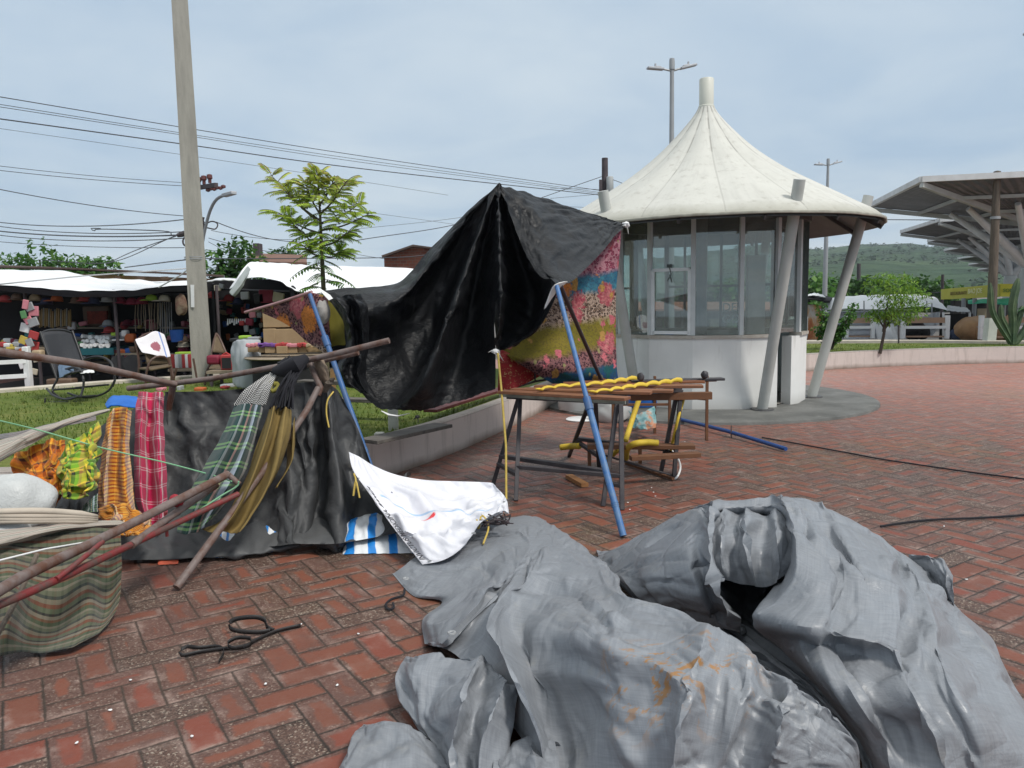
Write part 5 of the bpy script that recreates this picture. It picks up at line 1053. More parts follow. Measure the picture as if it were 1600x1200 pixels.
# ---- concrete pole on the lawn edge
b = GV(317, 594, LZ); Yp = b.y; t = PV(279, -25, Yp)
up = (t - b); cpole = thing('utility_pole', b, 'big pale concrete pole rising out of the top of the picture on the left', 'utility pole')
def isec(c, s_, u_): x = V(.92, .38, 0); y = V(-.38, .92, 0); w_, d_ = .155 * s_, .12 * s_; q = [(-w_, -d_), (w_, -d_), (w_, -d_ * .55), (w_ * .78, -d_ * .45), (w_ * .78, d_ * .45), (w_, d_ * .55), (w_, d_), (-w_, d_), (-w_, d_ * .55), (-w_ * .78, d_ * .45), (-w_ * .78, -d_ * .45), (-w_, -d_ * .55)]; return [c + x * a + y * k for a, k in q]
rows = [isec(b.lerp(t, k / 10), 1.0 - .26 * k / 10, 0) for k in range(11)]; mb = MB().grid(rows, closed=True); mb.uv = {}
obj('shaft', mb, mat('pole_concrete', lambda g: (lambda o: {'color': g.mix(g.mapr(g.noise(g.scl(o, 3, 3, .5), 3, 5, .7), .4, .68) * .7, (.315, .30, .265), (.20, .19, .17)), 'rough': .85, 'normal': g.bump(g.noise(o, 30, 4), .5, .006)})(g.coord())), cpole, ang=20)
for v in (402, 405): c = PV(304.5, v, Yp); obj('steel_band', MB().lathe([(.163, -.007), (.163, .007)], 14).xform(Matrix.Translation(c) @ Matrix.Scale(.85, 4, (0, 1, 0))), M_GALV, cpole)
obj('paper_poster', MB().slab([PV(297.5, 445, Yp - .165), PV(303, 445, Yp - .165), PV(303.5, 480, Yp - .165), PV(298.5, 480, Yp - .165)], V(0, .01, 0)), M_WPL, cpole, smooth=False)
c = PV(288, 367, Yp - .1); obj('cable_clamp', MB().tube([PV(277, 368, Yp - .1), PV(284, 366, Yp - .1), PV(291, 364, Yp - .1)], [.03, .045, .04], 8), MATS['tarred_pole'], cpole)
obj('cable_loop', MB().tube(cr([PV(290, 369, Yp - .1), PV(286, 375, Yp - .12), PV(287, 382, Yp - .12), PV(293, 386, Yp - .1)], 12), .014, 6), MATS['tarred_pole'], cpole)
# second pole further back carrying a crossarm and a curved street lamp
Y2 = 24.0
p2 = thing('utility_pole', V(*PV(312, 420, Y2).xy, 0), 'electricity pole hidden behind the concrete one with insulator crossarm and curved street lamp', 'utility pole')
obj('shaft', MB().tube([V(*PV(310, 420, Y2).xy, 0), PV(303, 286, Y2)], [.16, .12], 10), M_CONC, p2)
obj('crossarm', MB().beam(PV(306, 294, Y2), PV(338, 289, Y2 - 1.5), .10, .12), MATS['tarred_pole'], p2); obj('brace', MB().beam(PV(310, 294, Y2), PV(312, 306, Y2), .06, .06), MATS['tarred_pole'], p2)
for k, (u, v) in enumerate(((311, 286), (319, 284), (328, 282))): obj('insulator', MB().lathe([(.03, .26), (.08, .24), (.085, .14), (.05, .1), (.05, 0)], 10).xform(Matrix.Translation(PV(u, v + 4, Y2 - .6))), worn('brown_porcelain', (.14, .05, .045), (.09, .03, .03), .4, 6, .25), p2)
for k in range(6): obj('disc_insulator', MB().lathe([(0, .06), (.07, .03), (.07, -.03), (0, -.06)], 10).xform(Matrix.Translation(PV(325 + k * 4.8, 297 - k * .8 - (k % 2) * 1.5, Y2 - .8))), MATS['brown_porcelain'], p2)
TB(p2, [(316, 382, Y2 - .3), (320, 360, Y2 - .4), (328, 330, Y2 - .6), (338, 312, Y2 - .8), (352, 304, Y2 - 1.0)], .045, M_GALV, 'lamp_arm', 16); obj('lamp_head', MB().beam(PV(350, 305.5, Y2 - 1.0), PV(366, 301, Y2 - 1.3), .18, .10), M_LAMP, p2, bevel=.02)
TB(p2, [(313, 355, Y2 - .3), (330, 346, Y2 - .3), (340, 350, Y2 - .3), (336, 358, Y2 - .3), (322, 356, Y2 - .3), (314, 362, Y2 - .3)], .02, MATS['tarred_pole'], 'cable_coil', 24)
for v in (344, 352, 360): obj('spool_insulator', MB().lathe([(0, .1), (.08, .08), (.05, 0), (.08, -.08), (0, -.1)], 10).xform(Matrix.Translation(PV(316, v, Y2 - .3))), MATS['tarred_pole'], p2)
# ---- power lines
M_WIRE = mat('wire', (.05, .055, .065)); wi = 0
def wire(pts, lab, r=.012, sag=0.0):
    q = [PV(*p) for p in pts]
    if pts[0][0] < 0 and len(q) > 2: q.insert(0, q[0] + (q[0] - q[1]) * 1.1)
    q = cr(q, 30) if len(q) > 2 else [q[0].lerp(q[1], k / 29) - V(0, 0, sag * 4 * (k / 29) * (1 - k / 29)) for k in range(30)]
    obj('power_line', MB().tube(q, r, 5), M_WIRE, label=lab, cat='power line', group='overhead lines')
far = 'overhead line running from the left edge down to the pole behind the kiosk'
for (v0, v1, v2, v3, r_, nm) in ((151, 199, 243, 298, .014, 'topmost'), (163, 208, 249, 301, .010, 'second'), (167, 211, 253, 303, .010, 'third'), (186, 225, 263, 305, .019, 'thickest dark'),): wire([(-20, v0 - 3, 22), (285, v1, 27), (560, v2, 32), (940, v3, 37.9)], nm + ' ' + far, r_)
wire([(-20, 198, 24), (280, 241, 26), (560, 283, 30), (700, 305, 33)], 'faint lowest of the bundle of lines crossing the left sky', .007)
for v0, v1, r_ in ((257, 286, .008), (264, 291, .009)): wire([(-20, v0, 20), (300, v1, Y2)], 'thin pair of lines reaching the insulator crossarm', r_, .05)
wire([(-20, 292, 18), (312, 339, Y2)], 'single line sloping to the street lamp pole', .011, .1)
for v0, v1, r_, sg, nm in ((345, 343, .010, .12, 'upper slack line'), (351, 362, .009, .1, 'second slack line'), (359, 367, .014, .08, 'thick slack line'), (365, 372, .009, .1, 'fourth slack line'), (376, 387, .007, .05, 'lowest faint slack line')): wire([(-20, v0, 18), (288, v1, 13.6)], nm + ' from the left edge to the clamp on the concrete pole', r_, sg)
wire(cr([PV(142, 357, 16), PV(150, 353, 15.8), PV(156, 357, 15.7), PV(150, 361, 15.8), PV(142, 357, 16)], 5) and [(157, 357, 15.7), (142, 357, 16), (148, 361, 15.9), (157, 358, 15.7), (255, 361, 14), (268, 367, 13.6)], 'looped cable end hanging on the slack lines', .010)
wire([(275, 368, 13.5), (170, 410, 17), (60, 406, 18)], 'service line dropping left from the concrete pole clamp', .009); wire([(275, 369, 13.5), (210, 392, 15), (165, 413, 18)], 'second service line dropping left from the concrete pole clamp', .009); wire([(195, 418, 15), (290, 406, 13.3), (325, 404, 14), (420, 404, 17), (620, 402, 20), (690, 395, 22)], 'reddish line wrapped round the concrete pole and on to the brick gable', .011)
for (u0, v0, u1, v1, r_, sg, nm) in ((338, 347, 470, 378, .014, .15, 'thick dark'), (330, 360, 470, 374, .009, .1, 'upper thin'), (326, 372, 460, 396, .010, .1, 'middle'), (326, 378, 450, 392, .008, .35, 'sagging'), (322, 390, 480, 400, .008, .08, 'lower'), (322, 394, 480, 405, .008, .08, 'lowest')): wire([(u0, v0, Y2 - .4), (u1, v1, 30)], nm + ' line leaving the street lamp pole towards the young tree', r_, sg)
wire([(555, 376, 30), (735, 345, 36), (940, 276, 37.8)], 'line rising from the young tree to the pole behind the kiosk', .016); wire([(555, 358, 32), (680, 345, 35), (780, 331, 36)], 'faint line behind the left slope of the black tent', .008); wire([(560, 330, 30), (650, 342, 34), (720, 352, 37)], 'faint crossing line left of the black tent', .007); wire([(520, 390, 28), (600, 404, 30), (700, 410, 32)], 'low line passing in front of the brick gable', .009)
wire([(948, 277, 37.8), (990, 293, 37)], 'short line leaving the kiosk pole to the right', .014)
for v0, v1, nm in ((294, 296, 'upper'), (310, 303, 'middle'), (322, 325, 'lower')): wire([(860, v0, 35), (942, v1, 37.8)], nm + ' short line meeting the pole behind the kiosk from the left', .009)
wire([(1360, 343, 30), (1620, 345, 26)], 'pale line crossing under the nearest steel canopy', .016); wire([(1290, 326, 40), (1620, 328, 24)], 'upper pale line crossing the nearest steel canopy', .014); wire([(1460, 352, 26), (1620, 318, 22)], 'slanting line crossing the nearest steel canopy', .010)
# ---- roofs, trees and the young tree
br_ = thing('brick_house', V(*PV(640, 420, 30).xy, 0), 'red brick gable house peeking above the white tarp beside the black tent', 'house')
mb = MB(); gp = [PV(600, 420, 30), PV(600, 401, 30), PV(645, 385, 30), PV(700, 392, 30), PV(720, 420, 30)]; gp = [V(gp[0].x, gp[0].y, 0)] + gp[1:4] + [V(gp[4].x, gp[4].y, 0)]
obj('wall', MB().slab(gp, V(0, 5, 0)), mat('red_brick_wall', lambda g: (lambda p: (lambda n: (n, g.put(n.inputs[0], g.comb(g.sep(p)[0], g.sep(p)[2], 0.0)), [setattr(n.inputs[k], 'default_value', v_) for k, v_ in (('Color1', (.30, .09, .05, 1)), ('Color2', (.20, .06, .04, 1)), ('Mortar', (.22, .16, .12, 1)), ('Scale', 2.2))], {'color': g.mix(g.mapr(g.noise(p, 1.5, 4), .4, .7) * .4, S(g, n.outputs[0]), (.12, .06, .045)), 'rough': .9})[3])(g.nd('ShaderNodeTexBrick')))(g.coord())), br_, smooth=False)
obj('roof', MB().slab([PV(597, 402, 29.6), PV(645, 385, 29.6), PV(705, 392, 29.6), PV(705, 390, 29.6), PV(645, 382, 29.6), PV(596, 399, 29.6)], V(0, 6, 0)), MATS['dark_roof_tiles'], br_, smooth=False)
tr2 = thing('tiled_roof', PV(420, 412, 26), 'long brown tiled roof line behind the torn white tarp', 'roof'); obj('tiles', MB().slab([PV(385, 412, 24), PV(480, 414, 24), PV(478, 402, 27), PV(392, 399, 27)], V(0, 0, .08)), worn('brown_roof_tiles', (.20, .11, .08), (.12, .07, .055), .6, 5, .9, .8, .03), tr2, smooth=False); obj('chimney', box_px(MB(), 396, 380, 404, 402, 26, .4), MATS['tarred_pole'], tr2, smooth=False)
for i, (u, v, rx, rz_, Y, k) in enumerate(((0, 415, .9, .55, 26, 0), (28, 414, .6, .45, 27, 1), (62, 406, .75, .85, 26, 0), (92, 417, .5, .4, 27, 1), (115, 414, .6, .5, 26, 0), (140, 416, .6, .45, 27, 1), (165, 416, .55, .4, 26, 0), (340, 412, .7, .55, 22, 0), (366, 402, .6, .75, 22, 1), (384, 408, .6, .7, 22.5, 0), (440, 398, .5, .35, 32, 1), (460, 400, .5, .3, 32, 0))):
    c = PV(u, v, Y); tree('roadside_tree', V(c.x, c.y, 0), 3, [(c, (rx, rx, rz_), 1), (c + V(rx * .4, 0, -.35), (rx * .7, rx * .7, rz_ * .7), .6), (c + V(-rx * .5, 0, -.4), (rx * .6, rx * .6, rz_ * .6), .5)], 420, .2, (M_LEAFB, M_LEAFD)[k], 'small bushy tree showing above the roofs on the left', group='trees above the left roofs', tr=.08, seed=50 + i, aspect=.6)
b = GV(508, 606, LZ); Yt = 8.6; top = PV(503, 292, Yt); base = V(PV(506, 470, Yt).x, Yt, LZ)
yt = thing('young_tree', base, 'young tree with feathery yellow green leaves in front of the torn white tarp', 'tree'); rgt = random.Random(6)
mb = MB(); mb.tube([base, PV(505, 440, Yt), PV(502, 380, Yt), PV(500, 330, Yt), PV(497, 290, Yt)], [.03, .026, .02, .013, .006], 8); lf_ = MB(); la = lf_.at.setdefault('leaf', [])
def pinnate(a, d, L, young):
    """one compound leaf: curved midrib with paired leaflets"""
    d = d.normalized(); sd = d.cross(V(0, 0, 1)); sd = sd.normalized() if sd.length > .05 else V(1, 0, 0); q = []
    for k in range(12): t = k / 11; q.append(a + d * (L * t) + V(0, 0, -L * .34 * t * t))
    mb.tube(q, [.004] * 11 + [.002], 4)
    for k in range(2, 12):
        t = (q[k] - q[k - 1]).normalized(); up_ = sd.cross(t); ll = L * .27 * (1 - abs(k / 11 - .5) * .7) * rgt.uniform(.85, 1.1)
        for s_ in (-1, 1):
            x = (sd * s_ * .95 + t * .45 + V(0, 0, -.45)).normalized(); w_ = t * ll * .17; p = q[k]
            lf_.add([p, p + x * ll * .35 + w_ * 1.15, p + x * ll, p + x * ll * .4 - w_ * 1.15], [(0, 1, 2, 3)]); la.extend([min(1, max(0, young + rgt.uniform(-.16, .16)))] * 4)
br_tips = [((501, 345), (450, 300)), ((501, 350), (425, 275)), ((500, 335), (476, 285)), ((499, 320), (522, 280)), ((500, 335), (540, 285)), ((501, 350), (560, 320)), ((502, 360), (575, 335)), ((502, 365), (440, 335)), ((503, 385), (545, 362)), ((503, 385), (460, 352)), ((498, 310), (497, 275)), ((503, 400), (475, 385)), ((503, 400), (535, 395))]
for (s0, e0) in br_tips:
    a = PV(*s0, Yt); e = PV(*e0, Yt + rgt.uniform(-.35, .35)); m_ = a.lerp(e, .5) + V(0, 0, -.03); mb.tube(cr([a, m_, e], 8), [.012, .011, .01, .009, .008, .007, .005, .003], 6)
    for t in (.4, .52, .64, .76, .88, 1.0):
        p = a.lerp(e, t); yv = min(1, max(0, .25 + (p.z - 1.5) / 1.5 * .75)); out = (e - a).normalized()
        for s_ in range(4): ang_ = rgt.uniform(0, 6.28); pinnate(p, (out * .5 + V(math.cos(ang_), math.sin(ang_) * .8, rgt.uniform(-.1, .9))), rgt.uniform(.13, .27), yv)
for k in range(46):
    v = 300 + 165 * (k / 45); p = PV(501 + 4 * (v - 300) / 165, v, Yt); a = k * 2.4; pinnate(p, V(math.cos(a), math.sin(a), rgt.uniform(.1, .8) - .5 * (k / 45)), rgt.uniform(.20, .42), min(1, max(0, .85 - (v - 300) / 150)))
obj('trunk', mb, worn('green_brown_bark', (.10, .09, .05), (.06, .05, .03), .6, 12, .9), yt)
M_NEEM = leafy('neem_leaf', [(0, (.07, .17, .02)), (.3, (.20, .36, .03)), (.6, (.36, .52, .06)), (.9, (.50, .58, .11)), (1, (.58, .48, .16))], 'leaf', False)
obj('crown', lf_, M_NEEM, yt, smooth=False)

rg = random.Random(31)
names = ['red', 'white', 'cream', 'blue', 'yellow', 'grey', 'green', 'pink', 'orange', 'wine', 'teal', 'tan']
for k in range(70):
    c = names[rg.randrange(12)]; u = rg.uniform(100, 300); row_ = k % 3; v = (507, 525, 560)[row_] + rg.uniform(-3, 3)
    if row_ == 2: u = rg.uniform(60, 300)
    blobgood('shelf_goods', u, v, Y0 + (2.5, 2.0, 1.4)[row_] + rg.uniform(-.1, .1), rg.uniform(.08, .2), .1, rg.uniform(.06, .16), c, c + ' packet among the crowded goods on the shelves of the white awning stall', 'packet', 'goods on the shelves of the white awning stall', rg.uniform(-.2, .2))
for k in range(26):
    c = names[rg.randrange(12)]; u = rg.uniform(345, 412); v = rg.uniform(470, 528)
    blobgood('shelf_goods', u, v, YB + 2.4 + rg.uniform(-.3, .3), rg.uniform(.05, .13), .06, rg.uniform(.05, .13), c, c + ' trinket in the shade of the torn tarp stall', 'trinket', 'goods hung inside the torn tarp stall', rg.uniform(-.3, .3))
for k in range(5): obj('shelf', MB().beam(PV(95, (512, 530, 566)[k % 3], Y0 + (2.6, 2.1, 1.5)[k % 3] + .1 * (k // 3)), PV(300, (512, 530, 566)[k % 3], Y0 + (2.6, 2.1, 1.5)[k % 3] + .1 * (k // 3)), .3, .03), M_WOODT, sa) if k < 3 else None
# ================================================================== collapsed black stall tent
def crinkle(g, p, a=4.0, b=12.0, c=30.0, stretch=(1, 1, .7)):
    q = g.scl(p, *stretch)
    return g.mapr(g.vor(q, a, 'DISTANCE_TO_EDGE'), 0, .14) * .5 + g.mapr(g.vor(q, b, 'DISTANCE_TO_EDGE'), 0, .2) * .3 + g.mapr(g.vor(p, c, 'DISTANCE_TO_EDGE'), 0, .3) * .14 + g.noise(q, 6, 4) * .5
def black_fn(g):
    p = g.coord(); n = g.noise(p, 3, 5, .65); sc_ = g.noise(g.scl(p, 3, 3, .8), 6, 5, .75)
    c = g.mix(g.mapr(n, .4, .7) * .5, (.008, .0085, .010), (.013, .0145, .017)); c = g.mix(g.mapr(sc_, .62, .76) * .30, c, (.16, .15, .13))
    return {'color': c, 'rough': g.mapr(n, .3, .7, .36, .50), 'spec': .24, 'normal': g.bump(crinkle(g, p, 3, 8, 22) * .7 + (1 - g.m('ABSOLUTE', g.noise(g.scl(p, 1, 1, 2.2), 16, 4, .6, .6) - .5) * 6) * .3, .42, .016)}
M_BLACK = mat('black_plastic_sheet', black_fn)
def L3(l): return [PV(*q) for q in l]
pk = (780, 288, 6.3)
tent = thing('market_tent', PV(780, 640, 6.2), 'collapsed black plastic market tent sagging from its sharp peak beside the kiosk', 'tent')
lines = [
 [pk, (742, 320, 6.4), (700, 358, 6.5), (660, 400, 6.55), (625, 440, 6.55), (580, 447, 6.4), (540, 448, 6.3), (503, 453, 6.2)],
 [pk, (744, 326, 6.32), (705, 370, 6.36), (667, 420, 6.3), (635, 460, 6.15), (596, 476, 6.0), (560, 484, 6.0), (532, 483, 6.08)],
 [pk, (748, 330, 6.36), (712, 384, 6.48), (676, 446, 6.55), (645, 506, 6.5), (610, 540, 6.25), (575, 556, 6.1), (543, 548, 6.08)],
 [pk, (754, 334, 6.34), (725, 398, 6.46), (694, 480, 6.5), (664, 562, 6.35), (630, 606, 6.1), (600, 626, 5.98), (575, 625, 5.98)],
 [pk, (758, 336, 6.18), (734, 402, 6.02), (704, 486, 5.82), (674, 565, 5.66), (656, 608, 5.66), (650, 630, 5.76), (646, 643, 5.82)],
 [pk, (765, 337, 6.32), (750, 404, 6.36), (732, 490, 6.3), (716, 562, 6.2), (708, 600, 6.1), (703, 620, 6.05), (700, 630, 6.02)],
 [pk, (775, 338, 6.2), (773, 406, 6.1), (772, 490, 6.0), (773, 545, 6.0), (774, 580, 6.0), (774, 597, 6.0), (774, 608, 6.0)]]
rows = loft([L3(l) for l in lines], 64, 13, wr=.016, wsc=(7, 5), seed=2)
def crumple(rows, n, size, amp, seed, width=(.03, .10), length=(.1, .4), n2=0, amp2=.006):
    X = upsample(np.array([[tuple(q) for q in r] for r in rows])); X = crease(X, n, size, amp, seed, width, length)
    if n2: X = crease(X, n2, size, amp2, seed + 1, (.012, .04), (.04, .14))
    return rows_of(X)
rows = crumple(rows, 60, (1.8, 1.7), .035, 3, n2=420, amp2=.010)
nv_ = len(rows)
for i in range(len(rows[0])):                              # ragged lower hem
    for j in range(nv_ - 6, nv_): rows[j][i] = rows[j][i] + V(0, 0, .022 * mnoise.noise(V(i * .11, 1, 0)) + .012 * mnoise.noise(V(i * .4, 4, 0)))
main = obj('side_sheet', MB().grid(rows), M_BLACK, tent, ang=180)
lines = [
 [pk, (774, 338, 6.22), (772, 406, 6.12), (771, 470, 6.05), (773, 520, 6.0), (775, 546, 5.95)],
 [pk, (780, 338, 6.08), (782, 406, 5.9), (784, 470, 5.8), (780, 520, 5.85), (776, 546, 5.95)],
 [pk, (787, 338, 6.3), (797, 406, 6.3), (804, 470, 6.25), (794, 524, 6.1), (779, 546, 5.98)],
 [pk, (795, 338, 6.4), (816, 412, 6.45), (836, 470, 6.4), (820, 520, 6.2), (786, 545, 6.0)],
 [pk, (799, 338, 6.3), (824, 412, 6.1), (853, 452, 5.75), (840, 508, 5.9), (800, 540, 6.0)],
 [pk, (802, 338, 6.25), (829, 412, 5.95), (868, 442, 5.45), (850, 496, 5.75), (822, 529, 5.95)]]
rows = loft([L3(l) for l in lines], 56, 7, wr=.018, wsc=(7, 5), seed=5)
obj('gathered_fold', MB().grid(crumple(rows, 50, (.5, 1.5), .03, 8, (.02, .05), (.08, .3), 160, .008)), M_BLACK, tent, ang=180)
lines = [
 [pk, (797, 328, 6.18), (814, 378, 6.0), (838, 424, 5.7), (868, 440, 5.42)],
 [(783, 288.6, 6.32), (815, 335, 6.28), (838, 378, 6.0), (862, 418, 5.7), (893, 438, 5.6)],
 [(800, 293, 6.45), (840, 335, 6.35), (865, 370, 6.2), (893, 402, 6.1), (917, 417, 6.1)],
 [(830, 302, 6.7), (870, 332, 6.7), (898, 354, 6.65), (925, 376, 6.65), (945, 389, 6.75)],
 [(880, 318, 7.05), (908, 331, 7.1), (930, 343, 7.1), (948, 356, 7.15), (961, 369, 7.2)],
 [(935, 336, 7.5), (948, 341, 7.52), (958, 345, 7.54), (968, 350, 7.55), (975, 355, 7.55)],
 [(978, 349, 7.7), (978.6, 350, 7.7), (979, 350.6, 7.7), (979.5, 351, 7.7), (980, 351.5, 7.7)]]
rows = loft([L3(l) for l in lines], 44, 9, wr=.020, wsc=(7, 9), seed=9)
obj('roof_sheet', MB().grid(crumple(rows, 50, (1.5, 1.2), .02, 12, (.02, .06), (.1, .3), 320, .009)), M_BLACK, tent, ang=180)
mb = MB().tube(L3([(500, 452, 6.18), (512, 462, 6.1), (526, 478, 6.05), (534, 486, 6.0)]), [.012, .028, .022, .008], 8, flat=.35); obj('white_hem', mb, M_WPL, tent)
mb = MB().tube(L3([(596, 642, 5.92), (608, 648, 5.88), (622, 650, 5.85), (640, 646, 5.84)]), [.006, .016, .014, .006], 8, flat=.4); obj('white_hem', mb, M_WPL, tent)
mb = MB().grid([L3([(862, 446, 5.42), (872, 440, 5.40), (892, 438, 5.55)]), L3([(855, 468, 5.5), (866, 456, 5.44), (884, 443, 5.55)]), L3([(846, 490, 5.6), (856, 478, 5.5), (866, 458, 5.5)])]); obj('white_corner_patch', mb, M_WPL, tent, sub=1, solid=.003)
def knot(u, v, Y, s_, m, par, name='knot', seed=0):
    rg = random.Random(seed); mb = MB(); c = PV(u, v, Y)
    mb.blob(c, (s_ * .8, s_ * .7, s_ * .6), 8, seed, .5)
    for k in range(4):
        d = V(rg.uniform(-1, 1), rg.uniform(-.6, .2), rg.uniform(-.9, .6)); mb.tube([c, c + d * s_ * .9, c + d * s_ * 1.9 + V(0, 0, -s_ * .6)], [s_ * .4, s_ * .35, s_ * .12], 6, flat=.4)
    return obj(name, mb, m, par)
knot(978, 351, 7.65, .045, M_WPL, tent, seed=1); knot(968, 353, 7.6, .03, M_WPL, tent, seed=4)
knot(774, 549, 5.9, .035, M_WPL, tent, seed=2); knot(652, 651, 5.8, .022, worn('black_cord', (.012, .012, .013), (.03, .03, .03), .4, 9, .6), tent, seed=3)
M_YROPE = worn('yellow_rope', (.55, .40, .09), (.35, .25, .06), .6, 30, .7, .5, .003)
a = PV(778, 552, 5.88); b = GV(793, 782) ; b.y = 5.3; b = PV(791, 780, 5.35)
mb = MB().tube([a, a.lerp(b, .3) + V(.012, 0, 0), a.lerp(b, .65) + V(.02, 0, 0), b], .0085, 8)
obj('rope', mb, M_YROPE, label='yellow guy rope hanging straight down from the white knot of the black tent', cat='rope')
M_BLUE = worn('blue_painted_pole', (.028, .11, .30), (.09, .12, .17), .7, 16, .5, .4)
M_BLUE2 = worn('faded_blue_pole', (.035, .13, .34), (.14, .22, .32), .8, 18, .5, .4)
def blue_pole(a, b, lab, m, k=.5):
    r = thing('tent_pole', b, lab, 'tent pole', 'blue tent poles')
    mid = a.lerp(b, k); d = (b - a).normalized()
    obj('upper_tube', MB().tube([a, mid], .0165, 12), m, r); obj('lower_tube', MB().tube([mid - d * .06, b], .021, 12), m, r)
    obj('coupling', MB().tube([mid - d * .07, mid + d * .02], .027, 12), MATS['blue_painted_pole'], r)
    mb = MB()
    for t in (0, .012, .024): q = a.lerp(b, .88) + d * t; mb.tube([q, q + d * .008], .024, 10)
    obj('cord_binding', mb, MATS['faded_blue_pole'], r)
    return r
b1 = GV(974, 840); b1.z = .01
blue_pole(PV(870, 447, 5.44), b1, 'long blue pole leaning from the black tent corner down to the grey tarpaulin', M_BLUE2, .52)
blue_pole(PV(484, 460, 6.05), PV(582, 738, 5.35), 'blue pole leaning on the left of the black tent in front of the floral cloth', M_BLUE, .3)
obj('strut', MB().tube(L3([(876, 447, 5.5), (905, 515, 5.95), (938, 590, 6.5), (947, 607, 6.6)]), .016, 10), worn('dark_purple_strut', (.03, .02, .03), (.06, .045, .05), .5, 9, .5), label='thin dark strut slanting behind the long blue pole in front of the floral cloth', cat='strut')
# printed floral cloths
def floral_fn(zs):
    def f(g):
        p = g.pos(); x, y, z = g.sep(p); w = g.noise(p, 5, 3) - .5; zz_ = z + w * .12 - x * .10
        def lp(sc_, k, a, b, c):
            d = g.vor(g.scl(p, 1, .5, 1), sc_); n = g.noise(p, sc_ * .8, 2); t = d + (n - .5) * .35
            return g.ramp(t, [(0, a), (k, a), (k + .06, b), (k + .22, b), (k + .3, c)], 'LINEAR')
        leopard_tan = lp(42, .22, (.42, .30, .22), (.035, .022, .02), (.46, .36, .30)); leopard_purple = lp(46, .2, (.17, .06, .085), (.03, .012, .02), (.25, .12, .13)); pink = lp(30, .22, (.46, .15, .23), (.24, .04, .09), (.52, .26, .33))
        sky_band = g.mix(g.mapr(g.noise(p, 14, 3), .4, .65), (.035, .16, .28), (.07, .27, .38)); olive_band = g.mix(g.mapr(g.noise(p, 3, 3), .35, .65), (.16, .15, .015), (.24, .20, .03)); deep_band = g.mix(g.mapr(g.noise(p, 6, 3), .4, .6), (.015, .07, .22), (.01, .11, .12))
        c = pink
        for zt, col, wd in zs(sky_band, leopard_tan, olive_band, leopard_purple, deep_band): c = g.mix(g.mapr(zz_, zt - wd, zt + wd, 1, 0), c, col)
        fl = g.vor(g.scl(p, 1, .4, .8), 3.6); fn_ = g.noise(p, 26, 3, .6); pet = fl + (fn_ - .5) * .42
        rid = g.sep(g.vor(g.scl(p, 1, .4, .8), 3.6, out='Color'))[0]
        fcol = g.mix(g.mapr(fn_, .35, .65), (.36, .05, .09), (.62, .24, .25)); fcol = g.mix(g.m('GREATER_THAN', rid, .72), fcol, (.72, .26, .06))
        c = g.mix(g.mapr(pet, .30, .36, 1, 0) * g.m('GREATER_THAN', rid, .22), c, fcol)
        f2 = g.vor(g.vm('ADD', g.scl(p, 1.2, .4, .7), (2, 7, 3)), 7.5); r2 = g.sep(g.vor(g.vm('ADD', g.scl(p, 1.2, .4, .7), (2, 7, 3)), 7.5, out='Color'))
        c = g.mix(g.mapr(f2 + (fn_ - .5) * .6, .26, .31, 1, 0) * g.m('GREATER_THAN', r2[0], .45), c, g.mix(g.m('GREATER_THAN', r2[1], .5), (.58, .16, .20), (.50, .30, .09)))
        c = g.mix(g.mapr(g.noise(p, 60, 3), .45, .65) * .45, c, (.05, .03, .035))
        lf = g.vor(g.vm('ADD', g.scl(p, 1.3, .4, .7), (4, 2, 1)), 7); c = g.mix(g.mapr(lf + (fn_ - .5) * .4, .10, .14, 1, 0) * .8, c, (.30, .30, .13))
        c = g.vm('MULTIPLY', c, (.74, .70, .66))
        return {'color': c, 'rough': .8, 'spec': .15, 'normal': g.bump(g.noise(p, 9, 4), .5, .02)}
    return f
zz = lambda u, v, Y: PV(u, v, Y).z - PV(u, v, Y).x * .10
M_FLOR = mat('floral_cloth_print', floral_fn(lambda sky_band, leopard_tan, olive_band, leopard_purple, deep_band: [(zz(930, 428, 7.6), sky_band, .03), (zz(930, 458, 7.6), leopard_tan, .03), (zz(930, 500, 7.5), olive_band, .03), (zz(930, 545, 7.2), leopard_purple, .03), (zz(900, 578, 7.0), deep_band, .015)]))
lines = [
 [(782, 470, 6.9), (782, 510, 6.9), (784, 545, 6.85), (790, 552, 6.8), (797, 560, 6.78)],
 [(830, 440, 7.1), (828, 490, 7.05), (826, 540, 6.95), (832, 565, 6.75), (846, 590, 6.8)],
 [(870, 418, 7.25), (868, 470, 7.2), (866, 530, 7.1), (872, 570, 6.8), (880, 606, 6.95)],
 [(915, 395, 7.45), (912, 460, 7.4), (908, 530, 7.25), (912, 575, 6.95), (920, 607, 7.05)],
 [(945, 376, 7.55), (944, 450, 7.5), (942, 530, 7.35), (940, 580, 7.0), (946, 602, 7.1)],
 [(972, 356, 7.62), (965, 440, 7.6), (963, 520, 7.5), (964, 570, 7.3), (968, 594, 7.25)]]
rows = loft([L3(l) for l in lines], 40, 8, wr=.014, wsc=(5, 4), seed=12)
obj('floral_cloth', MB().grid(rows), M_FLOR, label='flower and leopard print cloth hanging between the black tent and the kiosk', cat='cloth', ang=180, sub=1, solid=.002)
def red_fn(g):
    p = g.pos(); n = g.noise(g.scl(p, 1, 1, 3), 9, 3, .6, 1.2); n2 = g.noise(g.scl(p, 2, 1, 2), 14, 4, .6, 1.5)
    c = g.mix(g.mapr(n, .35, .65) * .5, (.36, .014, .018), (.20, .008, .012)); c = g.mix(g.mapr(n2, .57, .64), c, (.52, .33, .14))
    return {'color': c, 'rough': .7, 'normal': g.bump(n, .4, .02)}
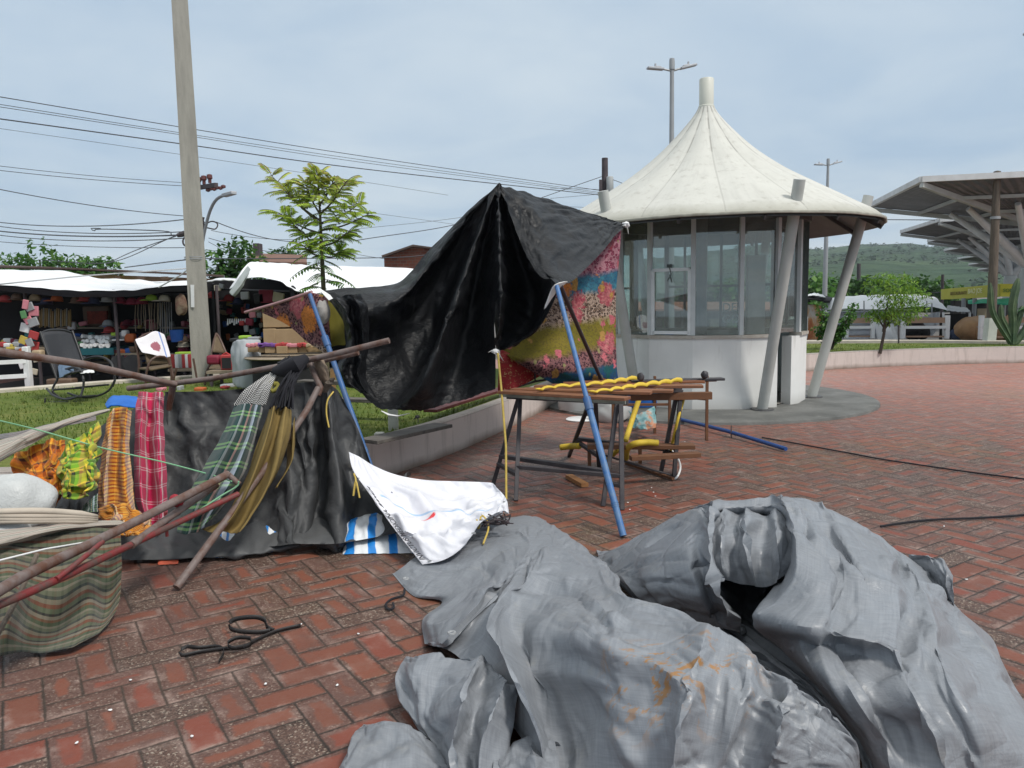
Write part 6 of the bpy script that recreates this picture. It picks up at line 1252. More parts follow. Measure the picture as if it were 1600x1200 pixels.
lines = [[(782, 545, 6.75), (780, 575, 6.75), (778, 612, 6.75)], [(805, 556, 6.85), (805, 580, 6.85), (806, 606, 6.85)], [(832, 570, 7.0), (832, 583, 7.0), (833, 594, 7.0)], [(852, 580, 7.1), (852, 582, 7.1), (852, 584, 7.1)]]
obj('red_cloth', MB().grid(loft([L3(l) for l in lines], 14, 6, wr=.012, wsc=(4, 3), seed=3)), mat('red_printed_cloth', red_fn), label='triangle of red patterned cloth stretched under the black tent above the trestle table', cat='cloth', ang=180, sub=1, solid=.002)
M_FLOR2 = mat('purple_floral_print', floral_fn(lambda sky_band, leopard_tan, olive_band, leopard_purple, deep_band: [(zz(460, 462, 6.3) + .02, leopard_purple, .02), (zz(460, 548, 6.3), leopard_tan, .02)]))
lines = [
 [(402, 485, 6.9), (404, 486, 6.9), (406, 487, 6.9), (408, 489, 6.9)],
 [(430, 474, 6.75), (434, 484, 6.75), (440, 496, 6.75), (446, 506, 6.7)],
 [(462, 463, 6.6), (464, 485, 6.55), (472, 512, 6.55), (480, 535, 6.5)],
 [(487, 457, 6.45), (490, 490, 6.4), (498, 525, 6.4), (505, 552, 6.35)],
 [(512, 464, 6.4), (514, 495, 6.4), (517, 530, 6.4), (520, 570, 6.4)]]
obj('floral_cloth', MB().grid(loft([L3(l) for l in lines], 20, 6, wr=.012, wsc=(4, 3), seed=8)), M_FLOR2, label='purple leopard print cloth with a pink flower stretched behind the left blue pole', cat='cloth', ang=180, sub=1, solid=.002)
obj('canopy_edge_rail', MB().tube(L3([(383, 488, 7.0), (432, 474, 6.75), (487, 456, 6.4)]), .013, 8), worn('pink_painted_rail', (.45, .25, .26), (.25, .12, .12), .6, 9, .6), label='thin pinkish rail along the top of the purple print cloth', cat='rail')
rows = loft([L3(l) for l in [[(505, 462, 6.5), (508, 500, 6.5), (512, 545, 6.5)], [(522, 470, 6.5), (524, 505, 6.5), (526, 540, 6.5)], [(540, 492, 6.5), (540, 515, 6.5), (540, 540, 6.5)]]], 12, 5, wr=.008, wsc=(3, 3), seed=4)
obj('olive_cloth', MB().grid(rows), worn('olive_cloth_print', (.22, .20, .03), (.14, .12, .02), .6, 6, .8), label='olive green cloth scrap hanging behind the left blue pole under the black sheet', cat='cloth', ang=180, sub=1, solid=.002)
# black bunched end of the sheet beside the left blue pole
lines = [
 [(512, 470, 6.0), (524, 484, 5.95), (537, 512, 5.95), (540, 540, 5.98), (530, 562, 5.98), (522, 580, 5.98), (534, 600, 5.95), (556, 610, 5.92)],
 [(522, 466, 5.88), (538, 482, 5.82), (547, 512, 5.84), (549, 540, 5.88), (540, 564, 5.86), (535, 582, 5.86), (546, 600, 5.86), (562, 612, 5.86)],
 [(534, 463, 5.96), (550, 480, 5.93), (556, 512, 5.96), (558, 542, 5.98), (552, 566, 5.96), (550, 584, 5.94), (558, 600, 5.92), (570, 614, 5.88)],
 [(548, 460, 5.86), (562, 480, 5.82), (566, 512, 5.86), (566, 544, 5.9), (562, 568, 5.88), (560, 586, 5.86), (566, 602, 5.86), (578, 618, 5.86)],
 [(566, 458, 6.0), (576, 482, 5.98), (578, 512, 6.0), (576, 546, 6.02), (574, 570, 6.0), (574, 588, 5.98), (580, 606, 5.96), (590, 622, 5.92)]]
rows = loft([L3(l) for l in lines], 44, 8, wr=.016, wsc=(5, 5), seed=4)
obj('bunched_sheet', MB().grid(crumple(rows, 26, (.5, .9), .03, 21, (.02, .06), (.08, .25), 90, .008)), M_BLACK, tent, ang=180)
mb = MB(); mb.blob(PV(505, 487, 6.1), (.06, .05, .09), 8, 4, .5, sc_=4); obj('grey_bundle', mb, worn('grey_rag', (.36, .34, .32), (.24, .22, .21), .6, 12, .9), label='small grey rag bundle tied at the top of the left blue pole', cat='rag', sub=1)
# ================================================================== fallen hammock stall on the left
def sheet_fn(g):
    p = g.coord(); n = g.noise(p, 2.5, 5, .65); d = g.noise(p, 8, 5, .75)
    c = g.mix(g.mapr(n, .35, .7) * .6, (.034, .035, .037), (.066, .068, .070)); c = g.mix(g.mapr(d, .62, .75) * .3, c, (.15, .13, .10))
    return {'color': c, 'rough': g.mapr(n, .3, .7, .5, .64), 'spec': .35, 'normal': g.bump(crinkle(g, p, 2.6, 8, 24), .45, .016)}
M_SHEET = mat('charcoal_tarpaulin', sheet_fn)
lines = [
 [(258, 612, 5.05), (256, 650, 5.0), (252, 700, 4.9), (240, 770, 4.75), (215, 830, 4.5), (185, 862, 4.35)],
 [(285, 612, 5.05), (292, 650, 4.95), (298, 700, 4.85), (290, 770, 4.7), (280, 830, 4.5), (275, 860, 4.35)],
 [(330, 611, 5.05), (335, 650, 4.98), (335, 700, 4.88), (330, 770, 4.72), (325, 830, 4.5), (322, 858, 4.35)],
 [(385, 607, 5.05), (390, 650, 4.95), (392, 700, 4.85), (390, 770, 4.7), (385, 830, 4.5), (383, 856, 4.35)],
 [(440, 600, 5.05), (444, 650, 4.9), (446, 700, 4.75), (440, 770, 4.62), (436, 825, 4.45), (434, 853, 4.32)],
 [(480, 597, 5.0), (482, 650, 4.8), (470, 710, 4.65), (462, 770, 4.55), (458, 820, 4.4), (456, 850, 4.3)],
 [(502, 597, 4.95), (508, 650, 4.95), (500, 710, 4.85), (492, 770, 4.7), (488, 820, 4.5), (486, 850, 4.32)],
 [(512, 600, 4.95), (528, 655, 4.8), (530, 712, 4.6), (522, 770, 4.45), (520, 820, 4.35), (518, 850, 4.28)],
 [(520, 604, 5.0), (545, 660, 4.95), (556, 714, 4.85), (556, 770, 4.65), (552, 818, 4.45), (550, 846, 4.34)],
 [(528, 610, 5.05), (556, 662, 5.05), (576, 715, 5.0), (592, 760, 4.85), (610, 800, 4.6), (625, 832, 4.4)]]
base = loft([L3(l) for l in lines], 56, 9)
X0 = np.array([[tuple(p) for p in r] for r in base]); pn = np.zeros(X0.shape[:2], bool); pn[0] = pn[-1] = True; pn[:, 0] = pn[:, -1] = True; pn[::14, 1:46:9] = True
X0[..., 1] += smooth_noise(X0.shape[:2], 8, 3) * .015 * (~pn)
SHX = drape(X0, pn, grow=1.025, iters=50, grav=1.0, bend=.5, sub=5)
sheet = obj('tarpaulin', MB().grid(crumple(rows_of(SHX), 64, (2.2, 1.3), .032, 31, (.03, .10), (.1, .4), 160, .006)), M_SHEET, label='charcoal tarpaulin sheet hung behind the hammocks and trailing on the bricks', cat='tarpaulin', ang=180)
# its foot lying on the bricks
lines = []
for u, a, b in ((186, 866, 884), (235, 852, 885), (290, 842, 884), (345, 838, 881), (400, 832, 877), (450, 822, 868), (500, 815, 862), (560, 800, 860), (612, 778, 856), (640, 765, 850)):
    t = GV(u, b - 3); h_ = .045 + .03 * math.sin(u * .05)
    top = GV(u - 4, a + 12); lines.append([top + V(0, .22, .13), top + V(0, .1, .12 + h_), top + V(0, 0, .09 + h_), t + V(0, .04, .07), t + V(0, -.01, .02), t + V(0, .05, .004)])
rows = loft(lines, 22, 10, wr=.022, wsc=(14, 3), seed=6)
obj('trailing_foot', MB().grid(rows), worn('grey_tarp_back', (.060, .063, .066), (.085, .085, .085), .6, 5, .55, .5, .01), sheet, ang=180, sub=1)
lines = [
 [(70, 742, 4.9), (74, 780, 4.6), (84, 812, 4.4), (80, 850, 4.2)], [(110, 700, 5.1), (112, 750, 4.75), (118, 806, 4.5), (118, 856, 4.3)], [(150, 668, 5.2), (152, 735, 4.85), (154, 806, 4.6), (156, 862, 4.35)],
 [(200, 640, 5.15), (200, 720, 4.9), (196, 800, 4.65), (190, 866, 4.36)], [(262, 614, 5.06), (260, 700, 4.92), (250, 790, 4.7), (236, 866, 4.38)]]
rows = loft([L3(l) for l in lines], 34, 9, wr=.02, wsc=(6, 4), seed=16)
obj('left_wing', MB().grid(crumple(rows, 40, (1.2, 1.0), .035, 33, (.03, .1), (.1, .4), 90, .007)), M_SHEET, sheet, ang=180)
def bluewhite_fn(g):
    u, v, _ = g.sep(g.coord('UV')); w = g.noise(g.coord(), 4, 3) - .5; k = g.m('FRACT', u * 3.3 + w * .5 + v * .35)
    c = g.mix(g.mapr(k, .42, .45) * g.mapr(k, .80, .83, 1, 0), (.70, .72, .74), (.02, .22, .62)); return {'color': c, 'rough': .35, 'normal': g.bump(g.noise(g.coord(), 14, 4), .6, .02)}
M_BW = mat('blue_and_white_plastic', bluewhite_fn)
def ground_patch(name, tl, tr, bl, br, h, m, label, cat, seed, bow=.06, n=(26, 14), par=None):
    a, b, c, d = GV(*tl), GV(*tr), GV(*bl), GV(*br); rows = []
    for j in range(n[1]):
        t = j / (n[1] - 1); r = []
        for i in range(n[0]):
            s_ = i / (n[0] - 1); p = a.lerp(b, s_).lerp(c.lerp(d, s_), t); e = math.sin(math.pi * s_) ** .6 * math.sin(math.pi * min(1, t * 1.0)) ** .5
            r.append(p + V(0, 0, .006 + h * e + bow * (1 - t) * (1 if e > 0 else .3)))
        rows.append(r)
    wrinkle(rows, h * .35, (7, 4), seed)
    for r in rows:
        for p in r: p.z = max(p.z, .005)
    return obj(name, MB().grid(rows), m, par, label=label, cat=cat, ang=180, sub=1)
ground_patch('banner_fold', (530, 838), (640, 815), (534, 868), (652, 866), .075, M_BW, 'blue and white striped plastic sheet bulging out under the charcoal tarpaulin beside the white banner', 'plastic sheet', 3, .10)
ground_patch('banner_fold', (412, 842), (470, 835), (405, 868), (462, 858), .05, M_BW, 'small blue and white plastic corner poking out under the charcoal tarpaulin', 'plastic sheet', 5, .15, (16, 10))
ground_patch('banner_fold', (345, 840), (378, 838), (334, 874), (385, 870), .05, M_BW, 'white plastic corner with a blue spot just right of the leaning pole foot', 'plastic sheet', 7, .15, (16, 10))
tg_ = ground_patch('price_tag', (250, 868), (280, 867), (246, 884), (279, 883), .012, worn('orange_card', (.62, .13, .07), (.45, .08, .04), .5, 9, .6), 'small orange and white tag lying on the left edge of the charcoal tarpaulin', 'tag', 2, .07, (8, 6))
ground_patch('white_label', (256, 864.5), (281, 864), (255, 871), (280.5, 870), .012, M_WPL, None, None, 3, .078, (8, 5), tg_)
# ---- woven cloths
def plaid(name, us, vs, nu, nv, mixf=.5, rough=.85, wob=.02):
    def f(g):
        u, v, _ = g.sep(g.coord('UV')); w = (g.noise(g.coord(), 4, 2) - .5) * wob
        cu = g.ramp(g.m('FRACT', u * nu + w), us, 'CONSTANT'); cv = g.ramp(g.m('FRACT', v * nv + w), vs, 'CONSTANT')
        th = g.noise(g.comb(u * nu * 60, v * nv * 60, 0.0), 1, 2); c = g.mix(mixf, cu, cv); c = g.mix(g.mapr(th, .35, .65) * .25, c, (.02, .015, .01))
        return {'color': c, 'rough': rough, 'spec': .15, 'sheen': .15, 'normal': g.bump(th + g.noise(g.coord(), 25, 3), .35, .004)}
    return mat(name, f)
W_ = (.72, .66, .66)
M_CRIM = plaid('crimson_check', [(0, (.50, .016, .085)), (.36, W_), (.43, (.50, .016, .085)), (.55, (.70, .25, .33)), (.60, (.50, .016, .085)), (.84, W_), (.92, (.50, .016, .085))], [(0, (.46, .014, .075)), (.44, W_), (.50, (.46, .014, .075)), (.58, W_), (.64, (.46, .014, .075))], 2.2, 9, .45)
M_ORBR = plaid('orange_brown_check', [(0, (.26, .055, .012)), (.22, (.62, .22, .03)), (.36, (.40, .34, .36)), (.50, (.66, .58, .42)), (.58, (.30, .07, .012)), (.80, (.58, .25, .04)), (.92, (.26, .055, .012))], [(0, (.72, .33, .03)), (.34, (.22, .045, .01)), (.55, (.75, .50, .10)), (.75, (.30, .07, .012))], 1.6, 15, .52)
M_GRN = plaid('dark_green_check', [(0, (.012, .045, .045)), (.30, (.62, .66, .68)), (.37, (.012, .045, .045)), (.50, (.55, .30, .28)), (.54, (.012, .045, .045)), (.64, (.58, .62, .75)), (.76, (.012, .045, .045)), (.92, W_), (.97, (.012, .045, .045))], [(0, (.012, .05, .05)), (.50, (.20, .42, .14)), (.62, (.012, .05, .05)), (.72, (.20, .42, .14)), (.84, (.012, .05, .05))], 1.0, 7, .55)
M_ORG = plaid('orange_check', [(0, (.68, .20, .015)), (.4, (.06, .02, .012)), (.6, (.72, .32, .03)), (.72, (.30, .06, .01))], [(0, (.70, .24, .02)), (.35, (.78, .42, .05)), (.48, (.08, .02, .01)), (.72, (.55, .12, .01))], 5, 6.5, .5)
M_GYL = plaid('green_yellow_check', [(0, (.70, .52, .04)), (.3, (.02, .03, .02)), (.55, (.20, .40, .03)), (.8, (.52, .28, .07))], [(0, (.16, .36, .03)), (.38, (.72, .52, .05)), (.58, (.02, .02, .02)), (.8, (.30, .45, .06))], 5.5, 7, .5)
M_MUST = worn('mustard_cotton', (.20, .14, .045), (.14, .095, .03), .6, 7, .9, .5, .006)
M_FADE = plaid('faded_stripe', [(0, (.40, .36, .30)), (.2, (.22, .15, .13)), (.3, (.45, .42, .36)), (.5, (.16, .17, .14)), (.6, (.42, .38, .33)), (.78, (.32, .20, .17)), (.9, (.46, .43, .38))], [(0, (.42, .38, .33)), (.5, (.36, .33, .28))], 5, 3, .2)
M_STRP = plaid('multi_stripe', [(0, (.10, .10, .075)), (.3, (.03, .035, .03)), (.45, (.12, .11, .085)), (.7, (.06, .07, .045)), (.85, (.10, .06, .045))], [(0, (.11, .12, .075)), (.12, (.035, .045, .04)), (.2, (.20, .17, .12)), (.32, (.17, .055, .03)), (.42, (.10, .12, .07)), (.55, (.022, .022, .022)), (.62, (.22, .19, .14)), (.72, (.16, .07, .035)), (.8, (.06, .085, .045)), (.92, (.20, .18, .13))], 11, 4.2, .70, wob=.10)
M_BEIGE = worn('beige_cotton', (.46, .40, .33), (.32, .28, .23), .6, 6, .9, .4, .006)
M_SACKWHITE = worn('pale_sack', (.50, .51, .50), (.38, .39, .39), .6, 3, .45, .35, .03)
M_BLKCORD = worn('black_cotton_cord', (.010, .010, .014), (.022, .022, .028), .5, 40, .9)
M_BWCORD = mat('black_white_braid', lambda g: {'color': g.mix(g.m('GREATER_THAN', g.m('FRACT', g.sep(g.coord('UV'))[1] * 22 + g.sep(g.coord('UV'))[0] * 2), .55), (.015, .015, .018), (.55, .54, .52)), 'rough': .9})
def hammock(label, lines, m, n=48, k=8, wr=.015, wsc=(6, 4), seed=0, grow=1.0, name='hammock', grav=.5, solid=.004, par=None, cat='hammock', sub=1):
    rows = loft([L3(l) for l in lines], n, k, wr=wr, wsc=wsc, seed=seed)
    if grow > 1:
        X0 = np.array([[tuple(p) for p in r] for r in rows]); pn = np.zeros(X0.shape[:2], bool); pn[0] = pn[-1] = True; pn[:, 0] = pn[:, -1] = True; pn[::12, ::7] = True
        X0[..., 1] += smooth_noise(X0.shape[:2], 5, seed + 1) * .012 * (~pn); rows = rows_of(drape(X0, pn, grow=grow, iters=40, grav=grav, bend=.3, sub=4))
    if grow > 1: rows = crumple(rows, 26, (.5, .5), .022, seed + 50, (.02, .06), (.06, .25), 60, .005)
    return obj(name, MB().grid(rows), m, par, label=label if par is None else None, cat=cat if par is None else None, group='hammocks for sale' if (par is None and cat == 'hammock') else None, ang=180, sub=0 if grow > 1 else sub, solid=solid)
hammock('crimson and white check hammock hanging over the left end of the charcoal tarpaulin', [
 [(214, 612, 4.9), (210, 660, 4.72), (207, 720, 4.6), (210, 780, 4.5), (222, 815, 4.45)], [(224, 611, 4.8), (222, 660, 4.6), (220, 720, 4.5), (222, 780, 4.4), (232, 818, 4.35)],
 [(236, 612, 4.9), (234, 660, 4.75), (233, 720, 4.62), (236, 780, 4.52), (242, 822, 4.45)], [(246, 611, 4.78), (246, 660, 4.6), (247, 720, 4.5), (250, 780, 4.4), (252, 824, 4.35)], [(258, 613, 4.88), (257, 660, 4.75), (260, 720, 4.6), (264, 780, 4.5), (263, 815, 4.45)]], M_CRIM, wr=.014, seed=3)
hammock('orange and brown check hammock hanging left of the crimson one', [
 [(165, 655, 4.7), (158, 700, 4.55), (154, 760, 4.4), (152, 810, 4.25)], [(174, 640, 4.65), (168, 700, 4.45), (163, 760, 4.3), (164, 815, 4.15)], [(186, 636, 4.7), (182, 700, 4.55), (178, 760, 4.4), (180, 812, 4.28)],
 [(198, 636, 4.62), (192, 700, 4.45), (194, 760, 4.32), (205, 815, 4.2)], [(208, 642, 4.68), (205, 700, 4.55), (208, 760, 4.42), (216, 800, 4.35)]], M_ORBR, wr=.016, seed=5)
hammock('crumpled foot of an orange check hammock spilling under the rusty pipe', [[(150, 795, 4.2), (160, 815, 4.15), (175, 838, 4.1)], [(175, 785, 4.15), (188, 808, 4.05), (205, 836, 4.0)], [(205, 790, 4.2), (218, 812, 4.1), (228, 832, 4.05)], [(225, 800, 4.25), (238, 815, 4.2), (246, 828, 4.2)]], M_ORBR, 26, 10, .022, (3, 3), 4, 1.06)
hammock('orange and dark brown check hammock crumpled beside the white sack', [
 [(18, 708, 4.5), (22, 740, 4.35), (60, 775, 4.2), (70, 798, 4.15)], [(40, 700, 4.4), (48, 738, 4.15), (72, 770, 4.05), (78, 798, 4.05)], [(62, 690, 4.45), (70, 735, 4.2), (84, 765, 4.1), (84, 796, 4.1)], [(82, 684, 4.4), (88, 720, 4.2), (94, 755, 4.15), (88, 790, 4.12)], [(106, 684, 4.5), (108, 712, 4.4), (106, 745, 4.3), (94, 780, 4.2)]], M_ORG, 40, 11, .032, (3, 3), 2, 1.07)
hammock('green and yellow check hammock crumpled against the orange and brown one', [
 [(84, 720, 4.35), (84, 745, 4.25), (86, 768, 4.15)], [(102, 690, 4.3), (100, 735, 4.05), (100, 776, 4.0)], [(122, 680, 4.4), (122, 730, 4.15), (118, 778, 4.05)], [(140, 668, 4.4), (142, 720, 4.15), (140, 770, 4.05)], [(160, 655, 4.6), (158, 705, 4.45), (156, 762, 4.25)]], M_GYL, 40, 11, .034, (3, 3), 7, 1.07)
hammock('dark scrap of green check hammock peeping out below the crumpled ones', [[(128, 790, 4.2), (128, 802, 4.15)], [(142, 778, 4.15), (142, 800, 4.08)], [(154, 770, 4.2), (154, 800, 4.15)]], M_GRN, 10, 8, .01, (3, 3), 5)
hg = hammock('dark green, white and pink check hammock hanging from braided cords', [
 [(366, 632, 4.75), (345, 680, 4.55), (310, 740, 4.4), (285, 790, 4.3), (274, 832, 4.2)], [(380, 630, 4.65), (362, 680, 4.42), (328, 740, 4.25), (304, 790, 4.18), (290, 835, 4.1)],
 [(392, 630, 4.72), (376, 680, 4.52), (348, 740, 4.38), (322, 790, 4.28), (306, 832, 4.2)], [(403, 632, 4.65), (390, 680, 4.45), (366, 740, 4.3), (340, 785, 4.2), (318, 822, 4.14)], [(414, 634, 4.75), (402, 680, 4.6), (384, 740, 4.45), (356, 785, 4.35), (330, 815, 4.25)]], M_GRN, wr=.012, seed=11)
hm = hammock('folded mustard yellow hammock hanging from black tassels', [
 [(420, 636, 4.72), (402, 690, 4.55), (376, 760, 4.4), (345, 810, 4.25), (314, 826, 4.2)], [(428, 634, 4.6), (414, 690, 4.4), (388, 760, 4.25), (360, 812, 4.12), (336, 832, 4.1)], [(438, 634, 4.7), (426, 690, 4.52), (402, 760, 4.38), (378, 812, 4.28), (360, 832, 4.2)],
 [(447, 635, 4.6), (440, 690, 4.42), (418, 760, 4.28), (390, 810, 4.18), (374, 830, 4.12)], [(458, 640, 4.72), (456, 680, 4.6), (438, 735, 4.5), (404, 790, 4.4), (382, 826, 4.25)]], M_MUST, wr=.016, wsc=(8, 2), seed=13)
hammock('mustard yellow hammock end looped out behind the leaning pole', [[(448, 690, 4.7), (446, 730, 4.6), (428, 765, 4.5)], [(458, 668, 4.62), (454, 722, 4.5), (432, 762, 4.4)], [(462, 650, 4.7), (460, 712, 4.6), (436, 758, 4.5)]], M_MUST, 20, 6, .008, (5, 3), 3)
rg = random.Random(8)
mb = MB()
for i in range(26):
    t = i / 25; a = PV(468 + rg.uniform(-10, 10), 566 + rg.uniform(-4, 6), 4.85 + rg.uniform(-.05, .05)); b = PV(421 + 37 * t, 638 + rg.uniform(-3, 3), 4.68 + rg.uniform(-.06, .04)); m_ = a.lerp(b, .5) + V(rg.uniform(-.012, .012), -.05, .01)
    mb.tube(cr([a, m_, b], 6), .0062, 5)
mb.blob(PV(455, 572, 4.85), (.085, .06, .06), 8, 3, .5, sc_=5); mb.tube(L3([(430, 580, 4.85), (445, 578, 4.8), (462, 570, 4.78), (478, 560, 4.85)]), [.03, .05, .055, .03], 10)
obj('tassel_cords', mb, M_BLKCORD, hm)
mb = MB()
for i in range(24):
    t = i / 23; a = PV(412 + 22 * t, 590 - 6 * t + rg.uniform(-4, 4), 4.85); b = PV(366 + 48 * t, 632 + rg.uniform(-2, 2), 4.72); m_ = a.lerp(b, .5) + V(rg.uniform(-.015, .015), -.04, .02)
    q = cr([a, m_, b], 8); o0 = len(mb.v); mb.tube(q, .0078, 5)
    for kk in range(8):
        for jj in range(5): mb.uv[o0 + kk * 5 + jj] = (jj / 5, kk / 7)
obj('braided_cords', mb, M_BWCORD, hg)
mb = MB().tube(L3([(428, 592, 4.8), (420, 606, 4.75), (425, 614, 4.74), (436, 606, 4.76), (434, 598, 4.78), (426, 602, 4.76)]), .022, 8); obj('cord_coil', mb, worn('olive_cord', (.22, .20, .04), (.14, .12, .02), .6, 30, .9), label='coil of olive cord tucked between the two tasselled hammocks', cat='cord', sub=1)
hammock('faded striped hammock stretched across the grass to the left edge', [
 [(-30, 742, 3.7), (40, 700, 4.2), (110, 664, 4.7), (170, 644, 5.0)], [(-30, 718, 3.75), (40, 684, 4.2), (110, 657, 4.7), (172, 640, 5.0)], [(-30, 700, 3.9), (40, 676, 4.35), (110, 654, 4.8), (172, 638, 5.05)], [(-30, 692, 4.0), (30, 678, 4.4), (100, 655, 4.85), (168, 638, 5.1)]], M_FADE, 40, 8, .012, (5, 3), 9)
obj('hammock', MB().grid(loft([L3(l) for l in [[(-40, 690, 4.6), (20, 683, 4.7), (80, 668, 4.9), (150, 655, 5.1)], [(-40, 682, 4.65), (20, 676, 4.75), (80, 662, 4.95), (150, 650, 5.15)], [(-40, 680, 4.75), (20, 674, 4.85), (80, 660, 5.0), (150, 649, 5.2)]]], 24, 5, wr=.012, wsc=(5, 2), seed=3)), plaid('dark_faded_stripe', [(0, (.10, .10, .12)), (.3, (.25, .2, .18)), (.5, (.05, .06, .08)), (.8, (.3, .28, .25))], [(0, (.1, .1, .1)), (.5, (.2, .16, .15))], 4, 2, .3), label='dark striped hammock roll behind the faded one at the left edge', cat='hammock', group='hammocks for sale', ang=180, sub=1)
hammock('multicoloured striped cloth hanging to the bricks at the lower left', [
 [(-60, 836, 3.3), (-60, 920, 3.0), (-60, 1000, 2.9), (-60, 1050, 2.85)], [(-22, 832, 3.42), (-20, 920, 3.12), (-22, 990, 3.04), (-20, 1032, 2.98)], [(14, 832, 3.5), (20, 920, 3.14), (10, 990, 3.0), (8, 1024, 2.97)], [(60, 830, 3.58), (58, 916, 3.34), (46, 985, 3.2), (40, 1018, 3.06)], [(90, 828, 3.64), (96, 912, 3.40), (90, 978, 3.28), (82, 1017, 3.07)], [(128, 826, 3.68), (136, 906, 3.40), (134, 968, 3.24), (120, 1007, 3.1)], [(160, 824, 3.72), (168, 900, 3.54), (164, 956, 3.42), (150, 992, 3.22)], [(188, 826, 3.72), (190, 890, 3.58), (186, 940, 3.46), (172, 975, 3.35)]], M_STRP, 48, 7, .010, (5, 3), 15, cat='striped cloth', name='striped_cloth')
hammock('pale striped hammock edge folded over the lower left frame', [[(-40, 868, 3.2), (40, 846, 3.5), (110, 832, 3.7), (200, 824, 3.85)], [(-40, 856, 3.15), (40, 838, 3.42), (110, 824, 3.62), (200, 818, 3.8)], [(-40, 830, 3.3), (40, 822, 3.55), (110, 814, 3.75), (190, 812, 3.9)]], M_FADE, 36, 8, .012, (5, 4), 21)
mb = MB()
for k in range(4): mb.tube(cr([PV(-20, 800 + 5 * k, 3.5), PV(60, 798 + 5 * k + 3 * math.sin(k), 3.6), PV(120, 802 + 4 * k, 3.72), PV(152, 806 + 3 * k, 3.8)], 12), [.022] * 10 + [.015, .01], 8, flat=.7)
obj('beige_hammock_cords', mb, M_BEIGE, label='bundle of beige hammock cords lying across the lower left frame', cat='cords', ang=180)
mb = MB().blob(PV(22, 790, 3.78), (.19, .17, .17), 14, 5, .22, sc_=1.6); mb.blob(PV(-6, 835, 3.62), (.17, .14, .11), 12, 8, .25); mb.v = [tuple(V(p) * 1.0 + V(0, 0, 1) * .035 * abs(mnoise.noise(V(p.x * 11, p.y * 3, p.z * 4) if hasattr(p, 'x') else V(p[0] * 11, p[1] * 3, p[2] * 4))) + V(0, 0, 1) * .004 * mnoise.noise(V(p) * 22)) for p in mb.v]
obj('sack', mb, M_SACKWHITE, label='cloudy pale sack bulging at the left edge', cat='sack', ang=180, sub=1)
mb = MB().grid(loft([L3(l) for l in [[(163, 632, 6.2), (166, 636, 6.0)], [(172, 620, 6.3), (180, 632, 6.0)], [(196, 617, 6.35), (200, 634, 6.0)], [(216, 620, 6.3), (214, 636, 6.0)]]], 8, 6, wr=.015, wsc=(4, 2), seed=4))
obj('blue_cloth', mb, worn('bright_blue_cloth', (.015, .13, .48), (.01, .08, .32), .5, 5, .7), label='folded bright blue cloth on the grass edge above the orange hammock', cat='cloth', ang=180, sub=1, solid=.02)
# ---- fallen pipes
M_RUST = mat('rusty_pipe', lambda g: (lambda o: {'color': g.mix(g.mapr(g.noise(o, 7, 5, .7), .42, .62), (.16, .125, .115), (.10, .045, .028)), 'rough': .6, 'spec': .4, 'normal': g.bump(g.noise(o, 30, 4), .4, .004)})(g.coord()))
M_RED = mat('flaking_red_pipe', lambda g: (lambda o: {'color': g.mix(g.mapr(g.noise(o, 9, 5, .7), .45, .6), (.17, .022, .022), (.09, .05, .042)), 'rough': .55, 'normal': g.bump(g.noise(o, 30, 4), .4, .004)})(g.coord()))
def pipe(pts, r, m, label, n=12): return obj('pipe', MB().tube([PV(*p) for p in pts], r, n), m, label=label, cat='pipe', group='fallen stall pipes')
pipe([(-20, 547, 3.9), (130, 569, 4.3), (274, 601, 4.75), (270, 604, 4.76), (264, 640, 4.8)], [.021, .021, .020, .022, .016], M_RUST, 'thick rusty pipe crossing the left of the scene in front of the rocking chair')
pipe([(200, 607, 5.3), (330, 592, 5.2), (465, 567, 5.05)], .019, M_RUST, 'rusty rail carrying the tasselled hammocks')
pipe([(463, 567, 4.95), (540, 549, 4.85), (608, 532, 4.8)], .019, M_RUST, 'rusty pipe end jutting right across the left blue pole')
pipe([(452, 577, 5.15), (512, 562, 5.05), (560, 551, 5.0)], .017, M_RUST, 'short dark pipe just beneath the pipe end that juts right')
g0 = GV(276, 924); g0.z = .02
obj('pipe', MB().tube([PV(497, 606, 4.9), PV(480, 640, 4.78), PV(460, 670, 4.7), g0.lerp(PV(460, 670, 4.7), .5), g0], [.019, .021, .021, .021, .021], 12), M_RUST, label='long leaning rusty pole with its foot on the bricks left of centre', cat='pipe', group='fallen stall pipes')
obj('pipe', MB().tube([PV(482, 560, 5.0), PV(492, 585, 4.95), PV(501, 606, 4.92), PV(497, 618, 4.9)], [.02, .022, .02, .018], 10), M_RUST, label='bent pipe stub at the top of the leaning pole', cat='pipe', group='fallen stall pipes')
mb = MB().grid(loft([L3(l) for l in [[(488, 560, 4.98), (494, 580, 4.95), (505, 602, 4.95)], [(496, 556, 4.92), (505, 578, 4.9), (512, 598, 4.92)], [(506, 560, 4.98), (514, 580, 4.95), (518, 596, 4.95)]]], 12, 5, wr=.012, wsc=(4, 4), seed=3)); obj('burlap_rag', mb, worn('burlap', (.24, .18, .13), (.13, .10, .075), .7, 25, .95, .8, .01), label='brown burlap rag wrapped over the top of the leaning pole', cat='rag', sub=1, solid=.01)
mb = MB().tube(L3([(508, 612, 4.9), (514, 598, 4.85), (519, 592, 4.85), (514, 606, 4.88)]), [.02, .03, .02, .012], 6, flat=.5); obj('wood_splinter', mb, M_WOODP, label='splintered wood piece beside the burlap rag', cat='wood')
rf = thing('stall_frame', PV(140, 880, 3.7), 'toppled red and brown pipe frame slanting up from the lower left corner', 'frame', 'fallen stall pipes')
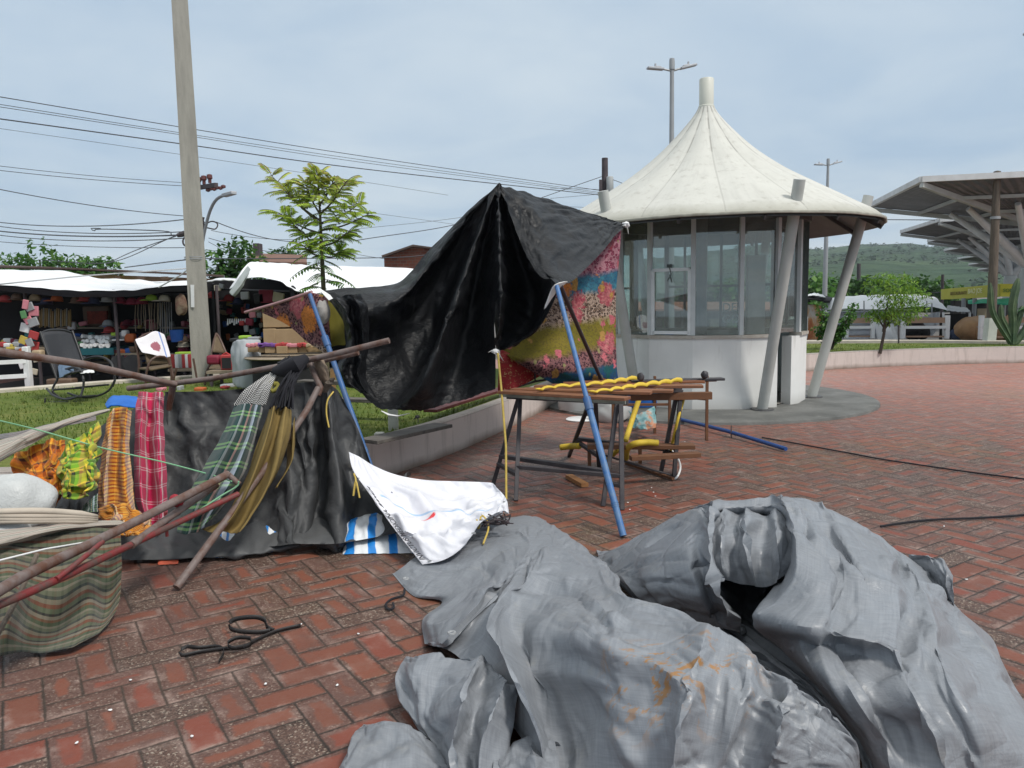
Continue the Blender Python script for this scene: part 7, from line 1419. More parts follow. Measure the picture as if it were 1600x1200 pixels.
for pts, r_, m in (([(-30, 940, 2.55), (35, 901, 2.8), (190, 826, 3.5), (356, 741, 4.2)], .0215, M_RUST), ([(205, 852, 3.5), (265, 808, 3.85), (338, 758, 4.2)], .019, M_RUST), ([(-30, 957, 2.6), (85, 908, 2.95), (192, 857, 3.45), (300, 806, 3.95), (372, 772, 4.2)], .0165, M_RED), ([(88, 905, 2.95), (125, 876, 3.1), (160, 847, 3.3)], .011, M_RED), ([(356, 741, 4.2), (374, 757, 4.2)], .016, M_RUST), ([(259, 800, 3.9), (261, 838, 3.9)], .008, M_RED)):
    obj('tube', MB().tube(cr([PV(*p) for p in pts], 8), r_, 12), m, rf)
obj('cord_binding', MB().tube(L3([(272, 779, 3.95), (276, 783, 3.92), (279, 786, 3.95)]), .026, 8), worn('red_tape', (.32, .02, .03), (.2, .01, .02), .5, 20, .6), rf)
obj('stick', MB().tube(L3([(-12, 1006, 2.75), (28, 934, 2.95), (58, 866, 3.15)]), .010, 8), M_WOODP, label='thin stick leaning against the striped cloth at the lower left', cat='stick')
M_GCORD = worn('green_cord', (.16, .40, .22), (.30, .45, .30), .5, 30, .7)
obj('cord', MB().tube(cr([PV(-10, 655, 4.0), PV(60, 672, 4.2), PV(160, 700, 4.35), PV(255, 722, 4.4), PV(330, 742, 4.3), PV(362, 752, 4.18)], 24), .0042, 6), M_GCORD, label='thin green cord strung across the front of the hammocks', cat='cord')
obj('cord', MB().tube(cr([PV(292, 808, 4.0), PV(310, 798, 4.05), PV(345, 775, 4.15), PV(370, 760, 4.18), PV(373, 752, 4.18)], 16), .005, 6), M_GCORD, label='green cord tied along the end of the red pipe frame', cat='cord')
obj('cord', MB().tube(L3([(-10, 878, 2.9), (70, 858, 3.1), (135, 847, 3.35)]), .004, 6), M_WPL, label='thin white cord under the red pipe frame at the left edge', cat='cord')
obj('cord', MB().tube(cr([PV(521, 612, 4.85), PV(512, 625, 4.8), PV(510, 645, 4.78), PV(514, 668, 4.75)], 12), .005, 6), M_YROPE, label='short yellow cord on the charcoal tarpaulin right of the leaning pole', cat='cord')
# ---- white vinyl banner
lines = [
 [(545, 706, 4.75), (552, 735, 4.62), (580, 775, 4.45), (615, 825, 4.3), (660, 882, 3.98)],
 [(562, 714, 4.75), (580, 745, 4.65), (610, 785, 4.45), (645, 830, 4.16), (690, 876, 3.9)],
 [(585, 728, 4.8), (612, 755, 4.72), (640, 795, 4.5), (680, 832, 4.12), (715, 862, 3.9)],
 [(620, 742, 4.85), (650, 762, 4.68), (675, 795, 4.5), (705, 825, 4.14), (735, 840, 3.98)],
 [(665, 750, 4.9), (690, 768, 4.78), (708, 792, 4.6), (730, 812, 4.24), (748, 820, 4.1)],
 [(715, 752, 4.92), (730, 768, 4.78), (742, 785, 4.65), (755, 798, 4.36), (766, 806, 4.24)],
 [(765, 754, 4.95), (774, 768, 4.85), (780, 780, 4.72), (784, 790, 4.5), (786, 798, 4.4)],
 [(772, 758, 4.95), (786, 772, 4.85), (792, 782, 4.75), (794, 792, 4.65), (795, 802, 4.55)]]
base = loft([L3(l) for l in lines], 44, 8)
X0 = np.array([[tuple(p) for p in r] for r in base]); pn = np.zeros(X0.shape[:2], bool); pn[0] = pn[-1] = True; pn[:, 0] = pn[:, -1] = True; pn[::11, ::8] = True
X0[..., 2] += smooth_noise(X0.shape[:2], 14, 4) * .012 * (~pn)
BAN = drape(X0, pn, grow=1.025, iters=50, grav=.6, bend=.5, sub=5)
def ban_fn(g):
    u, v, _ = g.sep(g.coord('UV')); p = g.coord(); n = g.noise(p, 5, 4)
    c = g.mix(g.mapr(n, .4, .7) * .3, (.66, .66, .70), (.55, .56, .62))
    ln = g.m('ABSOLUTE', v - (.30 + .38 * g.m('SINE', (u - .12) * 3.0) * g.mapr(u, .1, .85))); c = g.mix(g.mapr(ln, .005, .009, 1, 0) * g.mapr(u, .12, .14) * g.mapr(u, .84, .86, 1, 0) * .8, c, (.25, .42, .62))
    a = (u - .36) * 15; b = (v - .50) * 26.0 - (u - .36) * 9.0; d = a * a + b * b + (g.noise(p, 40, 3) - .5) * .8; c = g.mix(g.mapr(d, .75, .95, 1, 0), c, (.72, .04, .05))
    dots = g.vor(g.comb(u * 3.2, v * 2.6, 0.0), 2.2); c = g.mix(g.mapr(dots, .035, .05, 1, 0), c, (.15, .15, .2))
    return {'color': c, 'rough': .42, 'spec': .4, 'normal': g.bump(crinkle(g, p, 3, 9, 26), .28, .014)}
BAN = crease(upsample(BAN), 60, (1.3, 1.1), .024, 41, (.04, .12), (.15, .5), edge=18)
ban = obj('banner', MB().grid(rows_of(BAN)), mat('white_vinyl_print', ban_fn), label='crumpled white vinyl banner with a red mark draped onto the grey tarpaulin', cat='banner', ang=180)
txm = text_mb('INVICTUS MEDICINA, BANCA', .045, .001, (1, 1), True)
xs = [v[0] for v in txm.v]; x0_, x1_ = min(xs), max(xs); nv_, nu_ = BAN.shape[:2]
def ban_at(u, v):
    i = min(nu_ - 1.001, max(0, u * (nu_ - 1))); j = min(nv_ - 1.001, max(0, v * (nv_ - 1))); a, b = int(i), int(j); fi, fj = i - a, j - b
    q = (BAN[b, a] * (1 - fi) + BAN[b, a + 1] * fi) * (1 - fj) + (BAN[b + 1, a] * (1 - fi) + BAN[b + 1, a + 1] * fi) * fj; return V(*q)
flat = BAN.copy()
for _ in range(60): flat[1:-1, :] = (flat[1:-1] * 2 + flat[:-2] + flat[2:]) / 4; flat[:, 1:-1] = (flat[:, 1:-1] * 2 + flat[:, :-2] + flat[:, 2:]) / 4
crease_top, BAN = BAN, flat
out = []
for x, y, z in txm.v:
    t = (x - x0_) / (x1_ - x0_); v = .97 - t * .68; u = .012 + max(0, .042 - y) * 1.25
    p = ban_at(u, v); e = ban_at(min(1, u + .18), v) - p; f = ban_at(u, min(1, v + .14)) - ban_at(u, max(0, v - .14)); n = e.cross(f).normalized()
    if n.dot(V(0, -1, .5)) < 0: n = -n
    out.append(tuple(p + n * (.014 + z)))
txm.v = out
BAN = crease_top
obj('lettering', txm, mat('dark_print', (.05, .05, .06)), ban, smooth=False)
mb = MB()
for u, v in ((.04, .2), (.05, .985), (.5, .97), (.97, .5)): p = ban_at(u, v); mb.lathe([(.006, .006), (.012, .006), (.012, .002)], 10, tuple(p))
obj('eyelets', mb, M_GALV, ban)
for pts, lb in ([(745, 812, 4.3), (748, 826, 4.22), (752, 806, 4.3), (760, 812, 4.26), (763, 826, 4.2), (755, 850, 4.05)], 'pale yellow cord looping over the banner edge onto the grey tarpaulin'), ([(553, 740, 4.6), (556, 752, 4.55), (552, 775, 4.5), (556, 752, 4.52), (562, 778, 4.48)], 'yellow cord tied to the upper left eyelet of the white banner'):
    obj('cord', MB().tube(cr([PV(*p) for p in pts], 20), .0055, 6), M_YROPE, label=lb, cat='cord')
rg = random.Random(4); mb = MB()
for k in range(5):
    c = PV(772, 822, 4.25); q = [c + V(rg.uniform(-.09, .11), rg.uniform(-.07, .08), rg.uniform(.0, .06)) for _ in range(6)]; mb.tube(cr(q, 22), .006, 6, flat=.5)
obj('strap_tangle', mb, worn('dark_strap', (.02, .017, .02), (.08, .05, .055), .5, 20, .7), label='tangle of dark straps on the grey tarpaulin by the banner corner', cat='straps')
# ---- strap left on the bricks
def strap(pts, w=.0085):
    mb = MB(); rows = []
    q = cr(pts, 60)
    for i, p in enumerate(q):
        t = (q[min(i + 1, 59)] - q[max(i - 1, 0)]).normalized(); s_ = V(0, 0, 1) if abs(t.z) < .8 else V(0, 1, 0); s_ = (s_ - t * s_.dot(t)).normalized()
        rows.append([p - s_ * w, p + s_ * w])
    return MB().grid(rows)
zq = lambda u, v, z: GV(u, v, z)
mb = strap([zq(470, 977, .012), zq(432, 986, .014), zq(400, 1000, .016), zq(386, 1008, .02), zq(362, 1012, .03), zq(356, 1004, .04), zq(372, 996, .05), zq(392, 998, .045), zq(392, 1006, .03), zq(376, 1012, .016), zq(345, 1014, .014), zq(315, 1018, .014), zq(285, 1024, .018), zq(280, 1018, .035), zq(292, 1010, .045), zq(310, 1012, .02), zq(340, 1010, .014), zq(350, 1018, .013), zq(342, 1034, .013)])
m_st = worn('black_webbing', (.014, .013, .014), (.035, .03, .028), .5, 30, .6)
st = thing('strap', GV(370, 1005), 'black webbing strap lying in loops on the bricks', 'strap')
obj('webbing', mb, m_st, st, solid=.0015); mb = strap([zq(424, 985, .014), zq(400, 988, .02), zq(368, 985, .035), zq(358, 978, .05), zq(366, 968, .075), zq(395, 964, .08), zq(412, 968, .06), zq(418, 980, .03), zq(428, 985, .014)], .0105); obj('loop', mb, m_st, st, solid=.0015)
obj('cord', MB().tube(cr([GV(632, 920, .02), GV(630, 930, .01), GV(612, 936, .008), GV(603, 944, .008), GV(606, 952, .01), GV(615, 950, .012), GV(614, 942, .012)], 30), .0055, 6), M_BLKCORD, label='short black cord with a small loop on the bricks left of the grey tarpaulin', cat='cord')
# ================================================================== trestle tables and clutter under the tent
M_PLANK = mat('reddish_planks', lambda g: (lambda o: {'color': g.mix(g.mapr(g.rnd(), 0, 1, 0, .6), g.mix(g.mapr(g.noise(g.scl(o, 1, 6, 6), 5, 5, .7), .35, .65), (.27, .095, .035), (.14, .045, .02)), (.20, .10, .055)), 'rough': .55, 'spec': .4, 'normal': g.bump(g.noise(g.scl(o, 1, 8, 8), 8, 4), .5, .004)})(g.coord()))
M_DSTEEL = worn('dark_trestle_steel', (.035, .032, .038), (.085, .075, .075), .6, 12, .55, .3)
M_BROWNF = worn('brown_frame_wood', (.17, .075, .035), (.09, .042, .022), .6, 9, .6, .4)
M_WEATH = mat('weathered_board', lambda g: (lambda o: {'color': g.mix(g.mapr(g.noise(g.scl(o, 1, 5, 5), 4, 5, .7), .35, .65), (.060, .052, .046), (.13, .115, .10)), 'rough': .8, 'normal': g.bump(g.noise(g.scl(o, .6, 9, 9), 7, 4), .7, .006)})(g.coord()))
tb = thing('trestle_table', GV(890, 760), 'long trestle table of loose reddish planks under the black tent', 'table')
def at_z(u, v, z): return GV(u, v, z)
TZ = .765
# planks laid left to right, ragged right ends
for (l, r, w_, dz) in (((783, 612), (981, 623), .11, 0), ((800, 610.5), (1018, 615.5), .10, .008), ((818, 608.2), (1052, 611.0), .10, 0), ((835, 605.6), (1098, 604.5), .10, .006), ((862, 602.6), (1062, 600.5), .09, 0), ((880, 600.2), (1100, 597.0), .09, .004), ((905, 597.6), (1118, 593.5), .08, 0)):
    a, b = GV(*l, TZ), GV(*r, TZ); a.z += dz; b.z += dz
    obj('plank', MB().beam(a, b, w_, .022), M_PLANK, tb, bevel=.003)
a, b = GV(781, 615.5, TZ - .03), GV(977, 627, TZ - .03)
obj('edge_strip', MB().beam(a - V(0, .012, 0), b - V(0, .012, 0), .012, .04), worn('pale_green_strip', (.28, .31, .27), (.16, .15, .12), .7, 14, .6), tb)
def leg(parent, foot, top, w=.032): return obj('leg', MB().beam(foot, top, w, w, (0, 1, 0)), M_DSTEEL, parent, bevel=.003)
def bar(parent, a, b, w=.035, h=.028): return obj('brace', MB().beam(a, b, w, h), M_DSTEEL, parent, bevel=.003)
zt = TZ - .055
fl, fls, fr, frs = GV(806, 783), GV(770, 758), GV(972, 797), GV(942, 791)
tl, tr = GV(813, 619, zt), GV(970, 629, zt)
tla = V(tl.x - .03, tl.y, zt)
obj('top_bar', MB().beam(tl - V(.1, 0, 0), tr + V(.05, 0, 0), .04, .035), M_DSTEEL, tb, bevel=.003)
leg(tb, fl, tl); leg(tb, fls, tla + V(.02, .03, 0)); leg(tb, fr, tr); leg(tb, frs, tr + V(-.02, .03, 0))
bar(tb, fls.lerp(tla, .33), frs.lerp(tr, .33), .05, .03); bar(tb, fl.lerp(tl, .31), fr.lerp(tr, .31)); bar(tb, fls.lerp(tla, .24), fl.lerp(tl, .24)); bar(tb, frs.lerp(tr, .22), fr.lerp(tr, .22))
bl, bls, br, brs = GV(936, 734), GV(889, 713), GV(1053, 747), GV(1032, 741)
t2l, t2r = GV(930, 618, zt), GV(1064, 609, zt)
obj('top_bar', MB().beam(t2l, t2r, .04, .035), M_DSTEEL, tb, bevel=.003)
leg(tb, bl, t2l); leg(tb, bls, t2l + V(-.02, .03, 0)); leg(tb, br, t2r); leg(tb, brs, t2r + V(-.02, .03, 0))
bar(tb, bls.lerp(t2l, .33), brs.lerp(t2r, .30), .05, .03); bar(tb, bls.lerp(t2l, .3), bl.lerp(t2l, .2)); bar(tb, brs.lerp(t2r, .28), br.lerp(t2r, .25)); bar(tb, bl.lerp(t2l, .24), br.lerp(t2r, .02), .016, .016)
# yellow twisted rags lying on the planks
M_YEL = worn('yellow_foam', (.62, .44, .045), (.48, .33, .03), .5, 14, .7, .5, .006)
def twist(pts, r, label, n=46, amp=.012):
    q = cr(pts, n); rg = random.Random(int(pts[0][0] * 1000) % 97)
    q = [p + V(math.sin(i * 1.05) * amp, 0, amp * .6 * math.cos(i * 1.05)) for i, p in enumerate(q)]
    return obj('yellow_padding', MB().tube(q, [r * (.55 if i in (0, n - 1) else .85 + .3 * (math.sin(i * 1.05 + .6) > 0)) for i in range(n)], 8, flat=.5), M_YEL, label=label, cat='foam padding', group='yellow foam tubes', ang=180)
zz_ = TZ + .035
twist([GV(837, 609, zz_), GV(872, 603.5, zz_), GV(920, 600, zz_), GV(960, 595.5, zz_), GV(996, 590.5, zz_)], .016, 'rear yellow twisted foam strip lying on the trestle table planks')
twist([GV(920, 612.5, zz_), GV(955, 608.5, zz_), GV(1000, 601.5, zz_), GV(1035, 597.5, zz_), GV(1066, 593.5, zz_)], .016, 'front yellow twisted foam strip lying on the trestle table planks')
# low bench of fallen boards behind
lb = thing('low_bench', GV(1000, 722), 'low brown board bench tangled with yellow foam under the trestle table', 'bench')
for (l, r, z_, w_) in (((918, 697), (1085, 697), .25, .12), ((985, 716), (1093, 710), .22, .07)): obj('board', MB().beam(GV(*l, z_), GV(*r, z_), w_, .035), M_BROWNF, lb, bevel=.003)
for (u, v) in ((921, 729), (1000, 724), (1055, 727)): f = GV(u, v); obj('leg', MB().beam(f, f + V(0, .01, .23), .03, .03, (0, 1, 0)), M_BROWNF, lb)
obj('stretcher', MB().beam(GV(978, 724, .02), GV(1052, 748, .02), .025, .02), M_BROWNF, lb)
def foam(pts, r, label): return obj('yellow_padding', MB().tube(cr(pts, 24), r, 10), M_YEL, label=label, cat='foam padding', group='yellow foam tubes', ang=180)
foam([PV(999, 622, 6.9), PV(988, 655, 6.8), PV(977, 690, 6.6)], .024, 'yellow foam tube leaning from the trestle table to the low bench')
foam([GV(978, 716, .1), GV(980, 702, .22), GV(990, 694, .30), GV(1010, 691, .31), GV(1028, 692, .3)], .026, 'yellow foam tube arched over the low bench board')
foam([GV(876, 699, .14), GV(895, 697, .16), GV(905, 697, .18)], .028, 'short yellow foam end poking out at the left of the low bench')
foam([GV(946, 722, .06), GV(955, 713, .12), GV(966, 703, .2)], .02, 'yellow foam piece drooping beneath the low bench board')
foam([PV(1068, 625, 6.2), PV(1058, 660, 6.1), GV(1048, 704, .2)], .012, 'thin yellow foam strip hanging by the right trestle leg')
obj('cord', MB().tube(cr([GV(1046, 702, .2), GV(1056, 710, .15), GV(1063, 728, .06), GV(1060, 742, .015), GV(1055, 748, .012)], 20), .008, 6), M_WPL, label='white cord dangling from the right trestle leg to the bricks', cat='cord')
# brown framed table behind
bt = thing('frame_table', GV(1050, 678), 'brown wooden frame table behind the right end of the trestle table', 'table')
for (l, r, z_, w_, h_) in (((985, 620), (1112, 618), .66, .05, .06), ((985, 596), (1130, 592), .78, .09, .02)): obj('rail', MB().beam(GV(*l, z_), GV(*r, z_), w_, h_), M_BROWNF if z_ < .7 else MATS['dark_trestle_steel'], bt, bevel=.003)
for (f, tz) in (((1104, 688), .66), ((1023, 677), .62), ((1046, 690), .60), ((958, 690), .62)):
    p = GV(*f); obj('leg', MB().beam(p, p + V(0, 0, tz), .028, .028, (0, 1, 0)), M_BROWNF, bt, bevel=.003)
for (a, b, z_) in (((1023, 677), (1104, 688), .42), ((958, 690), (1046, 690), .38)): obj('cross_rail', MB().beam(GV(*a) + V(0, 0, z_), GV(*b) + V(0, 0, z_), .024, .024), M_BROWNF, bt)
for (u, v) in ((1001, 593.5), (1101, 590.5)): obj('clamp', MB().blob(GV(u, v, .80) + V(0, 0, .025), (.03, .03, .035), 6, u, .3), M_DSTEEL, bt)
obj('bent_rod', MB().tube([PV(782, 612, 6.9), PV(836, 596, 7.0), PV(836, 582, 7.0)], .011, 8), M_DSTEEL, label='thin black bent rod below the red patterned cloth', cat='rod'); obj('rod', MB().tube([PV(836, 596, 7.0), PV(884, 588, 7.1)], .010, 8), M_DSTEEL, label='thin black rod running along the foot of the floral cloth', cat='rod')
# things on the ground by the kiosk
c = GV(1002, 668); c.y += .2
mb = MB().lathe([(0, .36), (.13, .36), (.17, .16), (.165, .15), (.12, .34), (0, .345)][::-1], 24); mb.xform(Matrix.Translation(PV(1003, 655, 8.3)))
obj('blue_basin', mb, worn('blue_plastic', (.015, .12, .42), (.01, .08, .30), .4, 8, .35), label='blue plastic basin seen between the legs of the frame table', cat='basin')
rows = loft([L3(l) for l in [[(980, 640, 8.1), (985, 655, 8.0), (986, 668, 7.9)], [(995, 645, 8.0), (997, 658, 7.85), (999, 669, 7.75)], [(1010, 640, 8.0), (1012, 655, 7.85), (1014, 669, 7.75)], [(1024, 632, 8.1), (1026, 652, 7.95), (1026, 668, 7.85)]]], 16, 7, wr=.03, wsc=(4, 3), seed=5)
obj('plastic_bag', MB().grid(rows), mat('teal_bag_film', lambda g: {'color': g.ramp(g.noise(g.coord(), 6, 3), [(.35, (.05, .18, .20)), (.5, (.22, .34, .34)), (.6, (.45, .16, .06)), (.7, (.20, .30, .30))]), 'rough': .35, 'spec': .5}), label='teal and orange plastic bag slumped under the frame table', cat='bag', ang=180, sub=1, solid=.003)
obj('white_sack', MB().blob(GV(963, 664) + V(0, .25, .14), (.22, .16, .17), 10, 3, .3), worn('grey_white_plastic', (.50, .51, .50), (.36, .37, .36), .6, 6, .5), label='pale sack sitting against the kiosk apron behind the trestle table', cat='sack', sub=1)
rows = [[V(math.cos(a) * r * (1.25 if math.cos(a) > 0 else 1), math.sin(a) * r, z_ + .05 * mnoise.noise(V(a, r * 5, z_))) for a in [2 * math.pi * i / 20 for i in range(20)]] for r, z_ in ((.24, .03), (.26, .15), (.25, .30), (.22, .40), (.10, .42))]
mb = MB().grid(rows, closed=True); mb.uv = {}; mb.xform(Matrix.Translation(GV(905, 648) + V(0, .3, 0))); obj('plastic_tub', mb, worn('pale_grey_tub', (.44, .45, .45), (.3, .3, .3), .5, 5, .4), label='pale grey plastic tub beside the low wall behind the trestle table', cat='tub', sub=1)
obj('plastic_disc', MB().lathe([(0, .018), (.17, .018), (.185, .008), (.185, .002)], 28).xform(Matrix.Translation(GV(908, 655.5, .004))), M_WPL, label='flat white plastic disc lying on the bricks behind the trestle table', cat='disc')
bp = GV(1062, 655, .05); bq = GV(1228, 701.5, .03)
obj('blue_pipe', MB().tube([bp, bp.lerp(bq, .5) + V(0, 0, .015), bq], .020, 10), worn('dark_blue_pipe', (.02, .07, .24), (.015, .04, .14), .5, 9, .4), label='dark blue pipe lying on the bricks in front of the kiosk', cat='pipe')
q = bp.lerp(bq, .53); obj('steel_pin', MB().tube([V(q.x, q.y - .04, 0), V(q.x, q.y - .04, .13)], .008, 6), MATS['rusty_pipe'], label='small rusty pin standing beside the dark blue pipe', cat='pin')
for pts, lb in ([(1190, 683), (1230, 690), (1310, 705), (1380, 718), (1470, 731), (1540, 741), (1610, 750)], 'long dark cable lying across the bricks right of the kiosk'), ([(1375, 822), (1400, 819), (1470, 813), (1540, 808), (1610, 803)], 'dark cable lying on the bricks beyond the grey tarpaulin'):
    p = [GV(u, v, .012) for u, v in pts]; q = cr(p, 40); q = [a + V(0, .05 * mnoise.noise(a * 1.7), 0) for a in q]; obj('cable', MB().tube(q, .007, 6), M_BLKCORD, label=lb, cat='cable')
a, b = GV(889, 744, .02), GV(914, 758, .02); obj('wood_scrap', MB().beam(a, b, .06, .03), worn('orange_wood', (.34, .16, .06), (.24, .11, .04), .5, 12, .7), label='small orange wood offcut on the bricks under the trestle table', cat='wood')
rg = random.Random(5)
def bits(name, n, fn, m, label, cat, grp):
    first = None
    for i in range(n):
        p, s_ = fn()
        mb = MB().blob((0, 0, 0), (s_, s_ * .7, s_ * .35), 5, i % 3, .4)
        if first is None: o = obj(name, mb, m, label=label, cat=cat, group=grp, at=(0, 0, 0)); first = o
        else: o = first.copy(); COL.objects.link(o)
        o.location = p; o.rotation_euler.z = rg.uniform(0, 6)
lit = [(1012, 766), (1021, 769), (1024, 775), (981, 785), (984, 796), (1018, 762), (415, 1068), (172, 1109), (527, 1070), (204, 1062), (1475, 822), (1070, 690), (470, 975), (560, 990), (120, 1160), (300, 1150), (1510, 905), (1340, 780)]
it = iter(lit); bits('litter', len(lit), lambda: (GV(*next(it), .008), rg.uniform(.004, .009)), M_WPL, 'tiny white scrap of litter on the red bricks', 'litter', 'white litter scraps on the bricks')
# fallen boards on and behind the low wall
obj('board', MB().beam(GV(575, 690, .40), GV(693, 664, .40), .20, .03), M_WEATH, label='dark weathered board resting on the low wall beside the white post', cat='board', bevel=.004)
obj('board', MB().beam(GV(672, 642, .37), GV(790, 606, .36), .15, .03), worn('dark_red_board', (.11, .018, .016), (.06, .02, .018), .6, 8, .6), label='dark red board lying along the top of the low wall under the black tent', cat='board', bevel=.004)
M_WPOST = worn('whitewashed_post', (.58, .57, .52), (.34, .33, .28), .7, 6, .85, .5)
p = GV(604, 741); obj('bench_post', MB().box(p + V(-.05, .0, .18), (.075, .09, .36)), M_WPOST, label='short whitewashed post in front of the low wall by the left blue pole', cat='post', bevel=.006)
p = GV(615, 672, LZ); obj('bench_post', MB().box(p + V(0, 0, .14), (.085, .085, .30)), M_WPOST, label='white concrete post standing on the grass under the black tent', cat='post', bevel=.006)
wb = thing('garden_bench', GV(560, 640, LZ), 'weathered plank bench on the grass behind the black sheet', 'bench')
for (l, r, z_, w_) in (((480, 622), (645, 628), LZ + .20, .14), ((470, 596), (610, 600), LZ + .42, .12)): obj('seat_plank', MB().beam(GV(*l, z_), GV(*r, z_), w_, .035), M_WEATH, wb, bevel=.004)
for u in (522, 618): f = GV(u, 640, LZ); obj('post', MB().beam(f, f + V(0, .02, .46), .05, .05, (0, 1, 0)), worn('ochre_post', (.26, .15, .06), (.16, .10, .05), .6, 8, .8), wb)
# ================================================================== the heap of grey tarpaulin in front
def heap_sheet(mb, lines, n, m, sharp, size, seed, uv_shift, wr=.008, big=0, mid=0, tiny=0, back=.10, drop=.8):
    """one laid fold of the tarp: lines run from its crest to its foot; the back of the crest drops behind it"""
    L = []
    for l in lines:
        q = [GV(*p) for p in l]; c = q[0]; L.append([c + V(.02, back, -c.z * drop), c + V(.008, back * .45, -c.z * drop * .28)] + q)
    rows = loft(L, n, m, sharp=sharp, wr=wr, wsc=(5, 4), seed=seed)
    X = upsample(np.array([[tuple(p) for p in r] for r in rows]))
    k_ = min(1.0, .35 + size[0] / 3.2)
    if big: X = crease(X, big, size, .062 * k_, seed + 1, (.05, .13), (.2, .6), edge=4)
    if mid: X = crease(X, mid, size, .040 * k_, seed + 2, (.02, .08), (.08, .32), edge=4)
    if tiny: X = crease(X, tiny, size, .013 * k_, seed + 3, (.010, .035), (.04, .14), edge=3)
    X[..., 2] = np.maximum(X[..., 2], .004); o0 = len(mb.v); mb.grid(rows_of(X))
    for k in range(o0, len(mb.v)): u_, v_ = mb.uv[k]; mb.uv[k] = (uv_shift[0] + u_ * size[0] / 3.6, uv_shift[1] + v_ * size[1] / 3.0)
    return X
mb = MB()
A = [
 [(700, 832, .03), (660, 860, .05), (630, 884, .035), (612, 896, .005)],
 [(760, 812, .06), (720, 850, .10), (682, 888, .075), (652, 922, .03), (644, 931, .004)],
 [(825, 806, .08), (782, 850, .14), (738, 900, .12), (704, 930, .06), (690, 940, .015)],
 [(845, 812, .09), (800, 868, .18), (748, 925, .15), (700, 962, .08), (660, 966, .01)],
 [(855, 818, .10), (812, 878, .21), (768, 932, .21), (720, 980, .16), (690, 1012, .10), (662, 1006, .02)],
 [(870, 826, .12), (818, 884, .21), (772, 945, .20), (742, 1000, .14), (720, 1030, .09)],
 [(884, 835, .14), (826, 892, .25), (765, 958, .29), (782, 1020, .29), (808, 1071, .28), (830, 1120, .22), (846, 1160, .16), (850, 1205, .07)],
 [(905, 850, .17), (852, 908, .24), (806, 965, .22), (822, 1020, .17), (842, 1070, .12), (858, 1120, .08), (866, 1160, .05), (872, 1210, .02)],
 [(943, 873, .20), (895, 930, .27), (858, 985, .27), (866, 1040, .20), (884, 1095, .13), (896, 1150, .08), (902, 1210, .04)],
 [(962, 898, .24), (930, 945, .31), (902, 992, .34), (908, 1030, .27), (918, 1080, .20), (926, 1140, .14), (930, 1210, .07)],
 [(985, 932, .30), (968, 962, .345), (950, 1000, .36), (958, 1050, .31), (972, 1110, .25), (982, 1160, .19), (988, 1215, .12)],
 [(1052, 957, .34), (1042, 985, .37), (1034, 1022, .37), (1038, 1080, .33), (1044, 1140, .26), (1050, 1215, .15)],
 [(1107, 974, .42), (1096, 1010, .425), (1082, 1060, .40), (1069, 1100, .36), (1056, 1160, .27), (1050, 1220, .17)],
 [(1136, 990, .395), (1130, 1030, .375), (1116, 1090, .315), (1104, 1150, .235), (1096, 1220, .14)],
 [(1170, 1012, .38), (1164, 1060, .36), (1150, 1115, .30), (1138, 1170, .22), (1132, 1220, .13)],
 [(1204, 1036, .36), (1196, 1080, .335), (1184, 1130, .275), (1170, 1180, .20), (1166, 1225, .13)],
 [(1238, 1063, .35), (1229, 1100, .34), (1216, 1150, .28), (1206, 1190, .21), (1200, 1225, .15)],
 [(1265, 1084, .315), (1256, 1118, .295), (1243, 1165, .235), (1232, 1230, .14)],
 [(1292, 1105, .29), (1281, 1140, .265), (1268, 1180, .21), (1260, 1235, .13)],
 [(1339, 1155, .20), (1330, 1185, .18), (1322, 1210, .15), (1314, 1240, .11)],
 [(1345, 1205, .10), (1343, 1218, .09), (1341, 1230, .08), (1338, 1245, .06)]]
XA = heap_sheet(mb, A, 54, 9, (4, 6, 9, 12, 14, 16, 18), (3.0, 1.5), 3, (0, 0), .007, 22, 60, 300)
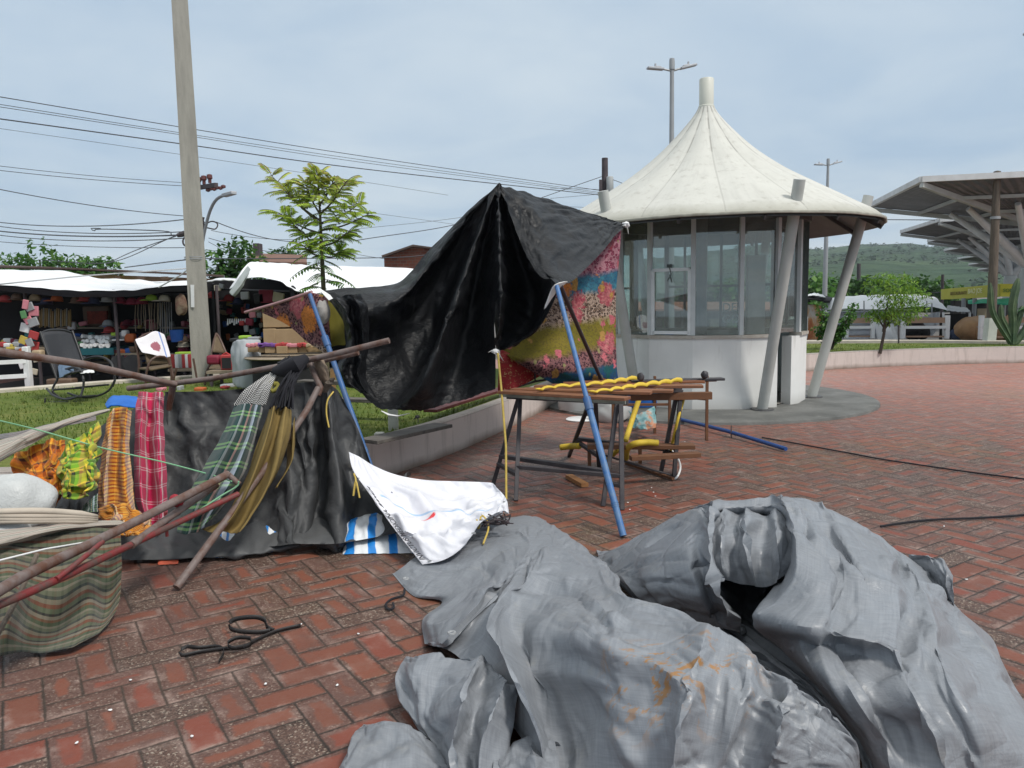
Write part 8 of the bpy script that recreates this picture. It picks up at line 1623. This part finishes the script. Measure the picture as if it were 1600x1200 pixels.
Bl = [
 [(936, 874, .05), (958, 896, .09), (985, 922, .10), (1008, 946, .06), (1020, 960, .03)],
 [(965, 858, .14), (985, 886, .17), (1008, 918, .16), (1035, 948, .10), (1045, 962, .06)],
 [(1000, 838, .23), (1012, 872, .27), (1032, 912, .25), (1062, 950, .16), (1075, 968, .10)],
 [(1060, 803, .38), (1066, 848, .40), (1078, 902, .34), (1102, 955, .20), (1120, 980, .10)],
 [(1092, 787, .46), (1094, 830, .45), (1099, 890, .36), (1118, 950, .20), (1140, 985, .10)],
 [(1111, 781, .52), (1112, 845, .50), (1117, 907, .42), (1138, 955, .27), (1160, 992, .12)],
 [(1126, 779, .51), (1127, 797, .495), (1130, 830, .33), (1138, 890, .14), (1160, 950, .03), (1176, 985, .015)],
 [(1175, 776, .52), (1177, 794, .505), (1180, 830, .32), (1184, 890, .10), (1194, 955, .015), (1210, 990, .01)],
 [(1206, 771, .535), (1219, 800, .51), (1224, 838, .36), (1222, 880, .20), (1208, 940, .06), (1222, 1000, .02)],
 [(1216, 770, .545), (1238, 822, .545), (1243, 868, .51), (1236, 908, .45), (1206, 942, .39), (1177, 958, .36), (1188, 985, .26), (1218, 1015, .20), (1262, 1060, .15), (1310, 1112, .09), (1352, 1170, .04)],
 [(1250, 776, .53), (1274, 830, .53), (1284, 890, .485), (1270, 945, .44), (1246, 982, .41), (1246, 1004, .32), (1268, 1050, .30), (1300, 1097, .23), (1340, 1150, .14), (1368, 1208, .05)],
 [(1275, 784, .50), (1302, 838, .48), (1316, 898, .44), (1308, 950, .41), (1290, 988, .40), (1292, 1008, .335), (1312, 1050, .335), (1342, 1100, .29), (1372, 1155, .19), (1392, 1212, .09)],
 [(1300, 795, .50), (1330, 850, .485), (1346, 910, .45), (1344, 960, .415), (1338, 998, .40), (1338, 1018, .32), (1352, 1055, .315), (1382, 1108, .265), (1406, 1160, .185), (1420, 1215, .10)],
 [(1350, 822, .44), (1384, 875, .435), (1402, 930, .41), (1408, 980, .385), (1405, 1014, .37), (1408, 1032, .335), (1424, 1072, .33), (1452, 1122, .28), (1472, 1172, .20), (1484, 1222, .11)],
 [(1375, 838, .39), (1410, 888, .375), (1428, 942, .355), (1436, 990, .335), (1438, 1024, .32), (1446, 1048, .29), (1462, 1085, .275), (1486, 1132, .225), (1504, 1178, .155), (1514, 1225, .08)],
 [(1400, 856, .36), (1436, 905, .365), (1457, 955, .35), (1468, 1000, .335), (1476, 1040, .315), (1492, 1085, .29), (1517, 1135, .225), (1534, 1182, .15), (1545, 1228, .08)],
 [(1440, 880, .28), (1470, 928, .275), (1492, 975, .255), (1512, 1020, .235), (1530, 1060, .205), (1556, 1112, .165), (1582, 1162, .11), (1594, 1215, .05)],
 [(1456, 893, .20), (1492, 945, .21), (1530, 990, .20), (1556, 1030, .18), (1577, 1075, .15), (1607, 1120, .11), (1632, 1162, .06), (1644, 1215, .02)],
 [(1466, 905, .09), (1502, 957, .08), (1548, 992, .07), (1568, 1035, .055), (1592, 1080, .045), (1628, 1130, .03), (1654, 1172, .015), (1664, 1222, .004)]]
XB = heap_sheet(mb, Bl, 60, 9, (5, 9, 11, 13, 15, 17), (2.8, 2.0), 11, (0, .55), .007, 22, 80, 340, back=.30, drop=.98)
Lw = [
 [(632, 1026, .09), (618, 1055, .10), (620, 1088, .06), (640, 1122, .008)],
 [(652, 1022, .155), (644, 1056, .15), (650, 1098, .09), (668, 1150, .03), (690, 1205, .008)],
 [(700, 1017, .19), (684, 1056, .165), (682, 1112, .115), (696, 1175, .06), (712, 1222, .03)],
 [(752, 1020, .23), (730, 1072, .23), (713, 1128, .195), (706, 1180, .14), (714, 1225, .08)],
 [(772, 1040, .20), (752, 1085, .165), (740, 1130, .12), (740, 1190, .07), (748, 1225, .04)],
 [(792, 1060, .235), (770, 1110, .22), (752, 1158, .175), (746, 1220, .10)],
 [(812, 1082, .19), (804, 1122, .145), (798, 1168, .09), (800, 1222, .04)]]
heap_sheet(mb, Lw, 34, 9, (1, 3, 5), (.9, .9), 23, (.1, .3), .006, 4, 34, 90, back=.08)
Fl = [
 [(566, 1132, .02), (548, 1165, .03), (522, 1215, .02), (508, 1260, .006)], [(572, 1128, .06), (558, 1166, .075), (536, 1215, .08), (524, 1280, .06)], [(604, 1126, .085), (596, 1164, .10), (584, 1215, .11), (580, 1290, .09)],
 [(638, 1132, .09), (640, 1168, .105), (640, 1215, .11), (642, 1290, .09)], [(662, 1148, .06), (676, 1180, .07), (690, 1215, .07), (700, 1290, .05)], [(676, 1156, .02), (694, 1184, .02), (712, 1215, .02), (724, 1290, .01)]]
heap_sheet(mb, Fl, 26, 9, (1, 3), (.6, .6), 31, (.4, .1), .004, 4, 16, 40, back=.03)
Sm = [[(742, 1190, .05), (750, 1210, .07), (760, 1240, .05)], [(770, 1162, .10), (776, 1190, .13), (780, 1240, .09)], [(800, 1158, .09), (802, 1188, .10), (806, 1240, .07)], [(830, 1150, .11), (836, 1185, .14), (842, 1240, .10)], [(868, 1158, .06), (874, 1190, .08), (880, 1240, .05)]]
heap_sheet(mb, Sm, 24, 9, (1, 3), (.5, .4), 37, (.7, .1), .006, 0, 30, 60, back=.05)
Mo = [
 [(1114, 806, .49), (1112, 845, .44), (1112, 884, .36), (1118, 904, .30)], [(1130, 793, .505), (1128, 832, .485), (1128, 872, .40), (1140, 908, .30)], [(1152, 797, .47), (1155, 838, .45), (1152, 880, .36), (1164, 914, .28)],
 [(1164, 789, .51), (1164, 826, .50), (1170, 872, .42), (1180, 917, .30)], [(1192, 796, .47), (1196, 838, .455), (1190, 882, .37), (1198, 917, .29)], [(1210, 790, .505), (1213, 828, .50), (1215, 872, .42), (1214, 910, .32)], [(1236, 806, .49), (1240, 840, .465), (1238, 872, .41), (1228, 900, .34)]]
heap_sheet(mb, Mo, 28, 8, (1, 3, 5), (.5, .5), 41, (.2, .7), .010, 3, 26, 40, back=.06, drop=.3)
Fo = [[(940, 884, .012), (1010, 948, .03), (1100, 985, .03), (1230, 1066, .03), (1330, 1160, .03), (1350, 1230, .01)], [(975, 880, .05), (1045, 935, .07), (1120, 965, .05), (1245, 1045, .07), (1345, 1135, .06), (1380, 1230, .03)], [(1010, 876, .02), (1090, 925, .04), (1160, 945, .02), (1280, 1020, .03), (1380, 1110, .03), (1420, 1230, .01)]]
heap_sheet(mb, Fo, 50, 10, (), (1.6, .5), 53, (.3, .4), .02, 6, 30, 60, back=.02, drop=.2)
Tu = [[(1422, 866, .33), (1438, 898, .27), (1450, 930, .20)], [(1448, 864, .37), (1460, 893, .33), (1473, 933, .23)], [(1474, 874, .37), (1482, 903, .33), (1490, 945, .22)], [(1488, 900, .30), (1491, 925, .26), (1493, 957, .17)]]
heap_sheet(mb, Tu, 22, 8, (1, 2), (.4, .4), 47, (.5, .8), .004, 0, 14, 40, back=.05, drop=.3)
def tarp_fn(g):
    p = g.coord(); uv = g.coord('UV'); u, v, _ = g.sep(uv)
    cr1 = g.vor(g.vm('ADD', g.scl(p, 1, 1, 1.2), (3, 1, 2)), 4.2, 'DISTANCE_TO_EDGE'); cr2 = g.vor(p, 11, 'DISTANCE_TO_EDGE'); cr3 = g.vor(g.scl(p, 1.4, .8, 1), 26, 'DISTANCE_TO_EDGE')
    patch = g.mapr(g.noise(p, 1.6, 3), .46, .62)
    rid = 1 - g.m('ABSOLUTE', g.noise(g.scl(p, 1, 1.6, 1), 9, 4, .6, .5) - .5) * 6
    h = g.mapr(cr1, 0, .08) * .30 + rid * patch * .34 + g.mapr(cr3, 0, .3) * .05 * patch + g.noise(p, 3.5, 3, .5) * .25
    weave = g.noise(g.comb(u * 90, v * 1400, 0.0), 1, 2) * .5 + g.noise(g.comb(u * 1400, v * 90, 0.0), 1, 2) * .5
    st = g.noise(g.comb(u * 420, v * 20, 0.0), 1, 3, .6) * .5 + g.noise(g.comb(u * 30, v * 420, 0.0), 1, 3, .6) * .5; blot = g.noise(p, 2.2, 5, .65)
    c = g.mix(g.mapr(st, .40, .60) * .42, (.185, .198, .220), (.305, .325, .352)); c = g.mix(g.mapr(blot, .42, .68) * .4, c, (.150, .156, .166))
    c = g.mix(g.mapr(g.noise(p, 7, 5, .7), .60, .74) * .35, c, (.30, .29, .26))
    mud = g.mapr(g.noise(g.scl(p, 1, 2.4, 1), 11, 5, .7), .54, .58)
    dx_, dy_, dz_ = g.sep(g.vm('SUBTRACT', g.pos(), tuple(MUD)))
    near = g.mapr(g.m('SQRT', dx_ * dx_ * .55 + (dy_ * dy_) * 1.6 + dz_ * dz_), .10, .26, 1, 0)
    c = g.mix(mud * near, c, (.30, .155, .055))
    return {'color': c, 'rough': g.mapr(blot, .3, .7, .32, .46) + (st - .5) * .22, 'spec': .5, 'normal': g.bump(h * .9 + weave * .07 + st * .04, .5, .014)}
_d = [(abs(px(q)[0] - 1040) + abs(px(q)[1] - 1035), q) for q in [tuple(x) for x in XA.reshape(-1, 3)[::5]]]
MUD = min(_d)[1]
M_TARP = mat('grey_tarpaulin', tarp_fn)
heap = obj('tarpaulin', mb, M_TARP, label='big crumpled grey tarpaulin heaped on the brick paving in the foreground', cat='tarpaulin', ang=50)
for u_, v_, z_ in ((706, 990, .17), (634, 905, .05)):
    obj('eyelet', MB().lathe([(.007, .004), (.009, .007), (.016, .007), (.018, .002)], 14).xform(Matrix.Translation(GV(u_, v_, z_))), worn('galvanised_pole', (.33, .34, .35), (.25, .255, .26), .5, 2, .5, .15, metal=.2), heap)
